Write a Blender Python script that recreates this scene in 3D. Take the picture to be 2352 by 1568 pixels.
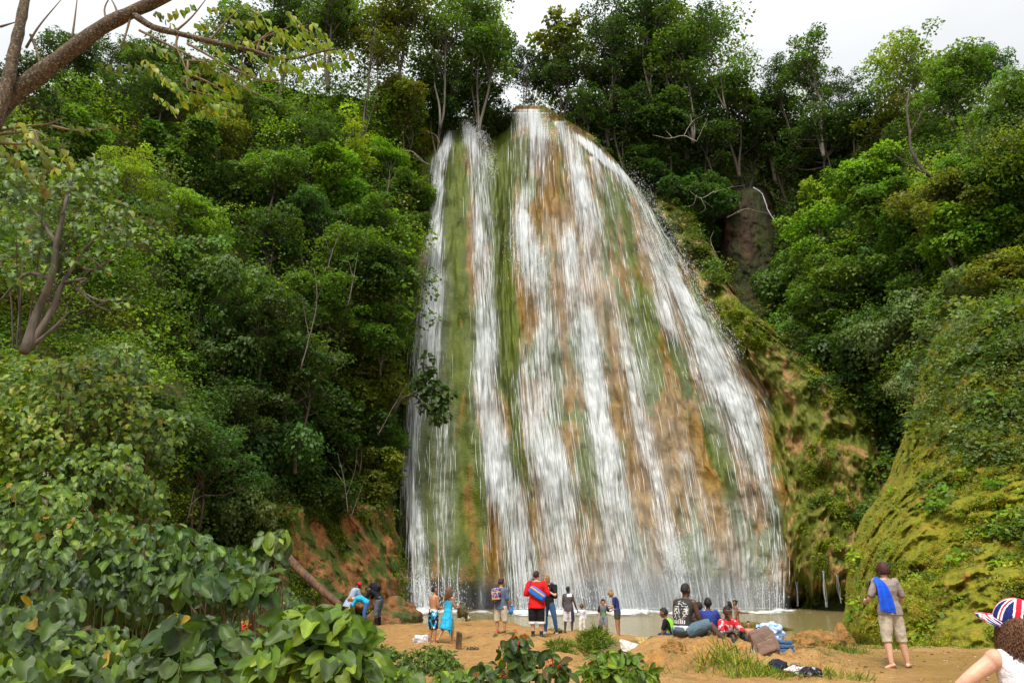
import bpy, bmesh, math, random
import numpy as np
from mathutils import Vector, Matrix
for _o in list(bpy.data.objects): bpy.data.objects.remove(_o)
SC = bpy.context.scene
COL = SC.collection
R = math.radians
random.seed(7); RNG = np.random.RandomState(7)

# ------------------------------------------------------------ camera, sky, sun, exposure
PITCH = R(18.4); FPX = 1589.0; CAMZ = 2.3
cam_data = bpy.data.cameras.new('camera'); cam = bpy.data.objects.new('camera', cam_data)
COL.objects.link(cam); SC.camera = cam
cam.location = (0, 0, CAMZ); cam.rotation_euler = (R(90) + PITCH, 0, 0)
cam_data.sensor_width = 36.0; cam_data.sensor_fit = 'HORIZONTAL'; cam_data.lens = FPX / 2352 * 36
cam_data.clip_end = 3000; cam_data.clip_start = 0.05

W = bpy.data.worlds.new('World'); SC.world = W; W.use_nodes = True
SUN_EL, SUN_AZ = R(58), R(200)          # azimuth measured clockwise from +Y: behind the camera, a little left
nt = W.node_tree; nt.nodes.clear()
sky = nt.nodes.new('ShaderNodeTexSky'); sky.sky_type = 'NISHITA'; sky.sun_disc = False
sky.sun_elevation = SUN_EL; sky.sun_rotation = SUN_AZ; sky.air_density = 1.0; sky.dust_density = 4.0; sky.ozone_density = 1.0
hsv = nt.nodes.new('ShaderNodeHueSaturation'); hsv.inputs['Saturation'].default_value = 0.10
tc = nt.nodes.new('ShaderNodeTexCoord'); nz = nt.nodes.new('ShaderNodeTexNoise')
mp = nt.nodes.new('ShaderNodeMapping'); mp.inputs['Scale'].default_value = (1, 1, 2.5)
nz.inputs['Scale'].default_value = 2.2; nz.inputs['Detail'].default_value = 4
rmp = nt.nodes.new('ShaderNodeMapRange'); rmp.inputs['From Min'].default_value = 0.3; rmp.inputs['From Max'].default_value = 0.7
rmp.inputs['To Min'].default_value = 0.86; rmp.inputs['To Max'].default_value = 1.12
cmx = nt.nodes.new('ShaderNodeMix'); cmx.data_type = 'RGBA'; cmx.blend_type = 'MIX'; cmx.inputs['Factor'].default_value = 0.6
cmx.inputs[7].default_value = (9.0, 9.3, 9.5, 1)      # even overcast veil over the clear sky
vm = nt.nodes.new('ShaderNodeVectorMath'); vm.operation = 'SCALE'
# overcast sky: brighter overhead than near the horizon
sxyz = nt.nodes.new('ShaderNodeSeparateXYZ'); pw = nt.nodes.new('ShaderNodeMath'); pw.operation = 'POWER'; pw.inputs[1].default_value = 4.0; pw.use_clamp = True
ma = nt.nodes.new('ShaderNodeMath'); ma.operation = 'MULTIPLY_ADD'; ma.inputs[1].default_value = 1.2; ma.inputs[2].default_value = 0.62
mm = nt.nodes.new('ShaderNodeMath'); mm.operation = 'MULTIPLY'
bg = nt.nodes.new('ShaderNodeBackground'); bg.inputs['Strength'].default_value = 0.12
wo = nt.nodes.new('ShaderNodeOutputWorld')
L = nt.links.new
L(tc.outputs['Generated'], mp.inputs['Vector']); L(mp.outputs[0], nz.inputs['Vector'])
L(sky.outputs[0], hsv.inputs['Color']); L(hsv.outputs[0], cmx.inputs[6]); L(cmx.outputs[2], vm.inputs[0])
L(nz.outputs['Fac'], rmp.inputs['Value']); L(tc.outputs['Generated'], sxyz.inputs[0]); L(sxyz.outputs[2], pw.inputs[0]); L(pw.outputs[0], ma.inputs[0]); L(ma.outputs[0], mm.inputs[0]); L(rmp.outputs[0], mm.inputs[1]); L(mm.outputs[0], vm.inputs['Scale'])
L(vm.outputs[0], bg.inputs['Color']); L(bg.outputs[0], wo.inputs['Surface'])

sun_d = bpy.data.lights.new('sun', 'SUN'); sun_d.energy = 2.2; sun_d.angle = R(14); sun_d.color = (1, 0.96, 0.88)
sun = bpy.data.objects.new('sun', sun_d); COL.objects.link(sun)
_sd = Vector((math.sin(SUN_AZ) * math.cos(SUN_EL), math.cos(SUN_AZ) * math.cos(SUN_EL), math.sin(SUN_EL)))
sun.rotation_euler = _sd.to_track_quat('Z', 'Y').to_euler(); sun.location = (0, -20, 60)
SC.view_settings.view_transform = 'Standard'; SC.view_settings.look = 'None'
SC.view_settings.exposure = 0.75; SC.view_settings.gamma = 1; SC.view_settings.use_curve_mapping = False
SC.cycles.max_bounces = 8; SC.cycles.transparent_max_bounces = 24
SC.cycles.diffuse_bounces = 3; SC.cycles.glossy_bounces = 2

# ------------------------------------------------------------ camera geometry helpers (photo pixels of a 2352 x 1568 view)
CP, SP = math.cos(PITCH), math.sin(PITCH)
def rays(px, py):
    x = (np.asarray(px, float) - 1176) / FPX; y = -(np.asarray(py, float) - 784) / FPX
    fy = CP - y * SP; fz = SP + y * CP
    return x / fy, fz / fy
def atn(px, py, d):
    rx, rz = rays(px, py); d = np.asarray(d, float)
    return np.stack([rx * d, d + 0 * rx, CAMZ + rz * d], -1)
def at(px, py, d): return Vector(atn(px, py, d))
def topx(P):
    P = np.asarray(P, float); x, y, z = P[..., 0], P[..., 1], P[..., 2] - CAMZ
    dep = y * CP + z * SP; up = -y * SP + z * CP
    return 1176 + FPX * x / dep, 784 - FPX * up / dep

# ------------------------------------------------------------ numpy noise
def _hash(ix, iy, iz, s):
    h = (ix * 374761393 + iy * 668265263 + iz * 2147483647 + s * 1274126177).astype(np.int64) & 0xffffffff
    h = ((h ^ (h >> 13)) * 1274126177) & 0xffffffff
    h = h ^ (h >> 16)
    return (h & 0xffff) / 65535.0
def vnoise(x, y, z=0, s=0):
    x, y, z = np.broadcast_arrays(np.asarray(x, float), np.asarray(y, float), np.asarray(z, float))
    ix, iy, iz = np.floor(x).astype(np.int64), np.floor(y).astype(np.int64), np.floor(z).astype(np.int64)
    fx, fy, fz = x - ix, y - iy, z - iz
    fx, fy, fz = [f * f * (3 - 2 * f) for f in (fx, fy, fz)]
    r = 0
    for dx in (0, 1):
        for dy in (0, 1):
            for dz in (0, 1):
                w = (fx if dx else 1 - fx) * (fy if dy else 1 - fy) * (fz if dz else 1 - fz)
                r = r + w * _hash(ix + dx, iy + dy, iz + dz, s)
    return r * 2 - 1
def fbm(x, y, z=0, s=0, o=4, g=0.5):
    a, t, r = 1.0, 0, 0
    for k in range(o):
        r = r + a * vnoise(np.asarray(x) * 2**k, np.asarray(y) * 2**k, np.asarray(z) * 2**k, s + k); t += a; a *= g
    return r / t
def sstep(a, b, x):
    t = np.clip((x - a) / (b - a), 0, 1); return t * t * (3 - 2 * t)
def idw(pts, vals, q, p=3.0, eps=1e-6):
    """inverse-distance interpolation, q (N,2)"""
    out = np.zeros(len(q)); pts = np.asarray(pts, float); vals = np.asarray(vals, float)
    for i in range(0, len(q), 20000):
        d2 = ((q[i:i+20000, None, :] - pts[None]) ** 2).sum(-1) + eps
        w = d2 ** (-p / 2); out[i:i+20000] = (w * vals).sum(1) / w.sum(1)
    return out
def inpoly(px, py, poly):
    px = np.asarray(px, float); py = np.asarray(py, float); c = np.zeros(px.shape, bool); n = len(poly)
    for i in range(n):
        x1, y1 = poly[i]; x2, y2 = poly[(i + 1) % n]
        if y1 == y2: continue
        c ^= ((y1 > py) != (y2 > py)) & (px < (x2 - x1) * (py - y1) / (y2 - y1) + x1)
    return c

# ------------------------------------------------------------ objects
def tag(o, label=None, cat=None, group=None, kind=None):
    if label: o['label'] = label
    if cat: o['category'] = cat
    if group: o['group'] = group
    if kind: o['kind'] = kind
    return o
def link(name, me, mat=None, parent=None):
    o = bpy.data.objects.new(name, me); COL.objects.link(o)
    if parent is not None: o.parent = parent
    if mat is not None and me is not None: me.materials.append(mat)
    return o
def empty(name, loc=(0, 0, 0), rz=0, label=None, cat=None, group=None):
    o = bpy.data.objects.new(name, None); COL.objects.link(o); o.location = loc; o.rotation_euler = (0, 0, rz)
    o.empty_display_size = 0.2
    return tag(o, label, cat, group)
def mesh_np(name, V, faces, smooth=True, uv=None, tint=None, attrs=None):
    """faces: (N,k) int array or list of such arrays; uv per vertex; tint per vertex rgb"""
    if isinstance(faces, np.ndarray): faces = [faces]
    me = bpy.data.meshes.new(name); V = np.asarray(V, np.float32)
    me.vertices.add(len(V)); me.vertices.foreach_set('co', V.ravel())
    li = np.concatenate([f.ravel() for f in faces]).astype(np.int32)
    sz = np.concatenate([np.full(len(f), f.shape[1]) for f in faces]).astype(np.int32)
    st = np.concatenate([[0], np.cumsum(sz)[:-1]]).astype(np.int32)
    me.loops.add(len(li)); me.loops.foreach_set('vertex_index', li)
    me.polygons.add(len(sz)); me.polygons.foreach_set('loop_start', st); me.polygons.foreach_set('loop_total', sz)
    if smooth: me.polygons.foreach_set('use_smooth', np.ones(len(sz), bool))
    me.update(calc_edges=True)
    if uv is not None:
        l = me.uv_layers.new(name='UVMap'); l.data.foreach_set('uv', np.asarray(uv, np.float32)[li].ravel())
    if tint is not None:
        a = me.color_attributes.new('tint', 'FLOAT_COLOR', 'POINT')
        c = np.ones((len(V), 4), np.float32); c[:, :3] = tint; a.data.foreach_set('color', c.ravel())
    for k, v in (attrs or {}).items():
        a = me.attributes.new(k, 'FLOAT', 'POINT'); a.data.foreach_set('value', np.asarray(v, np.float32))
    return me
def grid_faces(nu, nv):
    i, j = np.meshgrid(np.arange(nu - 1), np.arange(nv - 1), indexing='ij')
    a = (i * nv + j).ravel(); return np.stack([a, a + nv, a + nv + 1, a + 1], 1)
def cat_parts(parts):
    """join (V, [faces]) tuples"""
    Vs, Fs, n = [], {}, 0
    for V, fl in parts:
        Vs.append(V)
        for f in (fl if isinstance(fl, list) else [fl]):
            Fs.setdefault(f.shape[1], []).append(f + n)
        n += len(V)
    return np.concatenate(Vs), [np.concatenate(v) for v in Fs.values()]
def tube(pts, rad, n=7, jitter=0.0, cap=True):
    """tapered tube through pts -> (V, faces)"""
    P = np.asarray(pts, float); m = len(P); rad = np.broadcast_to(np.asarray(rad, float), (m,))
    T = np.gradient(P, axis=0); T /= np.linalg.norm(T, axis=1)[:, None] + 1e-9
    up = np.array([0.13, 0.21, 0.97]) if abs(T[:, 2]).mean() < 0.85 else np.array([0.95, 0.3, 0.1])
    X = np.cross(T, up); X /= np.linalg.norm(X, axis=1)[:, None] + 1e-9; Y = np.cross(T, X)
    a = np.arange(n) * 2 * math.pi / n
    rr = rad[:, None] * (1 + jitter * RNG.uniform(-1, 1, (m, n)))
    V = P[:, None, :] + rr[..., None] * (np.cos(a)[None, :, None] * X[:, None] + np.sin(a)[None, :, None] * Y[:, None])
    V = V.reshape(-1, 3); i, j = np.meshgrid(np.arange(m - 1), np.arange(n), indexing='ij')
    a0 = (i * n + j).ravel(); a1 = (i * n + (j + 1) % n).ravel()
    F = np.stack([a0, a1, a1 + n, a0 + n], 1)
    if cap:
        V = np.concatenate([V, P[:1], P[-1:]]); c0, c1 = len(V) - 2, len(V) - 1; j = np.arange(n); e = (m - 1) * n
        T3 = np.concatenate([np.stack([(j + 1) % n, j, np.full(n, c0)], 1), np.stack([e + j, e + (j + 1) % n, np.full(n, c1)], 1)])
        return V, [F, T3]
    return V, [F]
def smooth_path(pts, n=20):
    P = np.asarray(pts, float)
    P = np.concatenate([2 * P[:1] - P[1:2], P, 2 * P[-1:] - P[-2:-1]]); out = []
    k = len(P) - 3
    for t in np.linspace(0, k - 1e-6, n):
        i = int(t); u = t - i; a, b, c, d = P[i:i+4]
        out.append(0.5 * ((2 * b) + (-a + c) * u + (2*a - 5*b + 4*c - d) * u*u + (-a + 3*b - 3*c + d) * u**3))
    return np.array(out)

# ------------------------------------------------------------ materials
class NB:
    def __init__(s, name):
        s.m = bpy.data.materials.new(name); s.m.use_nodes = True; s.t = s.m.node_tree; s.t.nodes.clear()
        s.out = s.n('OutputMaterial')
    def n(s, kind, **kw):
        nd = s.t.nodes.new('ShaderNode' + kind)
        for k, v in kw.items():
            if k in nd.inputs.keys(): nd.inputs[k].default_value = v
            else: setattr(nd, k, v)
        return nd
    def l(s, a, b): s.t.links.new(a, b)
    def ramp(s, src, stops, mode='LINEAR'):
        r = s.n('ValToRGB'); r.color_ramp.interpolation = mode; e = r.color_ramp.elements
        while len(e) < len(stops): e.new(0.5)
        for q, (p, c) in zip(e, stops):
            q.position = p; q.color = (c, c, c, 1) if isinstance(c, (int, float)) else (*c, 1)
        s.l(src, r.inputs[0]); return r.outputs[0]
    def mix(s, f, a, b, mode='MIX'):
        m = s.n('Mix', data_type='RGBA', blend_type=mode)
        for src, i in ((f, 0), (a, 6), (b, 7)):
            if isinstance(src, (int, float)): m.inputs[i].default_value = src if i == 0 else (src,) * 3 + (1,)
            elif isinstance(src, tuple): m.inputs[i].default_value = (*src, 1)
            else: s.l(src, m.inputs[i])
        return m.outputs[2]
    def math(s, op, a, b=None, c=None):
        m = s.n('Math', operation=op)
        for i, v in enumerate((a, b, c)):
            if v is None: continue
            if isinstance(v, (int, float)): m.inputs[i].default_value = v
            else: s.l(v, m.inputs[i])
        return m.outputs[0]
    def noise(s, scale, detail=4, vec=None, dist=0.0, rough=0.55):
        x = s.n('TexNoise'); x.inputs['Scale'].default_value = scale; x.inputs['Detail'].default_value = detail
        x.inputs['Distortion'].default_value = dist; x.inputs['Roughness'].default_value = rough
        if vec is not None: s.l(vec, x.inputs['Vector'])
        return x.outputs['Fac']
    def coord(s, scale=(1, 1, 1), out='Object', loc=(0, 0, 0)):
        t = s.n('TexCoord'); m = s.n('Mapping'); m.inputs['Scale'].default_value = scale; m.inputs['Location'].default_value = loc
        s.l(t.outputs[out], m.inputs[0]); return m.outputs[0]
    def bump(s, h, strength=0.5, dist=0.05):
        b = s.n('Bump'); b.inputs['Strength'].default_value = strength; b.inputs['Distance'].default_value = dist
        s.l(h, b.inputs['Height']); return b.outputs[0]
    def pbr(s, col, rough=0.7, bump=None, spec=0.4, **kw):
        p = s.n('BsdfPrincipled')
        if isinstance(col, tuple): p.inputs['Base Color'].default_value = (*col, 1)
        else: s.l(col, p.inputs['Base Color'])
        if isinstance(rough, (int, float)): p.inputs['Roughness'].default_value = rough
        else: s.l(rough, p.inputs['Roughness'])
        p.inputs['Specular IOR Level'].default_value = spec
        if bump is not None: s.l(bump, p.inputs['Normal'])
        for k, v in kw.items(): p.inputs[k].default_value = v
        s.l(p.outputs[0], s.out.inputs[0]); return p

def leaf_mat(name, rough=0.5, trans=0.42, spec=0.25):
    b = NB(name); a = b.n('Attribute', attribute_name='tint'); oi = b.n('ObjectInfo')
    c = b.mix(1.0, a.outputs['Color'], oi.outputs['Color'], 'MULTIPLY'); c = b.mix(1.0, c, (0.98, 1.04, 0.70), 'MULTIPLY')
    nz = b.noise(9.0, 2, b.coord()); c = b.mix(1.0, c, b.ramp(nz, [(0.3, 0.7), (0.7, 1.25)]), 'MULTIPLY')
    p = b.pbr(c, rough, spec=spec)
    t = b.n('BsdfTranslucent'); b.l(b.mix(1.0, c, (1.5, 1.5, 0.7), 'MULTIPLY'), t.inputs[0])
    m = b.n('MixShader'); m.inputs[0].default_value = trans
    b.l(p.outputs[0], m.inputs[1]); b.l(t.outputs[0], m.inputs[2]); b.l(m.outputs[0], b.out.inputs[0])
    return b.m
def bark_mat(name, c1, c2, scale=6, lichen=None):
    b = NB(name); v = b.coord((1, 1, 0.35)); n = b.noise(scale, 5, v); c = b.ramp(n, [(0.35, c1), (0.65, c2)])
    if lichen: c = b.mix(b.ramp(b.noise(scale * 1.7, 3, b.coord()), [(0.56, 0.0), (0.62, 0.9)]), c, lichen)
    b.pbr(c, 0.85, b.bump(b.noise(scale * 4, 4, v), 0.6, 0.02)); return b.m
def flat_mat(name, col, rough=0.7, var=0.25, scale=12, bs=0.3, spec=0.3, **kw):
    b = NB(name); n = b.noise(scale, 4, b.coord())
    c = b.mix(1.0, col, b.ramp(n, [(0.25, 1 - var), (0.75, 1 + var)]), 'MULTIPLY')
    b.pbr(c, rough, b.bump(b.noise(scale * 3, 3, b.coord()), bs, 0.01), spec=spec, **kw); return b.m
M_LEAF = leaf_mat('leaf_green'); M_LEAFN = leaf_mat('leaf_near', 0.45, 0.28, 0.28)
M_BARK = bark_mat('bark_dark', (0.05, 0.035, 0.025), (0.13, 0.1, 0.07))
M_BARKM = bark_mat('bark_mid', (0.07, 0.055, 0.04), (0.18, 0.145, 0.11))
M_BARKP = bark_mat('bark_pale', (0.22, 0.18, 0.13), (0.42, 0.37, 0.3))
M_BARKL = bark_mat('bark_lichen', (0.03, 0.018, 0.01), (0.11, 0.065, 0.035), 14, (0.30, 0.26, 0.15))
M_STEM = flat_mat('stem_green', (0.13, 0.16, 0.05), 0.6)
M_STEMB = flat_mat('stem_brown', (0.16, 0.1, 0.05), 0.7)
# ============================================================ HILLS (terrain behind everything)
HC = [(-400,1500,6),(-400,800,10),(-400,200,16),(0,1450,10),(0,1000,15),(0,600,21),(0,200,30),
 (300,1450,16),(300,1000,24),(300,600,32),(300,200,44),(600,1420,35),(600,1200,37),(600,800,38),(600,400,48),(600,150,57),
 (850,1400,47),(850,1100,49),(850,700,47),(850,300,56),(940,1400,48),(960,900,53),(1000,300,60),
 (1200,1400,53),(1200,800,58),(1200,260,62),(1500,1400,54),(1500,400,64),(1500,200,66),(1700,600,66),(1750,400,70),
 (1800,1300,52),(1800,900,58),(2000,1400,46),(2000,1000,50),(2000,600,54),(2000,250,62),
 (2200,1300,33),(2200,900,37),(2200,500,43),(2200,200,50),(2352,1300,24),(2352,800,28),(2352,300,36),
 (2750,1300,15),(2750,600,19),(2750,200,26)]
_hp = np.array([(a, b) for a, b, c in HC], float); _hv = np.array([c for a, b, c in HC], float)
def hdepth(px, py):
    q = np.stack([np.ravel(px), np.ravel(py)], 1).astype(float)
    return idw(_hp, _hv, q, 3.0, 400).reshape(np.shape(px))
TOPX = [-400, 0, 150, 400, 600, 900, 1010, 1110, 1180, 1270, 1400, 1800, 2000, 2150, 2352, 2750]
TOPY = [250, 230, 190, 190, 190, 240, 290, 290, 262, 275, 270, 330, 300, 280, 230, 200]
def soil_mat():
    b = NB('soil_forest'); v = b.coord(); n = b.noise(0.5, 6, v)
    c = b.ramp(n, [(0.3, (0.02, 0.028, 0.008)), (0.5, (0.045, 0.06, 0.015)), (0.62, (0.09, 0.065, 0.025)), (0.75, (0.05, 0.085, 0.015))])
    b.pbr(c, 0.95, b.bump(b.noise(3, 5, v), 0.8, 0.3), spec=0.1); return b.m
def rock_mat(name, ochre=(0.36, 0.2, 0.075), moss=(0.085, 0.12, 0.008), dark=(0.035, 0.03, 0.018), mossiness=0.5, stretch=0.25, scale=0.55, wet=0.55, pink=0.3, base_dark=0.0, attr=False):
    b = NB(name); v = b.coord((1, 1, stretch)); v2 = b.coord()
    n1 = b.noise(scale, 6, v, 0.6); n2 = b.noise(scale * 5, 5, v); n3 = b.noise(scale * 0.8, 4, v2); n4 = b.noise(scale * 2.2, 6, v, 1.0)
    c = b.mix(b.ramp(n2, [(0.3, 0.0), (0.7, 1.0)]), tuple(x * 0.5 for x in ochre), tuple(min(1, x * 1.15) for x in ochre))
    c = b.mix(b.ramp(n3, [(0.58, 0.0), (0.72, pink)]), c, (0.5, 0.2, 0.09))
    yel = tuple(min(1, a) for a in (moss[0] * 1.9, moss[1] * 1.5, moss[2] * 1.2))
    mc = b.mix(b.ramp(n2, [(0.35, 0.0), (0.7, 1.0)]), moss, yel)
    lo = 0.62 - mossiness * 0.34
    mn = b.math('ADD', n1, b.math('MULTIPLY', b.n('Attribute', attribute_name='mossy').outputs['Fac'], 0.22)) if attr else n1
    c = b.mix(b.ramp(mn, [(lo - 0.03, 0.0), (lo + 0.05, 1.0)]), c, mc)
    c = b.mix(b.ramp(n4, [(0.60, 0.0), (0.72, 0.85)]), c, dark)
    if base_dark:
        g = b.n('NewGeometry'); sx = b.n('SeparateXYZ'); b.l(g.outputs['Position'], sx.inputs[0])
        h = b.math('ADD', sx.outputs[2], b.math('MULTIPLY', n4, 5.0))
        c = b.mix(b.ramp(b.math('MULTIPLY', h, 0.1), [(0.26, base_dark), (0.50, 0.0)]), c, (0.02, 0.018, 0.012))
    b.pbr(c, wet, b.bump(b.mix(0.5, n2, b.noise(scale * 16, 4, v2)), 0.9, 0.25), spec=0.35); return b.m
M_SOIL = soil_mat()
def build_hills():
    nx, ny = 300, 170
    xs = np.linspace(-420, 2760, nx); v = np.linspace(0, 1, ny)
    ty = np.interp(xs, TOPX, TOPY)
    PX = np.repeat(xs[:, None], ny, 1); PY = ty[:, None] + (1500 - ty[:, None]) * v[None]
    D = hdepth(PX, PY)
    s_ = np.interp(PX, [900, 960, 1700, 1860], [0, 1, 1, 0]); D += 7 * s_ * sstep(150, 330, PY)
    P = atn(PX, PY, D)
    P[..., 1] += fbm(P[..., 0] * 0.25, P[..., 2] * 0.25, 0, 3, 5) * 1.6
    # plateau running back from the rim so that the hill has a top
    back = []
    for k, (dy, dz) in enumerate([(4, 0.8), (12, 2.5), (40, 3), (120, -2)]):
        q = P[:, 0].copy(); q[:, 1] += dy; q[:, 0] *= 1 + dy / 70; q[:, 2] += dz; back.append(q)
    G = np.concatenate([np.stack(back[::-1], 1), P], 1)
    me = mesh_np('hills', G.reshape(-1, 3), grid_faces(nx, G.shape[1]))
    tag(link('hills', me, M_SOIL), kind='structure')
build_hills()

# ============================================================ CLIFF of the fall: s across, v down
CT = [(0,(975,345)),(.06,(1000,310)),(.12,(1030,290)),(.2,(1072,283)),(.3,(1120,322)),(.36,(1170,275)),(.40,(1186,260)),(.5,(1250,260)),(.58,(1290,285)),
      (.68,(1362,327)),(.78,(1430,395)),(.86,(1490,470)),(.93,(1530,545)),(1.0,(1570,640))]
CM = [(0,925),(.12,968),(.2,1098),(.3,1158),(.40,1200),(.5,1275),(.58,1350),(.68,1450),(.78,1570),(.86,1655),(.93,1715),(1.0,1760)]
CB = [(0,905),(.12,958),(.2,1130),(.3,1205),(.40,1262),(.5,1350),(.58,1430),(.68,1545),(.78,1670),(.86,1760),(.93,1812),(1.0,1850)]
VB = 1412.0
def cl(pts, s, k=None):
    x = [p[0] for p in pts]; y = [p[1] if k is None else p[1][k] for p in pts]; return np.interp(s, x, y)
def cliff_px(S, V):
    tx, ty = cl(CT, S, 0), cl(CT, S, 1); mx, bx = cl(CM, S), cl(CB, S)
    py = ty + (VB - ty) * V; vm = np.clip((850 - ty) / (VB - ty), 0.15, 0.8)
    S = S
    px = tx * (V - vm) * (V - 1) / vm + mx * V * (V - 1) / (vm * (vm - 1)) + bx * V * (V - vm) / (1 - vm)
    return px, py
def cliff_depth(S, V, px, py):
    d = 46.5 + 9.0 * ((VB - py) / 1150.0) ** 1.15
    d = d + 2.2 * (abs(S - 0.5) * 2) ** 2.5                        # rounded plan: sides fall back
    fl = fbm(S * 16 + 0.6 * fbm(S * 4, V * 3, 0, 5), V * 2.2, 0, 11, 4) * 1.1     # vertical flutes
    led = fbm(S * 7, V * 9, 0, 21, 4) * 0.7                         # bulges and ledges
    fine = fbm(S * 90, V * 34, 0, 31, 3) * 0.20 + (np.abs(fbm(S * 40, V * 10, 0, 35, 3)) - .2) * .5
    top = sstep(0.05, 0.0, V) * 2.5                                 # lip rolls back
    und = sstep(0.93, 0.985, V + 0.02 * fbm(S * 30, 0, 0, 9)) * 2.6           # undercut above the pool
    gully = 1.4 * np.exp(-((S - 0.335) / 0.03) ** 2) * sstep(0.75, 0.3, V)
    return d + fl * 1.0 + led + fine + top + und + gully
def build_cliff():
    nu, nv = 520, 380
    S, V = np.meshgrid(np.linspace(-0.04, 1.04, nu), np.linspace(-0.015, 1.02, nv), indexing='ij')
    px, py = cliff_px(np.clip(S, 0, 1), V); px = px + (S - np.clip(S, 0, 1)) * 900 + 14 * fbm(V * 12, S * 2, 0, 55, 4) * (sstep(.9, 1, S) - sstep(.1, 0, S))
    D = cliff_depth(S, V, px, py); D += sstep(0.0, -0.04, S) * 6 + sstep(1.0, 1.04, S) * 6
    global CLIFF_P; CLIFF_P = atn(px, py, D)
    me = mesh_np('cliff', CLIFF_P.reshape(-1, 3), grid_faces(nu, nv), uv=np.stack([S.ravel(), V.ravel()], 1), attrs={'mossy': (np.exp(-((S - .155) / .035) ** 2) * sstep(.95, .6, V) + np.exp(-((S - .335) / .05) ** 2) * sstep(.7, .4, V) + .6 * np.exp(-((S - .02) / .04) ** 2) + .5 * sstep(.93, 1, S) + .55 * fbm(S * 14, V * 7, 0, 95, 4) - .25).ravel()})
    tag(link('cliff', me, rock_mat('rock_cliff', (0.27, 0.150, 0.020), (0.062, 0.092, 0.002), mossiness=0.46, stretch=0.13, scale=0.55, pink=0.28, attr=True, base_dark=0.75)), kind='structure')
build_cliff()

# ============================================================ WATERFALL
ST = {  # y: (left, right, density)
 's1': [(300,1022,1040,.7),(330,1012,1036,.8),(370,988,1024,.8),(400,990,1012,.95),(440,998,1020,.9),(500,985,1018,.8),(560,975,1020,.8),(640,968,1026,.9),(750,955,1022,.95),(860,945,1014,.8),(940,938,976,.85),(1086,922,956,.85),(1182,934,972,.9),(1302,950,988,.95),(1412,946,992,.8)],
 's1b': [(860,990,1030,.3),(982,996,1044,.55),(1102,1004,1048,.5),(1174,1000,1040,.8),(1242,988,1044,.7),(1342,986,1064,.55),(1412,986,1068,.45)],
 's2': [(284,1062,1082,.7),(300,1062,1096,1),(330,1066,1112,.9),(360,1076,1126,.8),(437,1078,1130,.75),(550,1082,1138,.85),(685,1083,1134,.8),(820,1083,1148,.95),(862,1082,1140,.8),(982,1088,1164,.9),(1060,1096,1180,.95),(1102,1106,1194,1),(1182,1140,1214,.9),(1302,1166,1244,.75),(1412,1180,1256,.65)],
 's2b': [(870,1100,1150,.4),(1000,1106,1120,.7),(1150,1112,1124,.55),(1260,1104,1116,.4),(1400,1102,1110,.5)],
 's3': [(256,1184,1240,1),(303,1182,1262,.8),(415,1177,1267,.55),(480,1177,1210,.8),(527,1177,1236,1),(595,1182,1267,.8),(680,1210,1275,.6),(730,1226,1285,.75),(800,1200,1285,.7),(865,1177,1294,.7),(982,1190,1290,.7),(1022,1202,1302,.85),(1102,1222,1342,.85),(1222,1242,1350,.65),(1302,1250,1356,.6),(1412,1254,1358,.65)],
 's4': [(284,1272,1300,.9),(310,1280,1330,.9),(370,1290,1352,.9),(440,1300,1375,.85),(505,1308,1393,.8),(600,1316,1380,.65),(685,1320,1366,.8),(780,1326,1380,.85),(865,1336,1393,.9),(942,1350,1398,1),(1042,1364,1438,.95),(1182,1374,1468,.85),(1342,1386,1498,.7),(1412,1388,1504,.7)],
 's4c': [(500,1250,1300,.5),(560,1281,1335,.95),(640,1290,1345,.7),(760,1300,1352,.6),(865,1330,1360,.4)],
 's4b': [(600,1390,1420,.3),(685,1400,1430,.5),(820,1424,1470,.75),(932,1446,1490,.75),(982,1454,1502,.85),(1102,1492,1526,.95),(1222,1518,1558,.9),(1322,1534,1580,.7),(1412,1540,1584,.6)],
 's5': [(300,1292,1318,.8),(330,1330,1366,1),(365,1375,1404,1),(405,1425,1446,1),(450,1462,1482,.95),(520,1480,1520,.7),(600,1500,1556,.7),(640,1520,1572,.9),(730,1550,1632,.95),(842,1590,1700,.95),(900,1630,1742,1),(942,1665,1752,1),(1014,1702,1754,.9),(1082,1730,1774,.7),(1182,1758,1796,.6),(1302,1778,1806,.6),(1412,1782,1806,.65)],
 's5b': [(383,1408,1430,.8),(430,1400,1470,.45),(505,1450,1506,.6),(541,1456,1537,.75),(640,1483,1580,.6),(730,1500,1560,.7),(842,1582,1620,.6),(942,1640,1700,.6),(1082,1690,1740,.45),(1200,1700,1740,.3)],
 's6': [(1080,1560,1580,.2),(1162,1602,1642,.6),(1210,1596,1620,.6),(1382,1602,1630,.6),(1412,1602,1632,.55)],
 's7': [(1150,1660,1700,.5),(1250,1680,1720,.35),(1412,1690,1730,.3)],
 's8': [(1040,1560,1590,.5),(1120,1576,1596,.4),(1300,1640,1660,.2)],
 's9': [(365,1350,1376,.7),(470,1392,1420,.5),(600,1420,1446,.4),(760,1462,1480,.5),(900,1480,1500,.4)],
 's10': [(940,1225,1240,.6),(1100,1262,1276,.5),(1250,1290,1306,.6),(1412,1300,1340,.6)],
 's11': [(1180,1132,1142,.3),(1250,1146,1158,.5),(1340,1160,1172,.3)],
}
def fibre(S, V): return .0050 * fbm(S * 11, V * 5, 0, 141, 3) + .0016 * fbm(S * 45, V * 14, 0, 145, 2)
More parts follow.
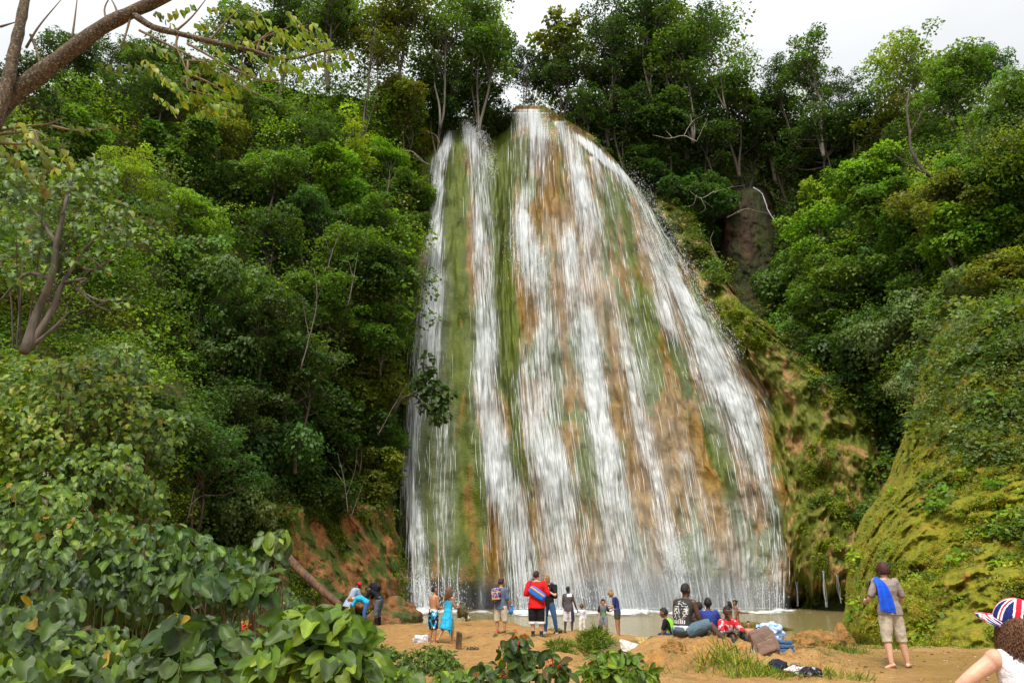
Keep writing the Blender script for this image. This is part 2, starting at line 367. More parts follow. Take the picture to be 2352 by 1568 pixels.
def water_density(px, py):
    wob = 7 * fbm(px * 0.02, py * 0.008, 0, 77, 3)
    d = np.zeros(px.shape)
    for k, L_ in ST.items():
        y = [a[0] for a in L_]; l = np.interp(py, y, [a[1] for a in L_]); r = np.interp(py, y, [a[2] for a in L_]); a = np.interp(py, y, [a[3] for a in L_])
        inside = (py >= y[0] - 6) & (py <= y[-1] + 6); c = (l + r) / 2; w = (r - l) / 2 + 5
        t = (px + wob - c) / w; prof = np.exp(-(np.abs(t) ** 3) * 1.1) * a * inside
        prof *= sstep(y[0] - 8, y[0] + 6, py) if y[0] > 480 else 1
        d = np.maximum(d, prof)
    return d
def water_mat(name, su, sv, k=1.0, fine=1.0):
    b = NB(name); uv = b.n('UVMap'); fl = b.n('Attribute', attribute_name='flow').outputs['Fac']
    def mp(sc, loc=(0, 0, 0)):
        m = b.n('Mapping'); m.inputs['Scale'].default_value = sc; m.inputs['Location'].default_value = loc; b.l(uv.outputs[0], m.inputs[0]); return m.outputs[0]
    n1 = b.noise(1, 3, mp((su, sv, 1)), 0.3, 0.6); n2 = b.noise(1, 3, mp((su * 3.1, sv * 5, 1), (3, 1, 0)), 0.2, 0.7); n3 = b.noise(1, 2, mp((su * 5, sv * 14, 1), (7, 1, 0)), 0, 0.8)
    nn = b.math('ADD', b.math('MULTIPLY', n1, 0.54), b.math('ADD', b.math('MULTIPLY', n2, 0.33), b.math('MULTIPLY', n3, 0.13)))
    # coverage: threshold of the strand noise falls where more water runs
    th = b.math('SUBTRACT', 0.655, b.math('MULTIPLY', fl, 0.36))
    a = b.n('MapRange', interpolation_type='SMOOTHSTEP'); b.l(nn, a.inputs['Value'])
    b.l(th, a.inputs['From Min']); b.l(b.math('ADD', th, 0.17), a.inputs['From Max']); a.inputs['To Max'].default_value = k
    vl = b.n('Attribute', attribute_name='veil').outputs['Fac']
    soft = b.math('MULTIPLY', vl, b.ramp(nn, [(0.32, 0.25), (0.62, 1.0)]))
    aa = b.math('MAXIMUM', a.outputs[0], soft)
    dif = b.n('BsdfPrincipled', Roughness=0.35); b.l(b.ramp(n2, [(0.3, (0.66, 0.69, 0.70)), (0.7, (0.86, 0.88, 0.88))]), dif.inputs['Base Color'])
    b.l(b.bump(nn, 0.5, 0.2), dif.inputs['Normal'])
    tl = b.n('BsdfTranslucent'); tl.inputs[0].default_value = (0.8, 0.82, 0.83, 1)
    w = b.n('MixShader'); w.inputs[0].default_value = 0.3; b.l(dif.outputs[0], w.inputs[1]); b.l(tl.outputs[0], w.inputs[2])
    t = b.n('BsdfTransparent'); m = b.n('MixShader'); b.l(aa, m.inputs[0]); b.l(t.outputs[0], m.inputs[1]); b.l(w.outputs[0], m.inputs[2])
    b.l(m.outputs[0], b.out.inputs[0]); return b.m
def build_water():
    wf = empty('waterfall', at(1300, 1400, 44), label='tall white waterfall fanning into many streams down the mossy ochre cliff', cat='waterfall')
    for k, (off, su, sv, kk, veil) in enumerate([(0.35, 200, 3.2, 0.78, 0.30), (0.9, 290, 5, 0.74, 0.02)]):
        nu, nv = 760, 420
        S, V = np.meshgrid(np.linspace(-0.03, 1.03, nu), np.linspace(-0.012, 1.0, nv), indexing='ij')
        px, py = cliff_px(np.clip(S, 0, 1), V); px = px + (S - np.clip(S, 0, 1)) * 900
        # water leaves the undercut and drops straight: depth without the undercut term
        D = cliff_depth(S, np.minimum(V, 0.92), px, py)
        den = water_density(px, py) * (.93 + .40 * fbm(S * 26, V * 9, 0, 151, 3))
        D = D - off - den * 0.5 * (1 + 0.6 * fbm(S * 60, V * 8, k, 41, 3)) - 0.4 * sstep(0.9, 1, V)
        inner = sstep(0.37, 0.42, S) * sstep(0.93, 0.84, S) * sstep(0.10, 0.3, V)
        inner = np.maximum(inner, sstep(0.0, 0.06, S) * sstep(0.2, 0.1, S) * 0.5 * sstep(.1, .3, V))
        vv = veil * inner * (0.9 + 0.9 * fbm(S * 9, V * 2.5, 0, 51 + k, 3)) * (0.75 + 0.5 * V)
        if k == 0: vv += 0.30 * inner * sstep(0.86, 1.0, V)        # spray near the pool
        if k == 1: vv = vv * 0
        flow = np.clip(np.maximum(den * (0.97 if k == 0 else 0.88), vv) - 0.02, 0, 1.1)
        P = atn(px, py, D)
        soft = np.clip(inner * (0.17 + 0.40 * fbm(S * 14, V * 3, 0, 91, 4)) * (0.7 + 0.6 * V) + 0.30 * inner * sstep(0.72, 1.0, V) * sstep(0.35, 0.6, S) + den * 0.30, 0, 0.85) * (k == 0)
        keep = flow > 0.03; F = grid_faces(nu, nv); kf = keep.ravel()[F].any(1); F = F[kf]
        used = np.unique(F); remap = np.full(nu * nv, -1); remap[used] = np.arange(len(used))
        Pl = P.reshape(-1, 3)[used] - np.array(wf.location)
        me = mesh_np('fall', Pl, remap[F], uv=np.stack([(S + fibre(S, V)).ravel(), V.ravel()], 1)[used], attrs={'flow': flow.ravel()[used], 'veil': soft.ravel()[used]})
        link('falling_sheet' if k == 0 else 'white_strands', me, water_mat('white_water_%d' % k, su, sv, kk), wf)
    # thousands of single threads of falling water, each a thin ribbon following the flow
    rs = np.random.RandomState(5); n0 = 60000; cs, cv = rs.uniform(0, 1, n0), rs.uniform(0, .97, n0); px, py = cliff_px(cs, cv); den = water_density(px, py)
    inner = sstep(.37, .42, cs) * sstep(.95, .86, cs) * sstep(.08, .3, cv) + sstep(.06, .1, cs) * sstep(.17, .13, cs) * sstep(.15, .3, cv)
    ok = rs.uniform(0, 1, n0) < np.clip(.22 * den ** 1.8 + .022 * inner, 0, 1); cs, cv = cs[ok], cv[ok]; n = len(cs); m = 12
    ln = rs.uniform(.01, .07, n) * (.6 + .8 * cv); t = np.linspace(0, 1, m)[None]; VV = np.clip(cv[:, None] + ln[:, None] * t, 0, 1.0)
    SS = cs[:, None] + .0005 * np.sin(t * 4 + rs.uniform(0, 6, (n, 1))) + rs.normal(0, .0009, (n, 1)) * t; SS = SS - fibre(SS, VV) + fibre(SS[:, :1], VV[:, :1]); PX, PY = cliff_px(np.clip(SS, 0, 1), VV)
    D = cliff_depth(SS, np.minimum(VV, .92), PX, PY) - 1.15 - rs.uniform(0, .5, (n, 1)) - .4 * sstep(.9, 1, VV); P = atn(PX, PY, D) - np.array(wf.location)
    w = (rs.uniform(.003, .014, (n, 1)) * np.sin(np.clip(t * .96 + .03, 0, 1) * math.pi) ** .6)[..., None]; o = np.array([1., -.25, 0])
    Vt = np.concatenate([P - w * o, P + w * o, P - np.array([0, 1, 0]) * w * .7], 1).reshape(-1, 3); k = np.arange(n)[:, None] * 3 * m; i = np.arange(m - 1)[None]; F = []
    for a_, b_ in ((0, 2), (2, 1)): F.append(np.stack([k + i + a_ * m, k + i + 1 + a_ * m, k + i + 1 + b_ * m, k + i + b_ * m], -1).reshape(-1, 4))
    b = NB('water_threads'); p_ = b.pbr((0.80, 0.82, 0.83), 0.3); tl = b.n('BsdfTranslucent'); tl.inputs[0].default_value = (.8, .82, .83, 1); mx = b.n('MixShader'); mx.inputs[0].default_value = .35
    b.l(p_.outputs[0], mx.inputs[1]); b.l(tl.outputs[0], mx.inputs[2]); b.l(mx.outputs[0], b.out.inputs[0])
    o_ = link('water_threads', mesh_np('water_threads', Vt, np.concatenate(F)), b.m, wf); o_['kind'] = 'stuff'; print('threads', n)
    # loose droplets thrown off the right edge, over the lips and along the foot
    N = 26000; cx = []
    def seg(pts, n, sx, sy, doff):
        pts = np.array(pts, float); t = RNG.uniform(0, len(pts) - 1.001, n); i = t.astype(int); u = (t - i)[:, None]
        q = pts[i] * (1 - u) + pts[i + 1] * u; q = q + RNG.normal(0, 1, (n, 2)) * (sx, sy); return np.c_[q, np.full(n, doff)]
    cx.append(seg([(1440,400),(1490,460),(1530,530),(1565,600),(1600,660),(1650,740),(1700,820)], 2200, 11, 12, 1))
    cx.append(seg([(1450,420),(1520,560),(1570,640)], 1300, 24, 20, 1))
    cx.append(seg([(1186,262),(1240,260),(1262,320)], 1500, 10, 12, 1)); cx.append(seg([(1070,290),(1110,320),(1130,400)], 1700, 9, 10, 1))
    cx.append(seg([(1190,540),(1240,620)], 1600, 22, 30, 1)); cx.append(seg([(950,1330),(990,1390),(1060,1390)], 1500, 16, 34, 1))
    cx.append(seg([(1180,1370),(1300,1370),(1500,1370),(1800,1370)], 2600, 10, 30, 1)); cx.append(seg([(1540,1250),(1570,1340)], 1300, 14, 30, 1))
    Q = np.concatenate(cx); ys = np.clip(Q[:, 1], 260, 1396)
    D = 46.0 + 9.0 * ((VB - ys) / 1150.0) ** 1.15 - RNG.uniform(0.6, 2.2, len(Q))
    P = atn(Q[:, 0], ys, D) - np.array(wf.location); r = RNG.uniform(0.006, 0.018, len(Q))[:, None]; el = RNG.uniform(1, 5, len(Q))[:, None]
    o = np.array([[1, 0, 0], [0, 1, 0], [-1, 0, 0], [0, -1, 0]], float)
    V = np.concatenate([(P[:, None] + o[None] * r[:, None]).reshape(-1, 3), P + np.array([0, 0, 1]) * r * el, P - np.array([0, 0, 1]) * r * el]); n = len(P)
    a = np.arange(n); F = []
    for k in range(4):
        p0 = a * 4 + k; p1 = a * 4 + (k + 1) % 4; F.append(np.stack([p0, p1, n * 4 + a], 1)); F.append(np.stack([p1, p0, n * 5 + a], 1))
    b = NB('water_drops'); b.pbr((0.85, 0.87, 0.88), 0.2)
    o = link('spray', mesh_np('spray', V, np.concatenate(F), smooth=True), b.m, wf); o['kind'] = 'stuff'
build_water()

# ============================================================ pool
def pool():
    b = NB('pool_water'); v = b.coord((1, 2.2, 1)); n = b.noise(1.3, 5, v, 0.4)
    g = b.n('NewGeometry')
    c = b.ramp(b.noise(0.25, 3, b.coord()), [(0.3, (0.23, 0.185, 0.075)), (0.7, (0.29, 0.23, 0.09))])
    b.pbr(c, 0.13, b.bump(b.mix(0.35, n, b.noise(5, 3, v)), 0.35, 0.12), spec=0.5)
    xs = np.r_[np.linspace(-45, 2, 30), np.linspace(2.5, 10, 26), np.linspace(11, 50, 25)]; ys = np.r_[np.linspace(15, 30, 52), np.linspace(31, 62, 32)]; X, Y = np.meshgrid(xs, ys, indexing='ij')
    Vw = np.stack([X, Y, X * 0], -1).reshape(-1, 3); Fw = grid_faces(len(xs), len(ys)); cx = Vw[Fw].mean(1); Fw = Fw[~((cx[:, 1] < 26.4) & (cx[:, 0] < 5.7))]
    me = mesh_np('water', Vw, Fw); tag(link('water', me, b.m), kind='structure')
    # churned foam where the streams land
    b = NB('foam'); n = b.noise(1.6, 6, b.coord((1, 1, 1)), 0.8, 0.7); fl = b.n('Attribute', attribute_name='flow').outputs['Fac']
    a = b.ramp(b.math('ADD', n, b.math('SUBTRACT', fl, 0.5)), [(0.42, 0.0), (0.62, 0.92)])
    p = b.pbr((0.78, 0.79, 0.76), 0.5, b.bump(n, 0.6, 0.1)); t = b.n('BsdfTransparent'); m = b.n('MixShader')
    b.l(a, m.inputs[0]); b.l(t.outputs[0], m.inputs[1]); b.l(p.outputs[0], m.inputs[2]); b.l(m.outputs[0], b.out.inputs[0])
    # radial strip along the base
    px = np.linspace(920, 1925, 300); w = np.linspace(0, 1, 24); PX, Wd = np.meshgrid(px, w, indexing='ij')
    base = 45.6 + 2.2 * np.abs((PX - 1350) / 600) ** 2.5
    den = water_density(px, np.full(px.shape, 1400.0)); den = np.convolve(den, np.ones(9) / 9, 'same')[:, None]
    den = np.maximum(den, 0.25 * (PX > 1180) * (PX < 1830))
    D = base - 0.9 + 2.5 * (1 - Wd) - Wd * 5.5 + 0.5
    rx, rz = rays(PX, 1400.0 + 0 * PX); P = np.stack([rx * D, D, 0.012 + 0.22 * den * np.sin(Wd * 3.14) ** 2 * (1 + fbm(PX * .08, Wd * 6, 0, 6, 3)) + 0 * D], -1)
    fl = (0.36 + 0.62 * den + .25 * fbm(PX * .03, Wd * 3, 0, 8, 3)) * np.sin(np.clip(Wd * .85 + .12, 0, 1) * math.pi) ** 0.7
    me = mesh_np('foam', P.reshape(-1, 3), grid_faces(300, 24), attrs={'flow': fl.ravel()}); tag(link('foam', me, b.m), kind='stuff')
pool()

# ============================================================ GROUND: sand bank, mound, mud flat
GP = []   # (x, y, z)
def gp(px, py, d): p = at(px, py, d); GP.append(tuple(p))
for x in (-14, -7, 0, 7, 14):
    for y in (-6, -2, 1): GP.append((x, y, 0.68))
for a in [(992,1477,24.3),(1022,1476,24.3),(1150,1457,25),(1235,1462,21.6),(1265,1455,22.3),(1308,1450,25.7),(1335,1452,26.5),(1388,1452,27),(1420,1461,27.2),
          (860,1434,29.4),(800,1437,29.5),(1052,1485,23),(1087,1493,21.6),(970,1478,22.8),(900,1450,27.5),(1040,1430,29.5),(1120,1427,29.5),(1190,1442,27),
          (1300,1568,15),(1100,1540,17),(950,1540,19),(900,1500,21),(800,1470,26),(700,1480,20),(600,1530,15),(1250,1500,19),
          (1540,1497,13.2),(1520,1530,12.2),(1460,1560,12.5),(1600,1500,13),(1600,1568,10.5),(1700,1568,10.3),(1560,1568,10.8),
          (1660,1462,14.2),(1700,1496,13.8),(1760,1500,13.4),(1800,1495,13.4),(1850,1490,13.8),(1890,1462,15),(1930,1500,14.6),(1760,1550,11),(1850,1560,10.8),
          (2000,1500,15),(2060,1530,12.8),(2080,1535,12.6),(2200,1500,15),(2300,1500,15),(2100,1568,10.8),(2300,1568,10.8),(2450,1500,15),(2450,1568,10),
          (2000,1482,18),(2150,1484,17.5),(1440,1497,23.4),(1450,1520,22),(1460,1550,20),(1400,1530,20)]: gp(*a)
for a in [(4.3,25.3,-.25),(5.1,25,-.25),(3.7,24.5,-.2),(-3,17,.15),(-2,20,.14),(-5,18,.2),(-4,22,.12),(-1,14,.2),(-4,14,.3),(0,12,.35)]: GP.append(a)
MOUND = [(1580,1452,14.0),(1640,1456,14.0)]
for a in MOUND: gp(*a)
for a in [(-9.5,37),(-6,38),(-2.5,33.5),(0,33),(2,31),(4.5,30.5),(7,30),(4,27.9+1.2),(9,26),(10,22),(5.6,19),(7.5,18.5),(9,19),(12,21),(14,24),(6.3,22.5),(7.2,24),(3,34),(14,30),(20,30),(6,26)]:
    GP.append((a[0], a[1], -0.35))
for x in range(-40, 45, 8): GP.append((x, 44, -0.8)); GP.append((x, 60, -1.0))
for x in (-40, -30, -22): 
    for y in (5, 15, 25, 35): GP.append((x, y, 1.5))
for x in (-15,): 
    for y in (28, 33): GP.append((x, y, 0.6))
for y in (10, 16): GP.append((-9, y, 0.6)); GP.append((-5, y, 0.45)); GP.append((12, y, 0.72)); GP.append((20, y, 0.9)); GP.append((30, y, 1.5))
for y in (5, 8): GP.append((-5, y, 0.6)); GP.append((0, y, 0.6)); GP.append((4, y, 0.68)); GP.append((10, y, 0.7))
_g = np.array(GP)
def gz(x, y):
    q = np.stack([np.ravel(x), np.ravel(y)], 1).astype(float)
    return idw(_g[:, :2], _g[:, 2], q, 3.6, 0.05).reshape(np.shape(x))
def gdetail(X, Y):
    d = 0.08 * fbm(X * 0.9, Y * 0.9, 0, 61, 4) + 0.035 * fbm(X * 4, Y * 4, 0, 66, 4)
    mnd = np.exp(-(((X - 4.4) / 2.6) ** 2 + ((Y - 12.9) / 1.5) ** 2))
    d += mnd * (0.26 * fbm(X * 1.8, Y * 1.8, 0, 71, 4) + 0.26 * np.abs(fbm(X * 3.5, Y * 3.5, 0, 75, 4)) + .10 * fbm(X * 9, Y * 9, 0, 79, 3) - .08)
    flat = sstep(4.6, 6.2, X) * sstep(15.5, 14, Y)
    return d * (1 - 0.85 * flat)
def ground_z(x, y): return float(gz(np.array([x]), np.array([y]))[0] + gdetail(np.array([x]), np.array([y]))[0])
def build_ground():
    xs = np.concatenate([np.linspace(-45, -16, 30)[:-1], np.linspace(-16, 14, 420), np.linspace(14, 45, 30)[1:]])
    ys = np.concatenate([np.linspace(-8, 8, 30)[:-1], np.linspace(8, 34, 400), np.linspace(34, 62, 30)[1:]])
    X, Y = np.meshgrid(xs, ys, indexing='ij'); Z = gz(X, Y) + gdetail(X, Y)
    me = mesh_np('ground', np.stack([X, Y, Z], -1).reshape(-1, 3), grid_faces(len(xs), len(ys)))
    b = NB('sand_mud'); v = b.coord(); n1 = b.noise(0.5, 6, v); n2 = b.noise(6, 5, v); n3 = b.noise(1.6, 6, v, 0.5)
    c = b.ramp(n1, [(0.3, (0.27, 0.135, 0.035)), (0.55, (0.36, 0.20, 0.065)), (0.75, (0.31, 0.145, 0.035))])
    c = b.mix(1.0, c, b.ramp(n2, [(0.3, 0.75), (0.7, 1.12)]), 'MULTIPLY')
    g = b.n('NewGeometry'); sx = b.n('SeparateXYZ'); b.l(g.outputs['Normal'], sx.inputs[0]); sp = b.n('SeparateXYZ'); b.l(g.outputs['Position'], sp.inputs[0])
    steep = b.ramp(b.math('ADD', sx.outputs[2], b.math('MULTIPLY', n3, 0.25)), [(0.90, 1.0), (1.07, 0.0)])
    c = b.mix(steep, c, b.ramp(n2, [(0.3, (0.22, 0.11, 0.03)), (0.7, (0.45, 0.22, 0.05))]))
    c = b.mix(b.ramp(n3, [(0.60, 0.0), (0.70, 0.75)]), c, (0.11, 0.10, 0.03))
    wetz = b.ramp(b.math('ADD', sp.outputs[2], b.math('MULTIPLY', n3, 0.06)), [(0.02, 1.0), (0.10, 0.0)])
    c = b.mix(wetz, c, (0.17, 0.12, 0.05))
    # the shallow muddy flat at right is wet
    fx = b.ramp(b.math('MULTIPLY', sp.outputs[0], 0.1), [(0.49, 0.0), (0.60, 1.0)]); fy = b.ramp(b.math('MULTIPLY', sp.outputs[1], 0.05), [(0.2, 1.0), (0.74, 1.0), (0.79, 0.0)])
    flat = b.math('MULTIPLY', fx, fy)
    c = b.mix(b.math('MULTIPLY', flat, b.ramp(b.noise(1.1, 5, b.coord((0.5, 2.5, 1)), 1.0), [(0.4, 0.25), (0.6, 0.9)])), c, (0.25, 0.145, 0.04))
    rough = b.math('SUBTRACT', 0.9, b.math('MULTIPLY', b.math('MAXIMUM', wetz, flat), 0.55))
    h = b.math('ADD', b.math('MULTIPLY', n2, 0.5), b.noise(28, 4, v))
    h = b.math('ADD', h, b.math('MULTIPLY', b.ramp(b.noise(3.2, 3, b.coord(), 0.2), [(0.36, 0.0), (0.46, 1.0)]), 0.9))
    c = b.mix(1.0, c, b.ramp(b.noise(45, 3, v), [(0.35, 0.72), (0.6, 1.08)]), 'MULTIPLY')
    b.pbr(c, rough, b.bump(h, 0.75, 0.05), spec=0.35)
    tag(link('ground', me, b.m), kind='structure')
build_ground()

def pebbles():
    n = 2600; a = RNG.uniform(-7, 9, n); y = RNG.uniform(9, 27, n); ok = (vnoise(a * .7, y * .7, 0, 601) > -.1) & (gz(a, y) > .04); a, y = a[ok], y[ok]; n = len(a); z = gz(a, y) + gdetail(a, y)
    r = RNG.uniform(.008, .035, (n, 1, 1)) * RNG.uniform(.6, 1.2, (n, 1, 3)) * np.array([1, 1, .6]); o = np.array([[1,0,0],[0,1,0],[-1,0,0],[0,-1,0],[.2,.1,1],[-.7,.6,.5],[.6,-.7,.5],[0,0,-1]], float)
    V = (np.stack([a, y, z + .004], 1)[:, None] + o[None] * r).reshape(-1, 3); k = np.arange(n)[:, None, None] * 8; T = np.array([[0,1,4],[1,5,4],[1,2,5],[2,4,5],[2,3,4],[3,6,4],[3,0,6],[0,4,6],[0,7,1],[1,7,2],[2,7,3],[3,7,0]])
    c = np.repeat(np.array([[.30,.17,.07],[.20,.12,.06],[.42,.30,.18],[.10,.07,.04],[.12,.09,.03]])[RNG.randint(0, 5, n)], 8, 0)
    b = NB('pebble'); b.pbr(b.n('Attribute', attribute_name='tint').outputs['Color'], .8); tag(link('pebbles', mesh_np('pebbles', V, (k + T[None]).reshape(-1, 3), tint=c, smooth=False), b.m), kind='stuff')
pebbles()

def mist():
    U, V = np.meshgrid(np.linspace(0, 2 * math.pi, 40, endpoint=False), np.linspace(0, math.pi, 20), indexing='ij')
    parts = []
    for cx, rx, rz, cy, ry in [(5.5, 9.5, 2.6, 44.6, 1.9), (9, 7, 4.6, 45.0, 2.0), (-7.2, 2.6, 1.7, 45.2, 1.6)]:
        b_ = bpy.data.meshes.new('m'); bm = bmesh.new(); bmesh.ops.create_uvsphere(bm, u_segments=32, v_segments=16, radius=1)
        for v in bm.verts: v.co = (cx + v.co.x * rx, cy + v.co.y * ry, .4 + v.co.z * rz)
        bm.to_mesh(b_); bm.free()
        m = bpy.data.materials.new('mist'); m.use_nodes = True; t = m.node_tree; t.nodes.clear(); o = t.nodes.new('ShaderNodeOutputMaterial'); pv = t.nodes.new('ShaderNodeVolumePrincipled')
        pv.inputs['Color'].default_value = (.92, .95, .97, 1); pv.inputs['Density'].default_value = .055; pv.inputs['Anisotropy'].default_value = .2; t.links.new(pv.outputs[0], o.inputs['Volume'])
        b_.name = 'mist'; tag(link('mist', b_, m), kind='stuff')
mist()
# ============================================================ ROCK SHOULDERS beside the fall
SHG = {'cliff': CLIFF_P}
def shoulder(name, edges, dl, dr, mat, bulge=5.0, amp=0.9, nu=220, nv=240, under=0.0, seed=0, pw=4, fr=1.0, groove=0.0):
    """edges: (y, xl, xr); dl / dr: depth down the left / right side as (y, d) lists"""
    y = [e[0] for e in edges]
    U, V = np.meshgrid(np.linspace(0, 1, nu), np.linspace(0, 1, nv), indexing='ij')
    PY = y[0] + (y[-1] - y[0]) * V
    xl = np.interp(PY, y, [e[1] for e in edges]); xr = np.interp(PY, y, [e[2] for e in edges])
    wob = 10 * fbm(V * 9, seed, 0, seed, 3)
    PX = xl + (xr - xl) * U + wob * (np.abs(2 * U - 1) ** 2)
    a = np.interp(PY, [p[0] for p in dl], [p[1] for p in dl]); c = np.interp(PY, [p[0] for p in dr], [p[1] for p in dr])
    D = a + (c - a) * U + bulge * np.abs(2 * U - 1) ** pw + sstep(0.06, 0, V) * bulge
    Q = atn(PX, PY, D) * fr; x, y_, z = Q[..., 0], Q[..., 1], Q[..., 2]
    D += amp * 1.5 * fbm(x * .22, y_ * .22, z * .2, 100 + seed, 4) + amp * .7 * (np.abs(fbm(x * .6, y_ * .6, z * .45, 105 + seed, 4)) * 2 - .4) + amp * .22 * fbm(x * 2.6, y_ * 2.6, z * 2.0, 109 + seed, 4)
    if groove: D += groove * fbm(x * 1.4, y_ * 1.4, z * .25, 115 + seed, 3)
    if under: D += under * sstep(0.90, 0.97, V + 0.03 * fbm(U * 9, 0, 0, seed))
    P = atn(PX, PY, D); SHG[name] = P
    me = mesh_np(name, P.reshape(-1, 3), grid_faces(nu, nv))
    return tag(link(name, me, mat), kind='structure')
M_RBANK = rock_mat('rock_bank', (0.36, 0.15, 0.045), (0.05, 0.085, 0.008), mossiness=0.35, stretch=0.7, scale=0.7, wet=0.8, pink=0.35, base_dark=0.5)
M_RSLOPE = rock_mat('rock_slope', (0.34, 0.20, 0.065), (0.080, 0.105, 0.006), mossiness=0.5, stretch=0.6, scale=0.7, wet=0.6, pink=0.4, base_dark=0.0)
M_DOME = rock_mat('rock_dome', (0.042, 0.024, 0.007), (0.022, 0.028, 0.004), mossiness=0.5, stretch=0.18, scale=0.5, wet=0.8, pink=0.15)
M_SPUR = rock_mat('rock_spur', (0.38, 0.20, 0.03), (0.14, 0.155, 0.005), (0.035, 0.04, 0.012), mossiness=0.75, stretch=0.9, scale=1.0, wet=0.9, pink=0.1)
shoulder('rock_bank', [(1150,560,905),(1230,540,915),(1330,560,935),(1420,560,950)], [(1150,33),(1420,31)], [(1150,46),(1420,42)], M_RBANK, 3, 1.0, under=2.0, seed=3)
shoulder('rock_slope', [(440,1470,1580),(520,1520,1600),(600,1565,1655),(700,1610,1710),(800,1680,1820),(900,1745,1960),(1000,1765,2030),(1150,1790,2050),(1412,1802,1990)],
         [(440,58),(900,50),(1412,47)], [(440,60),(900,46.5),(1412,41)], M_RSLOPE, 3, 1.6, under=3.5, seed=5, groove=0.5)
shoulder('rock_dome', [(418,1700,1716),(422,1682,1738),(432,1668,1755),(455,1655,1772),(500,1645,1795),(620,1635,1830),(800,1640,1840)], [(415,62),(800,60)], [(415,62),(800,60)], M_DOME, 5, 0.55, seed=7, nu=120, nv=140)
shoulder('rock_spur', [(700,2170,2900),(800,2130,2900),(900,2105,2900),(980,2085,2900),(1080,2050,2900),(1180,1985,2900),(1270,1955,2900),(1340,1945,2900),(1400,1942,2900),(1450,1932,2900),(1496,1960,2900)],
         [(700,31),(1000,28),(1300,24),(1496,21)], [(700,20),(1100,15),(1300,13.5),(1496,12.5)], M_SPUR, 7, 0.85, nu=300, fr=1.8, nv=260, seed=9, pw=9)
SPUR_E = [(700,2170),(800,2130),(900,2105),(980,2085),(1080,2050),(1180,1985),(1270,1955),(1340,1945),(1400,1942),(1450,1932),(1496,1960)]
def spur_depth(px, py):
    yy = [e[0] for e in SPUR_E]; xl = np.interp(py, yy, [e[1] for e in SPUR_E]); U = np.clip((px - xl) / (2900 - xl), 0, 1)
    a = np.interp(py, [700, 1000, 1300, 1496], [31, 28, 24, 21]); c = np.interp(py, [700, 1100, 1300, 1496], [20, 15, 13.5, 12.5])
    return a + (c - a) * U + 7 * np.abs(2 * U - 1) ** 9

# ============================================================ LEAVES
def leaf_template(kind):
    if kind == 'far':      # folded diamond, two quads' worth of tone
        V = np.array([(0,0,0),(-.5,.45,.10),(0,1,-.05),(.5,.45,.10)], float); return V, [np.array([(0,1,2,3)])]
    if kind == 'oval':
        V = np.array([(0,0,0),(0,.35,.0),(0,.7,-.04),(0,1,-.17),(-.30,.26,.13),(-.25,.66,.09),(.30,.26,.13),(.25,.66,.09)], float)
        return V, [np.array([(0,1,4,4)])[:, :3], np.array([(0,6,1)]), np.array([(1,2,5,4),(1,6,7,2)]), np.array([(2,3,5),(2,7,3)])]
    if kind == 'heart':
        V = np.array([(0,0,0),(0,.4,.0),(0,.75,-.04),(0,1.05,-.16),(-.20,-.14,.06),(-.44,.10,.15),(-.36,.5,.10),(-.14,.82,-.04),
                      (.20,-.14,.06),(.44,.10,.15),(.36,.5,.10),(.14,.82,-.04)], float)
        return V, [np.array([(0,1,6,5),(1,2,7,6),(0,9,10,1),(1,10,11,2)]), np.array([(0,5,4),(0,8,9),(2,3,7),(2,11,3)])]
    if kind == 'blade':
        V = np.array([(-.04,0,0),(.04,0,0),(-.05,.4,.12),(.05,.4,.12),(-.035,.75,.12),(.035,.75,.12),(0,1,.02)], float)
        return V, [np.array([(0,1,3,2),(2,3,5,4)]), np.array([(4,5,6)])]
    if kind == 'fan':      # palm-like fan of fingers
        V = [(0,0,0)]; F = []
        for k in range(9):
            a = -1.9 + 3.8 * k / 8; w = .06
            V += [(math.sin(a-.12)*.5, math.cos(a-.12)*.5, .05), (math.sin(a)*1., math.cos(a)*1., -.15), (math.sin(a+.12)*.5, math.cos(a+.12)*.5, .05)]
            i = 1 + 3 * k; F.append((0, i, i + 1, i + 2))
        return np.array(V, float), [np.array(F)]
def fine_leaf(heart):
    rows, cols = 9, 5; V = []; sh = []
    for i in range(rows):
        t = i / (rows - 1); w = (.50 * (1 - t) ** .55 * (1 - .15 * t) * min(1, .55 + t * 3.2)) if heart else .27 * math.sin(math.pi * min(1, t * .93 + .05)) ** .75
        if i == rows - 1: w = .004
        for j in range(cols):
            u = j / 2 - 1; back = -.20 * (abs(u) ** 1.5) * max(0, 1 - t * 4) if heart else 0
            V.append((u * w, t + back, .13 * abs(u) ** 1.3 * (1 - t * .6) - .22 * t * t + .03 * math.sin(t * 9 + u * 3))); sh.append(1.28 if j == 2 else 1.0 if j in (0, 4) else .95)
    F = [(i * cols + j, i * cols + j + 1, (i + 1) * cols + j + 1, (i + 1) * cols + j) for i in range(rows - 1) for j in range(cols - 1)]
    return np.array(V, float), [np.array(F)], np.array(sh)
LSH = {}
LT = {k: leaf_template(k) for k in ('far', 'oval', 'heart', 'blade', 'fan')}
for _k, _h in (('heartf', True), ('ovalf', False)): _v, _f, LSH[_k] = fine_leaf(_h); LT[_k] = (_v, _f)
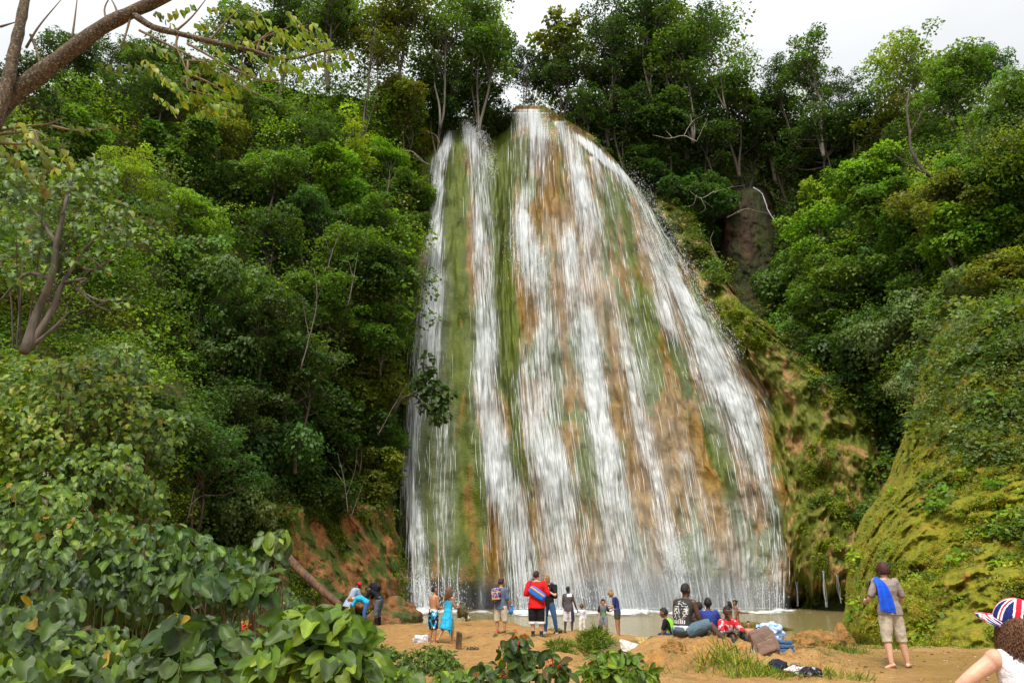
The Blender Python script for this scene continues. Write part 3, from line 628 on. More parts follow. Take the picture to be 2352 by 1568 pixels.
def leaves_arrays(kind, pos, ydir, nrm, size, tint, width=1.0):
    """one leaf per row of pos; ydir = direction of its tip, nrm = its face"""
    T, fl = LT[kind]; n = len(pos); k = len(T)
    Yv = ydir / (np.linalg.norm(ydir, axis=1)[:, None] + 1e-9)
    Xv = np.cross(Yv, nrm); Xv /= np.linalg.norm(Xv, axis=1)[:, None] + 1e-9; Zv = np.cross(Xv, Yv)
    s = np.broadcast_to(np.asarray(size, float), (n,))[:, None, None]; w = np.broadcast_to(np.asarray(width, float), (n,))[:, None, None]
    V = pos[:, None, :] + s * (w * T[None, :, 0:1] * Xv[:, None] + T[None, :, 1:2] * Yv[:, None] + T[None, :, 2:3] * Zv[:, None])
    off = (np.arange(n) * k)[:, None, None]
    Fs = [(f[None] + off).reshape(-1, f.shape[1]) for f in fl]
    Tn = np.repeat(tint, k, axis=0)
    if kind in LSH: Tn = Tn * np.tile(LSH[kind], n)[:, None]
    return V.reshape(-1, 3), Fs, Tn
def unit(v): return v / (np.linalg.norm(v, axis=-1, keepdims=True) + 1e-9)
def rdir(n, up=0.0):
    v = RNG.normal(0, 1, (n, 3)); v[:, 2] += up; return unit(v)

TINTS = {'dark': (.045,.080,.017), 'deep': (.036,.064,.015), 'mid': (.080,.135,.022), 'bright': (.120,.205,.022), 'lime': (.20,.27,.026),
         'grey': (.095,.130,.050), 'olive': (.120,.135,.020), 'brown': (.13,.10,.03), 'yellow': (.28,.27,.03), 'blue': (.052,.108,.030), 'silver': (.15,.19,.11), 'moss': (.21,.245,.006), 'mossd': (.10,.135,.007), 'ochre': (.30,.20,.03)}
def clump_cloud(C, rad, n_each, leaf, tint, flat=0.75, updom=0.5, jit=0.25):
    """leaf clouds round centres C (N,3), radii (N), counts (N), leaf size (N), tint (N,3)"""
    idx = np.repeat(np.arange(len(C)), n_each); n = len(idx)
    d = rdir(n, updom); rr = RNG.uniform(0.45, 1.0, n) ** 0.5 * (1 + 0.35 * vnoise(d[:, 0] * 2.5 + idx * 7.3, d[:, 1] * 2.5, d[:, 2] * 2.5, 5))
    p = C[idx] + d * (rad[idx] * rr)[:, None] * np.array([1, 1, flat])
    nrm = unit(d * 1.0 + np.array([0, -0.1, 0.45]) + RNG.normal(0, 0.33, (n, 3)))
    yd = unit(d * np.array([1, 1, 0.2]) + RNG.normal(0, 0.5, (n, 3)) + np.array([0, 0, -0.35]))
    t = tint[idx] * (1 + jit * RNG.uniform(-1, 1, (n, 1))) * (1 + 0.12 * RNG.uniform(-1, 1, (n, 3)))
    return p, yd, nrm, leaf[idx] * RNG.uniform(0.7, 1.35, n), np.clip(t, 0.004, 0.6)

# ------------------------------------------------------------ understory: hillside forest that reads as one mass
EXCL = [
 [(985,300),(1180,255),(1290,270),(1440,380),(1520,480),(1600,620),(1700,740),(1790,860),(1830,1000),(1990,1040),(2040,1150),(1985,1420),(905,1420),(920,1100),(945,850),(975,560),(1000,400)],
 [(1640,430),(1700,410),(1760,420),(1800,500),(1790,620),(1770,740),(1690,740),(1600,560),(1530,470),(1560,470),(1620,560),(1640,500)],
 [(1740,880),(1860,870),(1960,930),(2010,1030),(1800,1010)],
 [(610,1190),(720,1160),(860,1160),(925,1130),(945,1420),(560,1420),(640,1300),(570,1260)],
]
def masked(px, py):
    m = np.zeros(np.shape(px), bool)
    for p in EXCL: m |= inpoly(px, py, p)
    return m
def region_tints(px, py):
    """hue pattern of the hillside: what grows where"""
    n = len(px); names = list(TINTS); T = np.array([TINTS[k] for k in names])
    f = vnoise(px * 0.011, py * 0.011, 0, 301); g = vnoise(px * 0.02, py * 0.02, 3, 302); out = np.zeros((n, 3))
    for i in range(n):
        right = px[i] > 1850; u = RNG.rand()
        if right:
            pal = ['mid','bright','bright','mid','grey','olive','lime','dark'] if f[i] > -0.1 else ['mid','dark','grey','olive','bright','mid']
            if py[i] < 560 and px[i] < 2050: pal = ['dark','deep','dark','mid','blue']
            if py[i] > 750 and px[i] > 2100: pal = ['grey','olive','dark','grey','mid','silver']
        elif px[i] > 1150: pal = ['dark','deep','dark','mid','blue','olive'] if py[i] > 250 else ['mid','dark','olive','mid','grey']
        elif px[i] < 420 and py[i] > 700: pal = ['mid','bright','lime','mid','bright','olive']
        elif py[i] > 850: pal = ['deep','dark','blue','mid','dark','blue','mid']
        elif f[i] > 0.15: pal = ['bright','mid','lime','bright','mid']
        elif f[i] > -0.2: pal = ['mid','dark','grey','mid','olive']
        else: pal = ['dark','mid','blue','olive','brown','dark']
        out[i] = TINTS[pal[RNG.randint(len(pal))]]
    return out
def forest(name, x0, x1, y0, y1, npts, rpx, label, leafpx=7.5, dens=1.0, depth=hdepth, mask=masked, inoff=(0.0, 2.6), tint=None, top=True):
    px = RNG.uniform(x0, x1, npts); py = RNG.uniform(y0, y1, npts)
    if top: ok = (py > np.interp(px, TOPX, TOPY) - 10)
    else: ok = np.ones(npts, bool)
    if mask is not None: ok &= ~mask(px, py)
    px, py = px[ok], py[ok]; d = depth(px, py); rp = rpx * RNG.uniform(0.55, 1.4, len(px)); rad = rp * d / FPX
    rad = np.clip(rad, 0.3, 3.2); d2 = d - RNG.uniform(*inoff, len(px)) - rad * 0.4
    C = atn(px, py, d2); leaf = leafpx * RNG.uniform(0.6, 1.0, len(px)) * np.where(RNG.rand(len(px)) < .25, 1.8, 1.0) * d2 / FPX; leaf = np.clip(leaf, 0.09, 0.42)
    n_each = np.clip(dens * 2.6 * (rad / leaf) ** 2, 30, 900).astype(int)
    tn = region_tints(px, py) if tint is None else np.array([TINTS[tint[RNG.randint(len(tint))]] for _ in px])
    tn = tn * RNG.uniform(0.85, 1.45, (len(px), 1))
    p, yd, nrm, sz, t = clump_cloud(C, rad, n_each, leaf, tn, 0.8, 0.45)
    V, F, T = leaves_arrays('far', p, yd, nrm, sz, t, RNG.uniform(0.7, 1.1, len(p)))
    print(name, len(px), 'clumps', len(p), 'leaves')
    me = mesh_np(name, V, F, smooth=False, tint=T)
    return tag(link(name, me, M_LEAF), kind='stuff')
forest('forest_undergrowth', -250, 1010, 170, 1420, 1350, 46, '')
forest('forest_undergrowth', 1010, 1900, 170, 760, 620, 40, '')
forest('forest_undergrowth', 1800, 2620, 170, 1200, 1050, 46, '')

# tree masses behind the named skyline trees
SKYP = [(-200,150),(0,150),(120,125),(300,120),(420,100),(480,40),(600,-60),(700,-90),(1000,-90),(1165,-30),(1195,150),(1225,190),(1240,80),(1330,90),(1400,70),(1480,10),(1550,-30),(1700,-20),(1725,150),(1790,215),(1830,170),(1920,190),(1990,215),(2020,120),(2120,80),(2200,120),(2352,140),(2700,120)]
def sky_mask(px, py):
    top = np.interp(px, [p[0] for p in SKYP], [p[1] for p in SKYP]) + 45 + 30 * fbm(px * 0.02, 0, 0, 401, 3)
    gap = vnoise(px * 0.03, py * 0.03, 0, 405)
    return (py < top) | ((gap > 0.55) & (py < 215)) | ((np.abs(px - 1190) < 55) & (py > 150) & (py < 235) & (gap > -0.5))
def sky_depth(px, py): return hdepth(px, np.maximum(py, 240)) + 2.0
forest('forest_backdrop', -200, 2600, -40, 300, 1900, 38, '', leafpx=7.0, dens=0.8, depth=sky_depth, mask=sky_mask, inoff=(-4, 3), top=False)
def spur_mask(px, py):
    yy = [e[0] for e in SPUR_E]; xl = np.interp(py, yy, [e[1] for e in SPUR_E]) + 12
    n = vnoise(px * 0.018, py * 0.02, 0, 411) + 0.5 * vnoise(px * 0.05, py * 0.05, 0, 412)
    dense = (py < 1010 + 0.25 * (px - 2100)) | (px > 2230) & (py < 1230)
    return (px < xl) | ~(dense | (n > 0.12))
def spur_front(px, py): return spur_depth(px, py) + 0.5
forest('vine_cover', 2080, 2700, 700, 1060, 900, 30, '', leafpx=9, dens=1.0, depth=spur_front, mask=spur_mask, inoff=(0.1, .9), tint=['grey','olive','mid','dark','grey','silver','olive'], top=False)
forest('vine_cover', 1940, 2700, 1020, 1250, 500, 20, '', leafpx=9, dens=0.9, depth=spur_front, mask=spur_mask, inoff=(0.05, .4), tint=['grey','lime','bright','mid','olive'], top=False)
forest('vine_cover', 1930, 2700, 1200, 1492, 800, 15, '', leafpx=8.5, dens=0.8, depth=spur_front, mask=spur_mask, inoff=(0.0, .25), tint=['lime','bright','yellow','lime','mid','dark','olive'], top=False)

# cushions of moss and small plants growing on the rock faces
def moss_on(surf, name, n, rad, leafm, tints, per=40, mask=None, off=.02, flat=.8, up=.2):
    P = SHG[surf]; nu, nv = P.shape[:2]; i = RNG.randint(2, nu - 2, n); j = RNG.randint(2, nv - 2, n); C = P[i, j]
    if mask is not None: k = mask(i / nu, j / nv, C); C = C[k]; i, j = i[k], j[k]
    nr = unit(np.cross(P[i + 1, j] - P[i - 1, j], P[i, j + 1] - P[i, j - 1])); nr = np.where((nr[:, 1:2] > 0), -nr, nr); m = len(C)
    r = rad * RNG.uniform(.5, 1.4, m); C = C + nr * (off + r * .3)[:, None]; tn = np.array([TINTS[tints[q]] for q in RNG.randint(0, len(tints), m)]) * RNG.uniform(.75, 1.25, (m, 1))
    p, yd, nn, sz, t = clump_cloud(C, r, np.full(m, per), np.full(m, leafm), tn, flat, up); nn = unit(nn + np.repeat(nr, per, 0) * .9)
    V, F, T = leaves_arrays('far', p, yd, nn, sz, t, .8); return tag(link(name, mesh_np(name, V, F, smooth=False, tint=T), M_LEAF), kind='stuff')
nzm = lambda lo, f=.6, s=501: (lambda u, v, C: vnoise(C[:, 0] * f, C[:, 1] * f, C[:, 2] * f, s) + .4 * vnoise(C[:, 0] * f * 3, C[:, 1] * f * 3, C[:, 2] * f * 3, s + 1) > lo)
moss_on('rock_spur', 'moss', 5200, .16, .050, ['moss','moss','mossd','moss','yellow','ochre','ochre'], 46, nzm(-.25, .5))
moss_on('rock_spur', 'shrub_fringe', 330, .34, .085, ['lime','bright','mid','olive','bright','grey'], 70, nzm(.22, .35, 531), off=.06)
moss_on('rock_slope', 'moss', 2200, .34, .11, ['moss','moss','moss','mossd','mid'], 40, nzm(.22, .35, 511))
moss_on('rock_slope', 'shrub_fringe', 300, .9, .20, ['dark','mid','olive','bright'], 110, lambda u, v, C: (u > .86) & (v < .5) | (v < .22) & (u > .4))
moss_on('rock_bank', 'moss', 1500, .24, .09, ['mossd','mid','dark','moss'], 44, nzm(.05, .5, 521))
moss_on('rock_bank', 'shrub_fringe', 130, .8, .17, ['dark','mid','olive'], 120, lambda u, v, C: (v < .13) | (u < .08))
moss_on('cliff', 'shrub_fringe', 900, .62, .17, ['deep','dark','mid','dark','mossd'], 90, lambda u, v, C: ((u > .945) & (v < .62) | (v < .03) & ~((u > .12) & (u < .24)) & ~((u > .385) & (u < .50)) | (u < .02) & (v > .1)))
# ============================================================ TREES: a few grown kinds, copied and tinted
def grow(seed, n_cl=26, shape=(1, 1, .8), cr=0.30, leafs=0.055, per=170, kind='far', open_=0.0, trunk_h=1.2, trunk_r=0.05, lean=0.0, droop=0.0, fork=2, bark=M_BARKM, jt=0.22, flat=.62, width=.9, up=.6, leafm=M_LEAF):
    """unit tree: crown centre at the origin, crown radius about 1, trunk going down; returns (crown mesh, trunk mesh)"""
    global RNG; keep = RNG; RNG = np.random.RandomState(seed)
    # cluster centres: uneven blob
    C = []
    lob = rdir(6, .3) * RNG.uniform(.25, .6, (6, 1))
    while len(C) < n_cl:
        p = lob[RNG.randint(6)] + RNG.normal(0, .34, 3)
        if np.linalg.norm(p) > 1: continue
        if all(np.linalg.norm(p - q) > cr * .55 for q in C): C.append(p)
        elif RNG.rand() < .12: C.append(p)
    C = np.array(C) * np.array(shape)
    rad = cr * RNG.uniform(.55, 1.25, n_cl)
    # trunk and limbs
    base = np.array([lean * trunk_h * .5, 0, -shape[2] - trunk_h]); parts = []
    heads = []
    for k in range(fork):
        top = np.array([RNG.uniform(-.25, .25), RNG.uniform(-.2, .2), RNG.uniform(-.1, .35) * shape[2]])
        mid = base * (1 - .55) + top * .55 + RNG.normal(0, .09, 3) * (1, 1, 0)
        path = smooth_path([base, base * .7 + mid * .3 + RNG.normal(0, .04, 3), mid, top], 14); heads.append(path)
        parts.append(tube(path, np.linspace(trunk_r * (1 if k == 0 else .7), trunk_r * .3, 14), 7, .08))
    for c, r in zip(C, rad):
        pth = heads[RNG.randint(fork)]; i = np.argmin(np.linalg.norm(pth - (c - np.array([0, 0, .35])), axis=1)); i = max(i, 5); s = pth[i]
        m = (s + c) / 2 + RNG.normal(0, .06, 3) + np.array([0, 0, -.05 + .1 * RNG.rand()])
        lp = smooth_path([s, m, c], 8); parts.append(tube(lp, np.linspace(trunk_r * .34, trunk_r * .07, 8), 5))
        for _ in range(3):
            e = c + rdir(1, .2)[0] * r * .85; parts.append(tube(smooth_path([lp[5], (lp[5] + e) / 2 + RNG.normal(0, .02, 3), e], 4), np.linspace(trunk_r * .12, trunk_r * .04, 4), 4, cap=False))
    TV, TF = cat_parts(parts)
    tn = np.ones((n_cl, 3)) * RNG.uniform(.72, 1.3, (n_cl, 1)) * RNG.uniform(.9, 1.12, (n_cl, 3))
    n_each = (per * (rad / cr) ** 2).astype(int) + 5
    p, yd, nrm, sz, t = clump_cloud(C, rad, n_each, np.full(n_cl, leafs), tn, flat, up, jt)
    t = np.clip(tn[np.repeat(np.arange(n_cl), n_each)] * (1 + jt * RNG.uniform(-1, 1, (len(p), 1))), .05, 3)
    if droop: yd = unit(yd + np.array([0, 0, -droop]))
    if kind == 'fan': nrm = unit(nrm + np.array([0, -.4, .6]))
    V, F, T = leaves_arrays(kind, p, yd, nrm, sz, t, width)
    cm = mesh_np('crown', V, F, smooth=False, tint=T); tm = mesh_np('trunk', TV, TF)
    cm.materials.append(leafm); tm.materials.append(bark)
    RNG = keep; return cm, tm
KINDS = {}
def kind(name, n, **kw): KINDS[name] = [grow(hash(name) % 7 * 0 + sum(map(ord, name)) * 13 + i, **kw) for i in range(n)]
kind('round', 3, n_cl=34, per=230, leafs=.058, bark=M_BARK)
kind('airy', 3, n_cl=46, cr=.21, per=140, leafs=.046, shape=(1, .8, 1.1), trunk_h=1.2, trunk_r=.026, fork=3, flat=.8)
kind('tall', 3, n_cl=48, cr=.25, per=190, leafs=.05, shape=(.85, .75, 1.4), trunk_h=1.0, trunk_r=.035, fork=3)
kind('bushy', 3, n_cl=30, per=300, leafs=.075, trunk_h=.6, trunk_r=.035, bark=M_BARK, flat=.75)
kind('broad', 2, n_cl=20, cr=.27, per=75, leafs=.13, kind='oval', trunk_h=.8, trunk_r=.035, flat=.5, width=1.15)
kind('palestem', 2, n_cl=34, cr=.22, per=150, leafs=.05, shape=(.8, .7, 1.25), trunk_h=1.2, trunk_r=.045, fork=3, bark=M_BARKP)
kind('umbrella', 1, bark=M_BARKP, n_cl=11, cr=.26, per=14, leafs=.34, kind='fan', trunk_h=1.3, trunk_r=.04, shape=(1, 1, .35), flat=.35, fork=2)
kind('drooping', 2, n_cl=28, cr=.30, per=240, leafs=.085, trunk_h=.5, trunk_r=.03, droop=1.0, flat=1.0, width=.7)
kind('lone', 1, n_cl=24, cr=.24, per=100, leafs=.075, kind='oval', shape=(1, .8, 1.0), trunk_h=1.0, trunk_r=.035, bark=M_BARK, fork=2, flat=.7)
_kc = {}
def tree(kn, px, py, rpx, tint, label, cat='tree', d=None, off=0.0, group=None, sy=1.0, rz=None, leanr=0.0, name=None, mul=1.0):
    rpx = rpx * 1.3; vs = KINDS[kn]; i = _kc.get(kn, 0); _kc[kn] = i + 1; cm, tm = vs[i % len(vs)]
    if d is None: d = float(hdepth(np.array([px]), np.array([py]))[0]); d -= off + rpx * d / FPX * .75
    c = at(px, py, d); s = rpx * d / FPX
    zmin = min(v.co.z for v in tm.vertices)
    up = Vector((0, 0, 1)); rot = (0, R(leanr), (i * 2.4 + px) % 6.28 if rz is None else rz)
    base = c + Vector((math.sin(R(leanr)) * zmin * s * sy, 0, zmin * s * sy))
    root = empty(name or {'shrub': 'shrub', 'bush': 'bush', 'palm': 'palm_tree'}.get(cat, 'forest_tree'), base, 0, label, cat, group)
    root.rotation_euler = rot; root.scale = (s, s, s * sy)
    for nm, m in (('crown', cm), ('trunk', tm)):
        o = bpy.data.objects.new(nm, m); COL.objects.link(o); o.parent = root; o.location = (0, 0, -zmin)
        if nm == 'crown': o.color = (*[x * mul for x in TINTS[tint]], 1)
    return root
SKY = 'trees along the skyline above the fall'
def T(*a, **k): return tree(*a, **k)
# skyline, left to right
T('round',165,150,75,'dark','dark round tree on the skyline behind the thick overhanging branch',group=SKY)
T('airy',255,150,70,'dark','thin dark tree on the skyline where the overhanging branch forks',group=SKY)
T('round',345,135,70,'mid','green treetop on the skyline under the leafy overhanging twigs',group=SKY)
T('round',60,190,75,'deep','very dark treetop at the far left skyline beside the leaning trunk',group=SKY)
T('bushy',455,190,80,'mid','broad green crown just below the overhanging leaves',group=SKY)
T('round',560,100,90,'mid','tree behind the tip of the overhanging leafy branch',group=SKY)
T('tall',660,60,85,'dark','tall dark tree at the top edge right of the overhanging leaves',group=SKY)
T('round',770,40,95,'mid','full green crown cut by the top edge, left of the brownish tree',group=SKY)
T('airy',850,110,100,'olive','olive feathery tree above the pale green hillside tree',group=SKY,mul=.9)
T('round',925,45,95,'olive','brownish green crown at the top edge left of the tall wispy tree',group=SKY)
T('airy',1020,60,115,'mid','tall wispy tree with sky showing through beside the sky gap',group=SKY)
T('tall',1105,80,115,'mid','tall tree whose feathery right side borders the left sky gap',group=SKY)
T('airy',1010,190,85,'dark','dark airy tree over the left streams with white sky specks',group=SKY)
T('round',1110,225,65,'dark','dark crown between the left streams and the main lip',group=SKY)
T('airy',1195,170,60,'dark','bare looking thin tree in the gap right over the main lip',group=SKY,sy=1.2)
T('broad',1290,95,68,'olive','big leaved yellow topped tree right of the sky gap',group=SKY,mul=1.3)
T('round',1285,170,75,'deep','black green crown under the yellow topped tree',group=SKY)
T('tall',1395,70,85,'dark','slender dark tree at the top edge over the right streams',group=SKY)
T('round',1390,190,80,'deep','dense dark crown right of the main lip',group=SKY)
T('tall',1490,60,100,'dark','tall dark tree left of the great leaning tree',group=SKY)
T('airy',1610,60,130,'mid','great leaning tree with airy crown cut by the top edge',group=SKY,leanr=8)
T('airy',1690,80,85,'dark','airy outer limb crown reaching over the right sky gap',group=SKY,leanr=12)
T('round',1560,170,105,'mid','broad crown under the great leaning tree',group=SKY)
T('round',1480,200,80,'dark','dark crown above the brown roots right of the lip',group=SKY)
T('palestem',1860,165,85,'mid','tall tree with pale forked trunk alone against the sky',group=SKY,mul=.9)
T('airy',1800,190,60,'dark','thin dark tree leaning beside the tall pale forked trunk',group=SKY)
T('round',1760,265,80,'dark','rounded dark tree below the right sky gap',group=SKY)
T('airy',1925,200,60,'dark','loose dark tree with one arm of leaves against the sky',group=SKY)
T('round',1680,245,85,'mid','green crown below the airy outer limb, left of the right gap',group=SKY)
T('airy',2080,165,105,'lime','sunlit yellow green tree with airy top at the right skyline',group=SKY,mul=.85)
T('round',2190,190,90,'bright','bright green crown right of the yellow green skyline tree',group=SKY)
T('airy',2265,180,70,'blue','wind bent bluish treetop near the right skyline',group=SKY)
T('drooping',2335,230,85,'bright','hanging green crown at the right edge of the skyline',group=SKY)
T('round',2080,300,95,'olive','olive orange crown below the yellow green skyline tree',group=SKY)
T('tall',2140,330,90,'mid','tree with a dark curved trunk standing over the right slope',group=SKY)
HL='trees on the left hillside'; HR='trees on the right hillside'; HC_='dark trees round the top of the fall'
# dark trees round the rim
for a in [('round',1330,255,60,'dark','dark bush crown hanging just right of the main lip'),('round',1430,265,75,'deep','deep green crown over the start of the right cascade'),
          ('bushy',1530,300,80,'dark','dark crown with dead pale twigs beside the right cascade'),('round',1620,330,85,'deep','dark crown between the dead twigs and the dome rock'),
          ('bushy',1500,390,55,'dark','low dark shrub touching the upper right cascade'),('bushy',1590,450,75,'blue','bluish dark shrub above the mossy strip'),
          ('round',1700,315,80,'deep','shaded crown over the brown dome rock'),('round',1800,340,85,'dark','shaded tree right above the little far stream'),
          ('bushy',1600,550,48,'dark','dark shrub hanging left of the brown dome rock'),('round',1890,330,85,'dark','dark crown round the foot of the pale forked trunk'),
          ('round',1960,300,75,'deep','shaded crown between the pale trunk and the olive orange crown'),
          ('bushy',1010,250,60,'dark','dark crown over the left lip'),('bushy',1120,275,45,'dark','low dark shrub between the two lips'),
          ('bushy',930,260,75,'olive','olive shrub left of the left lip'),('bushy',1560,520,45,'deep','little dark shrub at the top of the mossy strip')]:
    T(*a, group=HC_, off=1, mul=1.1)
T('bushy',1158,285,24,'deep','small dark shrub just left of the main lip',group=HC_,off=2)
T('bushy',1262,292,16,'deep','tiny dark shrub between the main lip and the right cascade',group=HC_,off=2)
# left hillside
for a in [('airy',805,345,92,'lime','pale yellow green feathery tree highest on the left hillside'),('bushy',770,430,80,'bright','bright green crown below the pale feathery tree'),
          ('umbrella',893,365,52,'bright','umbrella shaped tree with big fingered leaves and forked pale stem'),('broad',975,330,32,'yellow','small yellow leaved bush at the left lip of the fall'),
          ('bushy',935,430,55,'mid','rounded green bush left of the far left stream'),('round',880,520,75,'mid','dense green crown left of the far left stream, mid height'),
          ('bushy',950,520,38,'dark','dark shrub leaning to the far left stream'),('round',800,600,85,'mid','green crown with pale leaning stems'),
          ('round',700,330,80,'dark','dark crown left of the pale feathery tree'),('round',600,270,85,'mid','green crown under the tip of the overhanging twigs'),
          ('round',500,310,80,'olive','olive crown in the middle of the upper left slope'),('bushy',400,330,80,'mid','green bush with tan hanging vines, upper left'),
          ('round',640,430,85,'mid','green crown in the centre of the left hillside'),('bushy',540,450,80,'dark','dark shrub in the centre of the left hillside'),
          ('round',430,500,85,'bright','bright crown sloping down from the near pale stemmed tree'),('round',620,560,90,'dark','dark crown with pale vertical stems, mid left'),
          ('drooping',480,640,95,'mid','layered green tree with drooping sprays, mid left'),('round',720,510,70,'blue','bluish crown between the two pale feathery trees'),
          ('bushy',860,640,75,'dark','dark shrub on the edge beside the white stream'),('round',740,700,85,'mid','green crown above the hanging vines'),
          ('round',610,740,90,'deep','very dark crown in the hollow of the left slope'),('drooping',500,800,90,'dark','dark drooping tree in the hollow of the left slope'),
          ('bushy',880,760,62,'mid','shrub with hanging stems left of the falling water'),('round',700,860,90,'dark','dark crown left of the hanging vines'),
          ('bushy',850,880,70,'olive','olive shrub on the cliff edge above the lone sprig'),('round',560,940,95,'deep','black green crown behind the yellow green near shrub'),
          ('drooping',650,1030,90,'blue','bluish drooping tree above the orange bank'),('bushy',800,1000,80,'dark','dark shrub above the mossy orange corner'),
          ('bushy',860,1090,60,'olive','olive shrub hanging over the mossy orange corner'),('round',470,1060,95,'blue','grey green crown behind the leafy thicket'),
          ('bushy',720,1130,75,'dark','dark shrub hanging over the orange earth bank'),('drooping',560,1170,75,'grey','greyish drooping shrub at the left of the orange bank'),
          ('bushy',330,1000,90,'dark','dark shrub behind the yellow green near shrub'),('round',350,230,75,'dark','dark crown behind the lower overhanging twigs'),
          ('bushy',180,330,80,'mid','green crown under the thick overhanging branch'),('round',60,380,85,'mid','green crown at the left edge under the leaning trunk'),
          ('airy',300,420,80,'lime','yellow green airy tree behind the near pale stems'),('bushy',910,1010,30,'mid','small shrub on the cliff corner beside the sprig'),
          ('round',930,600,35,'mid','narrow crown touching the far left stream')]:
    T(*a, group=HL, off=1.2, mul=1.28)
# right hillside
for a in [('broad',1905,450,62,'lime','lime green leafy tree nearest the little far stream'),('bushy',2000,430,85,'bright','bright green bush right of the lime leafy tree'),
          ('round',1895,540,95,'bright','bright green crown above the mossy strip'),('bushy',2070,500,90,'mid','green crown below the dark curved trunk'),
          ('round',2170,460,95,'olive','olive green crown in the upper right slope'),('bushy',2270,400,85,'mid','green crown near the right edge, upper slope'),
          ('drooping',1800,660,75,'mid','drooping green tree over the mossy strip'),('round',1900,680,95,'mid','wide green crown right of the drooping tree'),
          ('drooping',2010,640,90,'mid','drooping green tree in the middle of the right slope'),('round',2120,620,95,'mid','dense crown in the middle of the right slope'),
          ('bushy',2230,560,90,'bright','bright crown at the right, above the grey leaved vines'),('round',2330,500,80,'mid','green crown on the right edge'),
          ('drooping',1800,800,72,'mid','drooping tree whose sprays hang over the mossy rocks'),('round',1900,800,85,'dark','dark crown above the ochre rock face'),
          ('drooping',2000,780,90,'dark','dark drooping tree above the ochre gully'),('bushy',1790,870,45,'bright','small bright shrub on the mossy ledge beside the fall'),
          ('drooping',2090,760,85,'grey','grey green drooping tree over the mossy spur'),('drooping',2100,880,52,'silver','silvery leaved branch hanging beside the mossy spur'),
          ('bushy',2230,700,95,'grey','grey leaved tangle on the right slope'),('bushy',2340,650,85,'olive','olive tangle on the right edge'),
          ('drooping',1960,890,70,'dark','dark sprays hanging above the bare ochre streaks'),('bushy',2060,990,45,'blue','bluish shrub in the gully left of the mossy spur'),
          ('bushy',2000,1170,32,'blue','dull blue green bush in the gully beside the mossy spur')]:
    T(*a, group=HR, off=1.0, mul=1.3)
# the little palm and the sprig in front of the water
T('umbrella',832,545,34,'bright','small fan palm with pointed fingers on the left slope',cat='palm',off=2.5,mul=.8)
for x, y, r, lb in [(2288,1115,24,'little fan palm growing out of the mossy spur near the right edge'),(2325,930,24,'small fan palm among grey leaved vines at the right edge'),(700,640,30,'fan palm half hidden in the middle of the left hillside')]:
    T('umbrella', x, y, r, 'bright', lb, cat='palm', d=(float(spur_depth(np.array([x]), np.array([y]))[0]) - .3) if x > 2000 else None, off=3)
def sprig():
    d = 41.0; root = empty('leaning_sprig', at(905, 945, 43), 0, 'dark big leaved branch arching out in front of the far left stream', 'branch'); o = np.array(root.location)
    parts = []; ends = []
    for pts in [[(905,945,43),(925,915,42),(950,905,41.4),(975,890,41)],[(925,915,42),(950,908,41.5),(968,925,41)],[(975,890,41),(972,850,41),(975,815,41)],[(975,890,41),(1010,900,41),(1030,915,41)],[(968,925,41),(990,945,41),(1015,965,41)]]:
        p = smooth_path([np.array(at(*q)) - o for q in pts], 10); parts.append(tube(p, np.linspace(.09, .04, 10), 6)); ends.append(p)
    V, F = cat_parts(parts); link('trunk', mesh_np('trunk', V, F), M_BARK, root)
    cs = np.array([np.array(at(x, y, 41)) - o for x, y in [(978,825),(982,850),(968,865),(990,875),(1010,890),(1028,905),(1005,915),(985,895),(975,935),(998,940),(1020,955),(1022,925),(965,905),(1005,960),(960,880)]])
    p, yd, nr, sz, t = clump_cloud(cs, np.full(len(cs), .42), np.full(len(cs), 26), np.full(len(cs), .36), np.tile(TINTS['dark'], (len(cs), 1)), .8, .3)
    V, F, Tn = leaves_arrays('oval', p, unit(yd + np.array([.3, 0, -.3])), nr, sz, t, 1.2); link('crown', mesh_np('crown', V, F, tint=Tn), M_LEAF, root)
sprig()

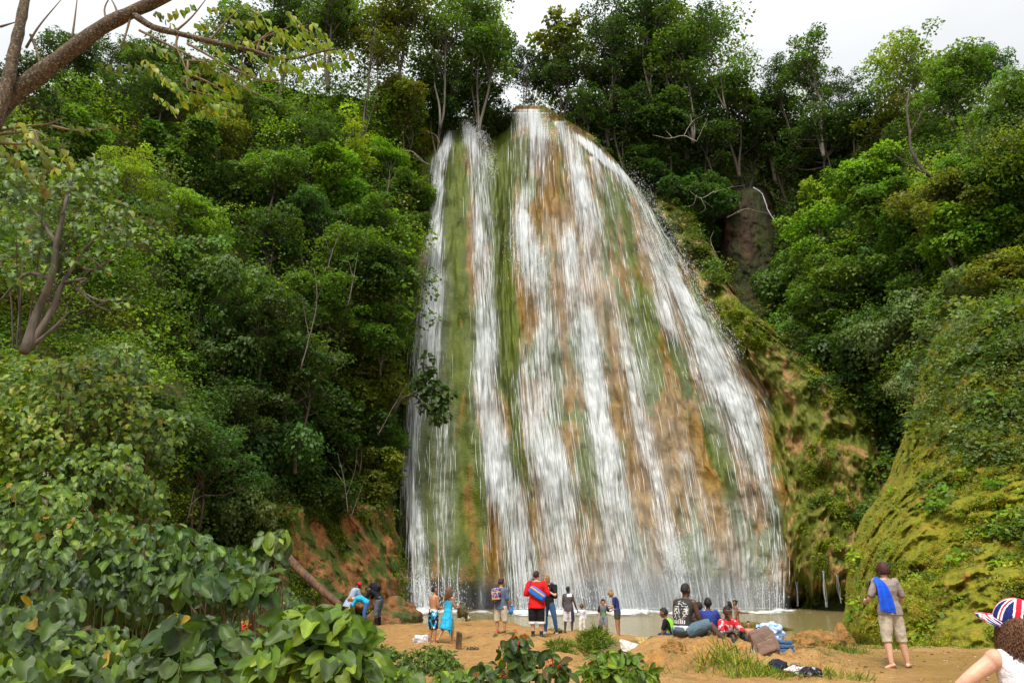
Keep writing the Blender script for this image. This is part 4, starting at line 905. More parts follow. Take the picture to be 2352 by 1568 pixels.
# ------------------------------------------------------------ bare stems and dead branches
def stems(name, label, cat, paths, d0, r, m=M_BARKM, group=None, dd=0.0):
    b = at(*paths[0][0], d0); root = empty(name, b, 0, label, cat, group); o = np.array(b)
    for k, pts in enumerate(paths):
        p = smooth_path([np.array(at(x, y, d0 + .3 * math.sin(x * .1) * (k > 0))) - o for x, y in pts], 16); rr = r * (1 if k == 0 else .5); V, F = tube(p + RNG.normal(0, r * .25, p.shape), np.linspace(rr, rr * .3, 16), 6, .1)
        link('trunk' if k == 0 else 'limb', mesh_np('stem', V, F), m, root)
BS = 'bare stems standing out of the hillside forest'
for lb, d, r, P_ in [
 ('pale bare stem leaning right below the fan palm',40,.08,[[(800,700),(812,640),(822,580)],[(812,640),(800,600),(790,580)]]),
 ('pair of pale thin stems left of the fan palm',38,.07,[[(752,620),(770,560),(800,500)],[(760,590),(745,540),(740,510)]]),
 ('long pale stems rising out of the dark hollow',33,.08,[[(690,850),(715,760),(728,690),(722,620)],[(712,780),(700,720),(695,680)],[(722,700),(745,650)]]),
 ('tangle of pale hanging roots above the orange bank',34,.05,[[(800,1180),(790,1100),(775,1040)],[(795,1140),(815,1080),(820,1030)],[(790,1110),(770,1080),(755,1060)],[(805,1190),(830,1120),(845,1080)]]),
 ('white slanting stem above the near thicket, centre left',26,.06,[[(432,1190),(440,1150),(448,1120)],[(438,1160),(460,1140),(490,1136)]]),
 ('thin white stem above the near thicket, right of the yellow green shrub',24,.04,[[(345,1200),(350,1140),(358,1090)]]),
 ('pale stem leaning over the white stream beside the sprig',40,.07,[[(868,1000),(900,940),(935,880)],[(900,940),(925,905)]]),
 ('pale forked stem of the umbrella shaped tree',44,.08,[[(890,440),(893,420),(895,390)],[(893,425),(875,395)],[(894,420),(915,390)]]),
 ('curving pale stem among dark leaves at upper centre left',46,.08,[[(1010,330),(1000,310),(975,300)]])]:
    stems('bare_stem', lb, 'stem', P_, d, r * .5, group=BS)
DB = 'dead branches round the top of the fall'
for lb, d, r, P_ in [
 ('dead grey branches sweeping left of the right cascade trees',52,.09,[[(1600,325),(1570,312),(1535,318),(1500,310)],[(1570,312),(1590,280),(1620,262)],[(1590,282),(1585,262)],[(1600,325),(1612,300),(1625,272)],[(1545,317),(1530,300)]]),
 ('tangled dead twigs left of the brown dome rock',54,.07,[[(1640,440),(1610,455),(1585,440)],[(1610,455),(1620,480),(1600,492)],[(1640,440),(1680,430),(1712,425)],[(1600,448),(1592,470),(1575,475)],[(1615,460),(1640,478)]]),
 ('small white dead twigs above the mossy strip',55,.05,[[(1640,575),(1632,550),(1640,530)],[(1634,560),(1622,545)],[(1640,575),(1655,600)]]),
 ('bleached hanging branch beside the yellow leaved bush',47,.06,[[(930,345),(950,350),(975,372),(995,380)],[(950,350),(965,368),(985,378)]]),
 ('brown bare branch over the dome rock',58,.05,[[(1670,500),(1710,480),(1740,485),(1770,492)],[(1710,480),(1690,492)]])]:
    stems('dead_branch', lb, 'branch', P_, d, r * .5, M_BARKP, group=DB)
stems('curved_tree', 'dark S curved trunk standing over the right slope', 'tree', [[(2180,430),(2130,400),(2095,350),(2090,300),(2085,240),(2090,200)],[(2130,400),(2075,370),(2040,340)],[(2092,310),(2110,270),(2130,240)],[(2086,240),(2070,215)]], 42, .14, M_BARK)
# thin far stream on the brown dome and the drips off the right overhang
def ribbon_water(label, pts, d, w, n=1):
    b = at(*pts[0], d); root = empty('trickle', b, 0, label, 'trickle'); o = np.array(b); ps = []
    for k in range(n):
        p = smooth_path([np.array(at(x + RNG.normal(0, 1.6) * (n > 1), y, d)) - o for x, y in pts], 24); p += RNG.normal(0, w * .3, p.shape); ps.append(tube(p, w * (.6 + .4 * np.abs(np.sin(np.arange(24) * 1.3 + k))), 5))
    V, F = cat_parts(ps); me = mesh_np('falling_water', V, F); link('falling_water', me, bpy.data.materials['water_threads'], root)['kind'] = 'stuff'
ribbon_water('thin white stream bending down the right side of the brown dome rock', [(1730,430),(1750,445),(1758,465),(1768,490),(1782,510)], 59, .05)
ribbon_water('thin strands dripping off the right overhang, left of the mossy spur', [(1890,1310),(1894,1350),(1898,1394)], 43.5, .006, 6)
ribbon_water('second small drip against the dark cave by the mossy spur', [(1922,1320),(1926,1350),(1931,1385)], 43, .005, 4)
ribbon_water('fine drops falling from the mossy edge right of the great fall', [(1830,1335),(1832,1360),(1834,1392)], 44, .004, 3)
# ============================================================ FOREGROUND PLANTS
def plant(name, label, cat, blobs, kindn, leafpx, n, tints, droop=.5, root=None, width=1.0, stem=M_STEM, stem_r=.012, mat=M_LEAFN, cam_face=.6, group=None, stems=8, flowers=None, outward=.6, spread=.35):
    """blobs: (px, py, rx, ry, d, dd) leaf-bearing parts of the plant; real leaves of real size on real stems"""
    if root is None:
        b0 = blobs[0]; c = at(b0[0], b0[1], b0[4]); root = Vector((c.x, c.y, ground_z(c.x, c.y)))
    rt = empty(name, root, 0, label, cat, group); o = np.array(root)
    n = int(n * 1.2); w = np.array([b[2] * b[3] for b in blobs], float); cnt = np.maximum(1, (n * w / w.sum()).astype(int))
    P, Y, N, S, TT = [], [], [], [], []; parts = []
    for b, c in zip(blobs, cnt):
        a = RNG.uniform(0, 2 * math.pi, c); r = RNG.uniform(0, 1, c) ** .5 * (1 + .2 * np.sin(a * 3 + b[0])); x = b[0] + b[2] * r * np.cos(a); y = b[1] + b[3] * r * np.sin(a)
        d = b[4] + b[5] * RNG.uniform(-1, 1, c) * np.sqrt(np.clip(1.05 - r * r * .8, .05, 1)); p = atn(x, y, d) - o
        cc = np.array(at(b[0], b[1] + b[3] * .4, b[4] + b[5] * .5)) - o; od = unit(p - cc)
        Y.append(unit(outward * od * np.array([1, .6, .4]) + RNG.normal(0, spread, (c, 3)) + np.array([0, -.15, -droop])))
        N.append(unit(np.array([0, -cam_face, .75]) + od * .35 + RNG.normal(0, .42, (c, 3)))); P.append(p)
        S.append(leafpx * (.95 if kindn == 'ovalf' else .9) * d / FPX * (.4 + .95 * RNG.rand(c) ** .8))
        base = np.array([TINTS[tints[i]] for i in RNG.randint(0, len(tints), c)]); base[RNG.rand(c) < .012] = (.34,.22,.02); base[RNG.rand(c) < .012] = (.14,.09,.03); base = base * np.where(kindn[-1] == 'f', .66, .82); TT.append(np.clip(base * RNG.uniform(.7, 1.3, (c, 1)), 0, .6))
        for k in range(stems):
            e = p[RNG.randint(c)]; s0 = np.array([RNG.uniform(-.1, .1), RNG.uniform(-.1, .1), 0]) + cc * np.array([.15, .15, 0])
            m = (s0 + e) / 2 + np.array([RNG.normal(0, .08), RNG.normal(0, .08), .12 * np.linalg.norm(e - s0)])
            parts.append(tube(smooth_path([s0, m, e], 9), np.linspace(stem_r, stem_r * .25, 9), 5, cap=False))
    P, Y, N, S, TT = map(np.concatenate, (P, Y, N, S, TT))
    V, F, T_ = leaves_arrays(kindn, P, Y, N, S, TT, width)
    link('foliage', mesh_np('foliage', V, F, smooth=kindn not in ('far',), tint=T_), mat, rt)
    V, F = cat_parts(parts); link('stem', mesh_np('stem', V, F), stem, rt)
    if flowers:
        k, col, size = flowers; idx = RNG.choice(len(P), k); pp = []
        for i in idx:
            for _ in range(7):
                q = P[i] + RNG.normal(0, size * 1.3, 3) + np.array([0, -.05, .04]); pp.append(tube([q, q + rdir(1, .5)[0] * size * 1.8], [size * .5, size * .22], 5))
        V, F = cat_parts(pp); link('flowers', mesh_np('flowers', V, F), col, rt)['kind'] = 'stuff'
    return rt
M_RED = flat_mat('petal_red', (0.55, 0.035, 0.01), 0.5); M_CREAM = flat_mat('petal_cream', (0.45, 0.48, 0.25), 0.6)
# hillside shrubs, left, nearer than the forest
plant('near_shrub','yellow green shrub with small pale leaves at the left edge, mid height','shrub',[(110,900,150,95,14,1.2),(250,960,110,80,14,1),(60,1000,130,90,13,1)],'oval',21,2300,['lime','bright','mid','yellow','lime'],.4,root=(-9.5,14.5,1.5),stem=M_STEMB,stem_r=.05,stems=12)
plant('near_shrub','green shrub with drooping pointed leaves in tiers at left','shrub',[(250,850,100,60,15,1),(330,1000,95,70,15,1),(200,1080,150,60,13,1),(300,1150,90,50,14,1)],'oval',21,2200,['bright','mid','mid','lime'],.6,root=(-8.2,15,1.5),stem=M_STEMB,stem_r=.05,stems=12)
plant('near_tree','near tree with pale leaning forked stems and bright leaf sprays at the left edge','tree',
  [(60,460,80,80,12,1.2),(160,420,95,65,12,1),(240,500,80,55,12,1),(60,600,70,60,12,1),(200,600,60,28,12,.8),(290,545,38,22,12,.5),(280,690,32,14,12,.4),(30,330,70,60,12,1),(220,390,45,30,12,.6)],
  'oval',24,900,['bright','mid','lime','grey','mid','bright'],.4,root=tuple(at(50,800,12.5)),stem=M_BARKM,stem_r=.02,stems=1)
for k, pts in enumerate([[(55,800),(85,720),(118,640),(130,560),(150,470)],[(60,800),(110,730),(145,650),(190,580),(250,520)],[(60,800),(110,760),(160,715)],[(130,560),(90,500),(40,440)],[(118,640),(170,660),(230,690),(290,690)],[(118,600),(60,620),(0,680)]]):
    pass
def near_limbs():
    o = [x for x in bpy.data.objects if x.name.startswith('near_tree')][0]; b = np.array(o.location); parts = []
    for pts, r in [([(55,810),(85,720),(118,640),(130,560),(150,470),(165,400)],.085),([(60,805),(110,730),(145,650),(190,580),(250,520)],.07),([(60,800),(110,765),(160,715)],.045),([(130,560),(90,500),(40,440)],.04),([(145,650),(200,640),(180,660),(230,690),(300,688)],.03),([(118,640),(60,630),(0,690)],.045),([(150,600),(210,620),(250,600),(300,550)],.028),([(160,650),(240,710),(320,700)],.02),([(190,580),(230,610),(260,640)],.02),([(250,520),(300,490)],.02)]:
        p = smooth_path([np.array(at(x, y, 12 + .2 * math.sin(x))) - b for x, y in pts], 16); parts.append(tube(p, np.linspace(r, r * .3, 16), 7, .06))
    V, F = cat_parts(parts); link('trunk', mesh_np('trunk', V, F), M_BARKM, o)
near_limbs()
# the leafy thicket, bottom left
G1 = ['mid','bright','mid','dark','lime']; G2 = ['dark','mid','blue','mid']
TH = 'climbing leaves of the near thicket'
plant('vine_thicket','light green climbing thicket rising at the left edge','vine',[(60,1160,130,70,8,.9),(200,1225,120,50,8,.9),(60,1250,130,70,7.5,.8)],'ovalf',27,1000,['bright','lime','bright','mid'],.45,root=(-4.6,7.6,.5),stem_r=.01,flowers=(16,M_CREAM,.012),cam_face=.5)
plant('vine_thicket','pointed dark leaves hanging from the top edge of the near thicket','vine',[(330,1235,110,38,8.5,.7),(440,1280,100,48,8.3,.8),(280,1300,110,50,8,.8),(540,1300,70,42,8.5,.7)],'ovalf',30,1200,['mid','dark','mid','bright','blue'],.75,root=(-3.6,8.3,.45),stem_r=.012,cam_face=.7)
plant('broadleaf_shrub','pale dusty leaf cluster at the right tip of the near thicket','shrub',[(625,1245,38,28,8.5,.4),(600,1290,42,30,8.5,.4),(640,1225,20,12,8.5,.2)],'ovalf',40,110,['silver','grey','mid','lime'],.7,root=(-2.8,8.6,.35),stem=M_STEMB,stem_r=.014)
plant('vine_thicket','dark middle of the near thicket with hanging stems','vine',[(120,1340,150,70,7,1),(320,1370,130,55,7.2,.9),(480,1380,90,45,7.4,.8)],'ovalf',30,800,['dark','mid','deep','mid'],.7,root=(-3.6,7,.45),stem_r=.009,stems=14)
plant('vine_thicket','heart shaped leaves low in the left bottom corner','vine',[(60,1450,120,75,5,.7),(180,1500,130,60,4.8,.6),(60,1545,120,50,4.4,.5),(290,1540,80,45,4.6,.5)],'heartf',40,560,['mid','mid','bright','mid','dark','lime'],.5,root=(-3.0,4.6,.5),stem_r=.006,stems=9)
plant('broadleaf_shrub','dark green shrub with very large oval leaves, bottom left of centre','shrub',[(460,1455,95,42,4.6,.4),(400,1505,85,40,4.5,.4),(540,1490,40,50,4.6,.3),(440,1550,110,28,4.3,.3)],'ovalf',62,150,['blue','mid','dark','grey'],.3,root=(-1.35,4.0,.55),stem=M_STEMB,stem_r=.012,width=.95,cam_face=.7,stems=4,flowers=(5,M_RED,.01))
plant('vine_thicket','bright heart leaved creeper climbing in front of the sand bank','vine',[(700,1435,65,38,4.1,.35),(780,1455,58,50,4.1,.35),(660,1515,80,48,4.0,.3),(790,1535,88,42,3.9,.3),(720,1425,45,22,4.2,.2)],'heartf',50,330,['bright','bright','lime','mid'],.35,root=(-1.0,4.4,.55),stem_r=.006,cam_face=.75,stems=7)
plant('broadleaf_shrub','small leaved green bush between the large leaved shrub and the orange bank','shrub',[(640,1400,65,32,12,1),(590,1440,60,30,12,1)],'oval',18,420,['dark','mid','deep'],.4,root=(-4.6,12.3,.4))
plant('broadleaf_shrub','bush with tiny dark leaves below the leaning log','shrub',[(620,1375,50,28,20,1.2),(655,1395,45,32,20,1.2),(700,1410,40,22,20,1)],'oval',13,700,['dark','deep','mid'],.4,root=(-7,20.5,.3))
plant('broadleaf_shrub','green plant with reddish buds behind the creeper','shrub',[(450,1340,60,30,6.5,.5),(560,1350,60,26,6.5,.4),(590,1330,30,20,6.5,.3)],'ovalf',44,110,['blue','mid','bright'],.35,root=(-2.2,6.5,.5),stem=M_STEMB)
# plants along the bottom, centre
plant('broadleaf_shrub','shrub with round dark leaves and red flowers in front of the sand, bottom centre','shrub',[(1170,1475,34,24,8,.3),(1215,1505,48,20,8,.3),(1160,1540,58,22,7.8,.3),(1262,1542,52,22,7.8,.3),(1125,1558,40,12,7.6,.3)],'ovalf',25,210,['dark','mid','mid','deep'],.35,root=tuple(at(1200,1600,7.9)),stem=M_STEMB,stem_r=.01,width=1.2,flowers=(26,M_RED,.010),stems=7)
plant('broadleaf_shrub','light green shrub with pointed leaves beside the little rapids','shrub',[(1410,1520,48,28,9,.4),(1440,1550,55,22,8.8,.4),(1375,1550,35,20,8.8,.3)],'ovalf',26,330,['bright','bright','mid','lime'],.35,root=tuple(at(1410,1600,9)),width=.8,stems=7)
plant('fern_bush','spreading bush of ferns and small leaves on the sand, left of centre','bush',[(975,1525,70,28,17,.9),(940,1548,60,20,16.5,.8),(1010,1550,60,18,16.5,.7),(1000,1500,35,14,17.4,.5)],'oval',13,1700,['mid','dark','bright','mid','olive'],.3,cam_face=.4,width=.7)
plant('fern_bush','round grassy bush on the bank edge beside the little rapids','bush',[(1365,1475,36,20,22,.7),(1335,1495,34,18,21.5,.6),(1370,1455,20,10,22.3,.4)],'blade',20,1500,['bright','mid','lime','olive'],-.1,width=1.0,cam_face=.3,outward=1.0)
plant('fern_bush','small round green bush on the sand below the couple talking','bush',[(1285,1485,26,15,20,.5),(1300,1505,24,11,19.6,.4)],'blade',16,800,['bright','mid','lime'],-.1,cam_face=.3,outward=1.0)
plant('fern_bush','low weeds at the right end of the heart leaved creeper','bush',[(880,1500,34,16,17.5,.6),(860,1520,30,14,17,.5)],'oval',12,600,['mid','bright','olive'],.2)
plant('fern_bush','broad leaf weeds at the very bottom, left of centre','bush',[(900,1558,60,16,9,.4),(1050,1560,55,12,9,.4)],'heart',26,190,['bright','mid','lime'],.3)
def tuft(label, spots, n, h, tints, group='grass tufts on the mound and mud'):
    x0 = at(*spots[0]); rt = empty('grass_tuft', (x0.x, x0.y, ground_z(x0.x, x0.y)), 0, label, 'grass', group); o = np.array(rt.location); P = []
    for sx, sy_, d in spots:
        c = at(sx, sy_, d); m = max(6, n // len(spots)); x = c.x + RNG.normal(0, .16, m); y = c.y + RNG.normal(0, .13, m)
        P.append(np.c_[x, y, gz(x, y) + gdetail(x, y) - .01])
    P = np.concatenate(P) - o; k = len(P); yd = unit(RNG.normal(0, .55, (k, 3)) * (1, 1, .2) + np.array([0, -.05, .75])); nr = unit(yd * (1, 1, 0) + RNG.normal(0, .3, (k, 3)) + np.array([0, 0, .6]))
    t = np.array([TINTS[tints[i]] for i in RNG.randint(0, len(tints), k)]) * RNG.uniform(.8, 1.3, (k, 1))
    V, F, T_ = leaves_arrays('blade', P, yd, nr, h * RNG.uniform(.5, 1.2, k), t, .55); link('blades', mesh_np('blades', V, F, tint=T_), M_LEAFN, rt)['kind'] = 'stuff'
GR = ['olive','lime','mid','yellow','bright']
tuft('long arching grass on the front face of the mound',[(1660,1500,12.4),(1680,1515,12),(1700,1530,11.7),(1650,1520,12)],230,.34,GR)
tuft('yellowing grass at the foot of the mound, below the brown backpack',[(1740,1545,11.4),(1770,1560,11.1),(1720,1560,11.1),(1700,1560,11.1)],360,.22,GR)
tuft('grass round the dark clothes at the bottom',[(1830,1560,11),(1880,1566,10.9),(1800,1550,11.3),(1930,1568,10.9),(1965,1560,11)],320,.18,GR)
tuft('weeds covering the orange knoll beside the pool',[(1870,1455,15.2),(1890,1470,14.8),(1910,1485,14.6),(1925,1480,14.9),(1945,1497,14.6),(1960,1505,14.4),(1860,1462,15),(1900,1492,14.3),(1930,1500,14)],1100,.17,['olive','mid','lime','mid'])
tuft('thin line of grass along a crack in the mud',[(1895,1515,13.2),(1910,1525,12.9),(1925,1538,12.5),(1885,1508,13.4)],200,.10,['olive','mid'])
tuft('short grass with white specks below the light green shrub',[(1500,1560,11.4),(1490,1566,11.2),(1610,1540,11.6)],120,.2,GR)
tuft('moss and short grass at the foot of the mossy spur',[(1990,1494,16),(2020,1497,15.8),(2060,1498,15.7),(2120,1492,16),(2200,1488,16.2),(2260,1486,16.3)],700,.14,['bright','mid','lime'])

# ============================================================ OVERHANGING TREE, top left, close to the camera
def overhang():
    d = 4.2; root = empty('overhanging_tree', at(-40, 420, d), 0, 'thick lichen spotted trunk leaning in from the left edge with a leafy overhanging branch', 'tree'); o = np.array(root.location)
    P3 = lambda pts, dd=d: [np.array(at(x, y, dd + (q[0] if (q := r) else 0))) - o for x, y, *r in pts]
    M_BL = bark_mat('bark_near', (0.035, 0.022, 0.014), (0.13, 0.08, 0.045), 45, (0.26, 0.22, 0.12))
    def limb(nm, pts, r0, r1, m=M_BL, dd=d, n=26):
        p = smooth_path([np.array(at(x, y, dd)) - o for x, y in pts], n); V, F = tube(p, np.linspace(r0, r1, n) * (1 + .06 * np.sin(np.arange(n) * 1.7)), 10, .05); link(nm, mesh_np(nm, V, F), m, root); return p
    limb('trunk', [(-60,420),(-10,262),(60,195),(150,125),(240,60),(310,25),(410,-20),(520,-60)], .075, .035)
    limb('limb', [(-20,300),(15,200),(32,120),(50,40),(62,-30)], .045, .03, dd=4.1)
    br = limb('branch', [(305,32),(350,62),(400,75),(480,95),(540,108),(580,116),(640,135),(690,132),(740,118),(780,112)], .026, .005)
    tw = []
    for pts in [[(410,78),(405,105),(420,140),(430,170),(432,200)],[(250,60),(240,20),(262,-20)],[(270,30),(262,10),(250,-10)],[(165,90),(172,40),(178,-10)],[(60,110),(90,60),(140,0)],[(70,80),(90,140),(80,190)],
                [(300,40),(285,90),(262,125)],[(320,70),(400,110),(500,160),(560,200),(640,240)],[(430,100),(520,150),(600,185),(660,183)],[(425,140),(480,142),(500,145)],[(480,95),(520,50),(560,10)],[(560,112),(610,85),(670,60)],[(400,75),(440,40),(480,-10)],
                [(432,140),(430,200),(450,210),(520,230)],[(0,300),(60,290),(110,285),(150,270)],[(0,330),(60,330),(130,320)],[(-10,310),(40,305),(80,300),(110,320)],[(80,300),(96,350),(110,400)],[(120,290),(180,300),(270,292)],[(590,118),(600,90),(640,60)],[(0,62),(40,50)],[(432,170),(480,190),(520,215)]]:
        p = smooth_path([np.array(at(x, y, d)) - o for x, y in pts], 12); tw.append((p, tube(p, np.linspace(.010, .003, 12), 5)))
    V, F = cat_parts([t[1] for t in tw]); link('twigs', mesh_np('twigs', V, F), M_STEMB, root)
    # leaflets in rows along leafy twigs
    P, Y, N, S, TT = [], [], [], [], []
    def leaflets(px, py, n, ang, ln=46, tn=('olive','lime','lime','bright','yellow'), sz=30):
        ca, sa = math.cos(ang), math.sin(ang); dd = d + RNG.uniform(-.5, .5)
        for k in range(n):
            t = k / max(1, n - 1) - .5
            for s in (-1, 1):
                x = px + t * ln * ca * 2; y = py + t * ln * sa * 2; c = np.array(at(x, y, dd)) - o
                P.append(c); Y.append(np.array([ca * .5 + s * sa * .5 + RNG.normal(0, .2), RNG.normal(0, .3), -.9])); N.append(np.array([s * .8, -.7 + RNG.normal(0, .3), .3]) + RNG.normal(0, .2, 3))
                S.append(sz * dd / FPX * RNG.uniform(.7, 1.2)); TT.append(np.array(TINTS[tn[RNG.randint(len(tn))]]) * RNG.uniform(.8, 1.3))
    for x, y in [(500,20),(540,50),(590,30),(630,60),(680,50),(720,70),(600,80),(660,95),(720,110),(750,140),(700,150),(770,115),(560,150),(620,160),(680,170),(500,130),(470,60),(480,100),(440,190),(470,215),(500,200),(530,215),
                 (560,190),(400,200),(380,180),(450,230),(520,240),(490,180),(350,150),(370,120),(460,150),(580,100),(540,90),(640,120),(735,95),(385,50),(410,20),(700,90),(380,230),(420,235),(560,60),(650,75),(745,75),(590,140),(650,150),(530,170),(505,250),(475,255)]:
        leaflets(x + RNG.uniform(-8, 8), y + RNG.uniform(-8, 8), 5, RNG.uniform(-.5, .9), 28, sz=27)
    for x, y in [(60,300),(90,330),(30,360),(110,370),(60,390),(100,410),(20,320),(150,350)]: leaflets(x, y, 4, RNG.uniform(.4, 1.6), 24, ('olive','yellow','olive','brown'), 30)
    for x, y in [(180,290),(240,285),(290,150),(315,150),(250,150),(300,100),(340,110)]: leaflets(x, y, 3, .2, 20, ('olive','mid'), 26)
    V, F, T_ = leaves_arrays('oval', np.array(P), np.array(Y), unit(np.array(N)), np.array(S), np.array(TT), 1.05)
    link('foliage', mesh_np('foliage', V, F, tint=T_), leaf_mat('leaf_backlit', .4, .45), root)
overhang()
# leaning log on the left bank, wooden post, driftwood
def log(name, label, pts, r0, r1, cat, m=M_BARK):
    p = [np.array(at(*q)) for q in pts]; V, F = tube(smooth_path(p, 18), np.linspace(r0, r1, 18), 12, .07); c = V.mean(0)
    o = link(name, mesh_np(name, V - c, F), m); o.location = c; return tag(o, label, cat)
log('fallen_log', 'thick brown log leaning down the orange bank on the left', [(650,1268,31),(690,1310,30.5),(740,1355,30),(785,1392,29.8)], .19, .14, 'log', bark_mat('bark_log', (.05,.03,.02), (.17,.09,.045)))
log('driftwood', 'bare forked driftwood at the edge of the pool behind the woman in turquoise', [(1050,1388,29),(1062,1402,28.6),(1078,1422,28.2)], .05, .07, 'driftwood', M_BARKP)
def post():
    b = at(1053, 1488, 22.5); z = ground_z(b.x, b.y); V = []; s = .085
    prof = [(0,1),(.12,1.02),(.3,.98),(.5,.99)]; t = [(-1,-1,.02),(-.2,-1,.0),(1,-1,-.05),(1,1,-.02),(-1,1,.05)]
    for h, k in prof: V += [(x * s * k + h * .04, y * s * .7 * k, h + (dz if h > .4 else 0)) for x, y, dz in t]
    F = [(i * 5 + j, i * 5 + (j + 1) % 5, i * 5 + 5 + (j + 1) % 5, i * 5 + 5 + j) for i in range(3) for j in range(5)]
    me = bpy.data.meshes.new('wooden_post'); me.from_pydata(V, [], F + [(15,16,17,18,19)])
    o = link('wooden_post', me, bark_mat('post_wood', (.035,.022,.012), (.15,.09,.035), 9)); o.location = (b.x, b.y, z - .02); tag(o, 'short dark square wooden post set in the sand beside the turquoise towel', 'post')
post()
# ============================================================ PEOPLE
def solid(parts, voxel, sm=3):
    """fuse overlapping closed shapes into one continuous surface -> (V, F quads)"""
    V, F = cat_parts(parts); me = mesh_np('w', V, F); ob = bpy.data.objects.new('w', me); COL.objects.link(ob)
    m = ob.modifiers.new('r', 'REMESH'); m.mode = 'VOXEL'; m.voxel_size = voxel
    s = ob.modifiers.new('s', 'SMOOTH'); s.iterations = sm; s.factor = .5
    dg = bpy.context.evaluated_depsgraph_get(); ev = ob.evaluated_get(dg); m2 = bpy.data.meshes.new_from_object(ev)
    n = len(m2.vertices); v = np.empty(n * 3, np.float32); m2.vertices.foreach_get('co', v)
    k = len(m2.loops); li = np.empty(k, np.int32); m2.loops.foreach_get('vertex_index', li); tot = np.empty(len(m2.polygons), np.int32); m2.polygons.foreach_get('loop_total', tot)
    st = np.empty(len(tot), np.int32); m2.polygons.foreach_get('loop_start', st); F = []
    for c in np.unique(tot): s_ = st[tot == c]; F.append(li[s_[:, None] + np.arange(c)[None]])
    bpy.data.objects.remove(ob); bpy.data.meshes.remove(me); bpy.data.meshes.remove(m2)
    return v.reshape(-1, 3).astype(float), F
def vertex_normals(V, F):
    N = np.zeros_like(V)
    for f in F:
        n = np.cross(V[f[:, 1]] - V[f[:, 0]], V[f[:, 2]] - V[f[:, 0]])
        for k in range(f.shape[1]): np.add.at(N, f[:, k], n)
    return unit(N)
def etube(pts, rad, lat, n=16, cap=.55):
    """closed elliptical tube. rad: list of (a, b); a along lat (lateral), b across"""
    P = np.array(pts, float); rad = np.array([(r, r) if np.isscalar(r) else r for r in rad], float); m = len(P)
    T = unit(np.gradient(P, axis=0)); lat = np.array(lat, float)
    X = unit(lat[None] - (T @ lat)[:, None] * T); Y = np.cross(T, X)
    if cap:
        P = np.concatenate([P[:1] - T[:1] * rad[0].min() * cap, P, P[-1:] + T[-1:] * rad[-1].min() * cap]); rad = np.concatenate([rad[:1] * .6, rad, rad[-1:] * .6])
        X = np.concatenate([X[:1], X, X[-1:]]); Y = np.concatenate([Y[:1], Y, Y[-1:]]); m += 2
    a = np.arange(n) * 2 * math.pi / n
    V = (P[:, None] + rad[:, 0, None, None] * np.cos(a)[None, :, None] * X[:, None] + rad[:, 1, None, None] * np.sin(a)[None, :, None] * Y[:, None]).reshape(-1, 3)
    i, j = np.meshgrid(np.arange(m - 1), np.arange(n), indexing='ij'); a0 = (i * n + j).ravel(); a1 = (i * n + (j + 1) % n).ravel()
    V = np.concatenate([V, P[:1], P[-1:]]); c0, c1 = len(V) - 2, len(V) - 1; j = np.arange(n); e = (m - 1) * n
    return V, [np.stack([a0, a1, a1 + n, a0 + n], 1), np.concatenate([np.stack([(j + 1) % n, j, np.full(n, c0)], 1), np.stack([e + j, e + (j + 1) % n, np.full(n, c1)], 1)])]
def ball(c, r, n=14, basis=None):
    """ellipsoid; r scalar or 3; basis rows = axes"""
    r = np.array([r, r, r] if np.isscalar(r) else r, float); u = np.linspace(0, math.pi, n); v = np.arange(2 * n) * math.pi / n
    U, W_ = np.meshgrid(u[1:-1], v, indexing='ij'); q = np.stack([np.sin(U) * np.cos(W_), np.sin(U) * np.sin(W_), np.cos(U)], -1).reshape(-1, 3)
    q = np.concatenate([q, [[0, 0, 1], [0, 0, -1]]]) * r
    if basis is not None: q = q @ np.array(basis)
    m = 2 * n; k = n - 2; i, j = np.meshgrid(np.arange(k - 1), np.arange(m), indexing='ij'); a0 = (i * m + j).ravel(); a1 = (i * m + (j + 1) % m).ravel(); j = np.arange(m); e = (k - 1) * m; t, b = k * m, k * m + 1
    return q + np.array(c), [np.stack([a0, a0 + m, a1 + m, a1], 1), np.concatenate([np.stack([j, (j + 1) % m, np.full(m, t)], 1), np.stack([e + (j + 1) % m, e + j, np.full(m, b)], 1)])]
def cloth_mat(name, rough=.85):
    b = NB(name); a = b.n('Attribute', attribute_name='tint').outputs['Color']; n = b.noise(60, 3, b.coord()); n2 = b.noise(7, 4, b.coord(), 0.5)
    c = b.mix(1.0, a, b.ramp(n, [(0.3, .88), (0.7, 1.1)]), 'MULTIPLY')
    b.pbr(c, rough, b.bump(b.math('ADD', n2, b.math('MULTIPLY', n, .15)), .8, .04), spec=.2); return b.m
M_CLOTH = cloth_mat('cloth'); M_SHINY = cloth_mat('glossy_cloth', .4)
def skin_mat(name, col):
    b = NB(name); n = b.noise(12, 4, b.coord()); c = b.mix(1.0, col, b.ramp(n, [(0.3, .86), (0.7, 1.12)]), 'MULTIPLY')
    p = b.pbr(c, .48, b.bump(b.noise(90, 2, b.coord()), .15, .003), spec=.4); p.inputs['Subsurface Weight'].default_value = .08; p.inputs['Subsurface Scale'].default_value = .02; return b.m
SKIN = {'pale': skin_mat('skin_pale', (.58,.33,.22)), 'tan': skin_mat('skin_tan', (.42,.21,.115)), 'brown': skin_mat('skin_brown', (.22,.10,.05)), 'dark': skin_mat('skin_dark', (.085,.038,.022)), 'red': skin_mat('skin_flushed', (.50,.24,.15))}
HAIRM = {k: flat_mat('hair_' + k, c, .55, .35, 60, .6) for k, c in {'black': (.012,.01,.009), 'brown': (.028,.014,.009), 'curl': (.14,.066,.032), 'blond': (.28,.16,.06), 'red': (.055,.016,.010), 'chest': (.11,.045,.02)}.items()}
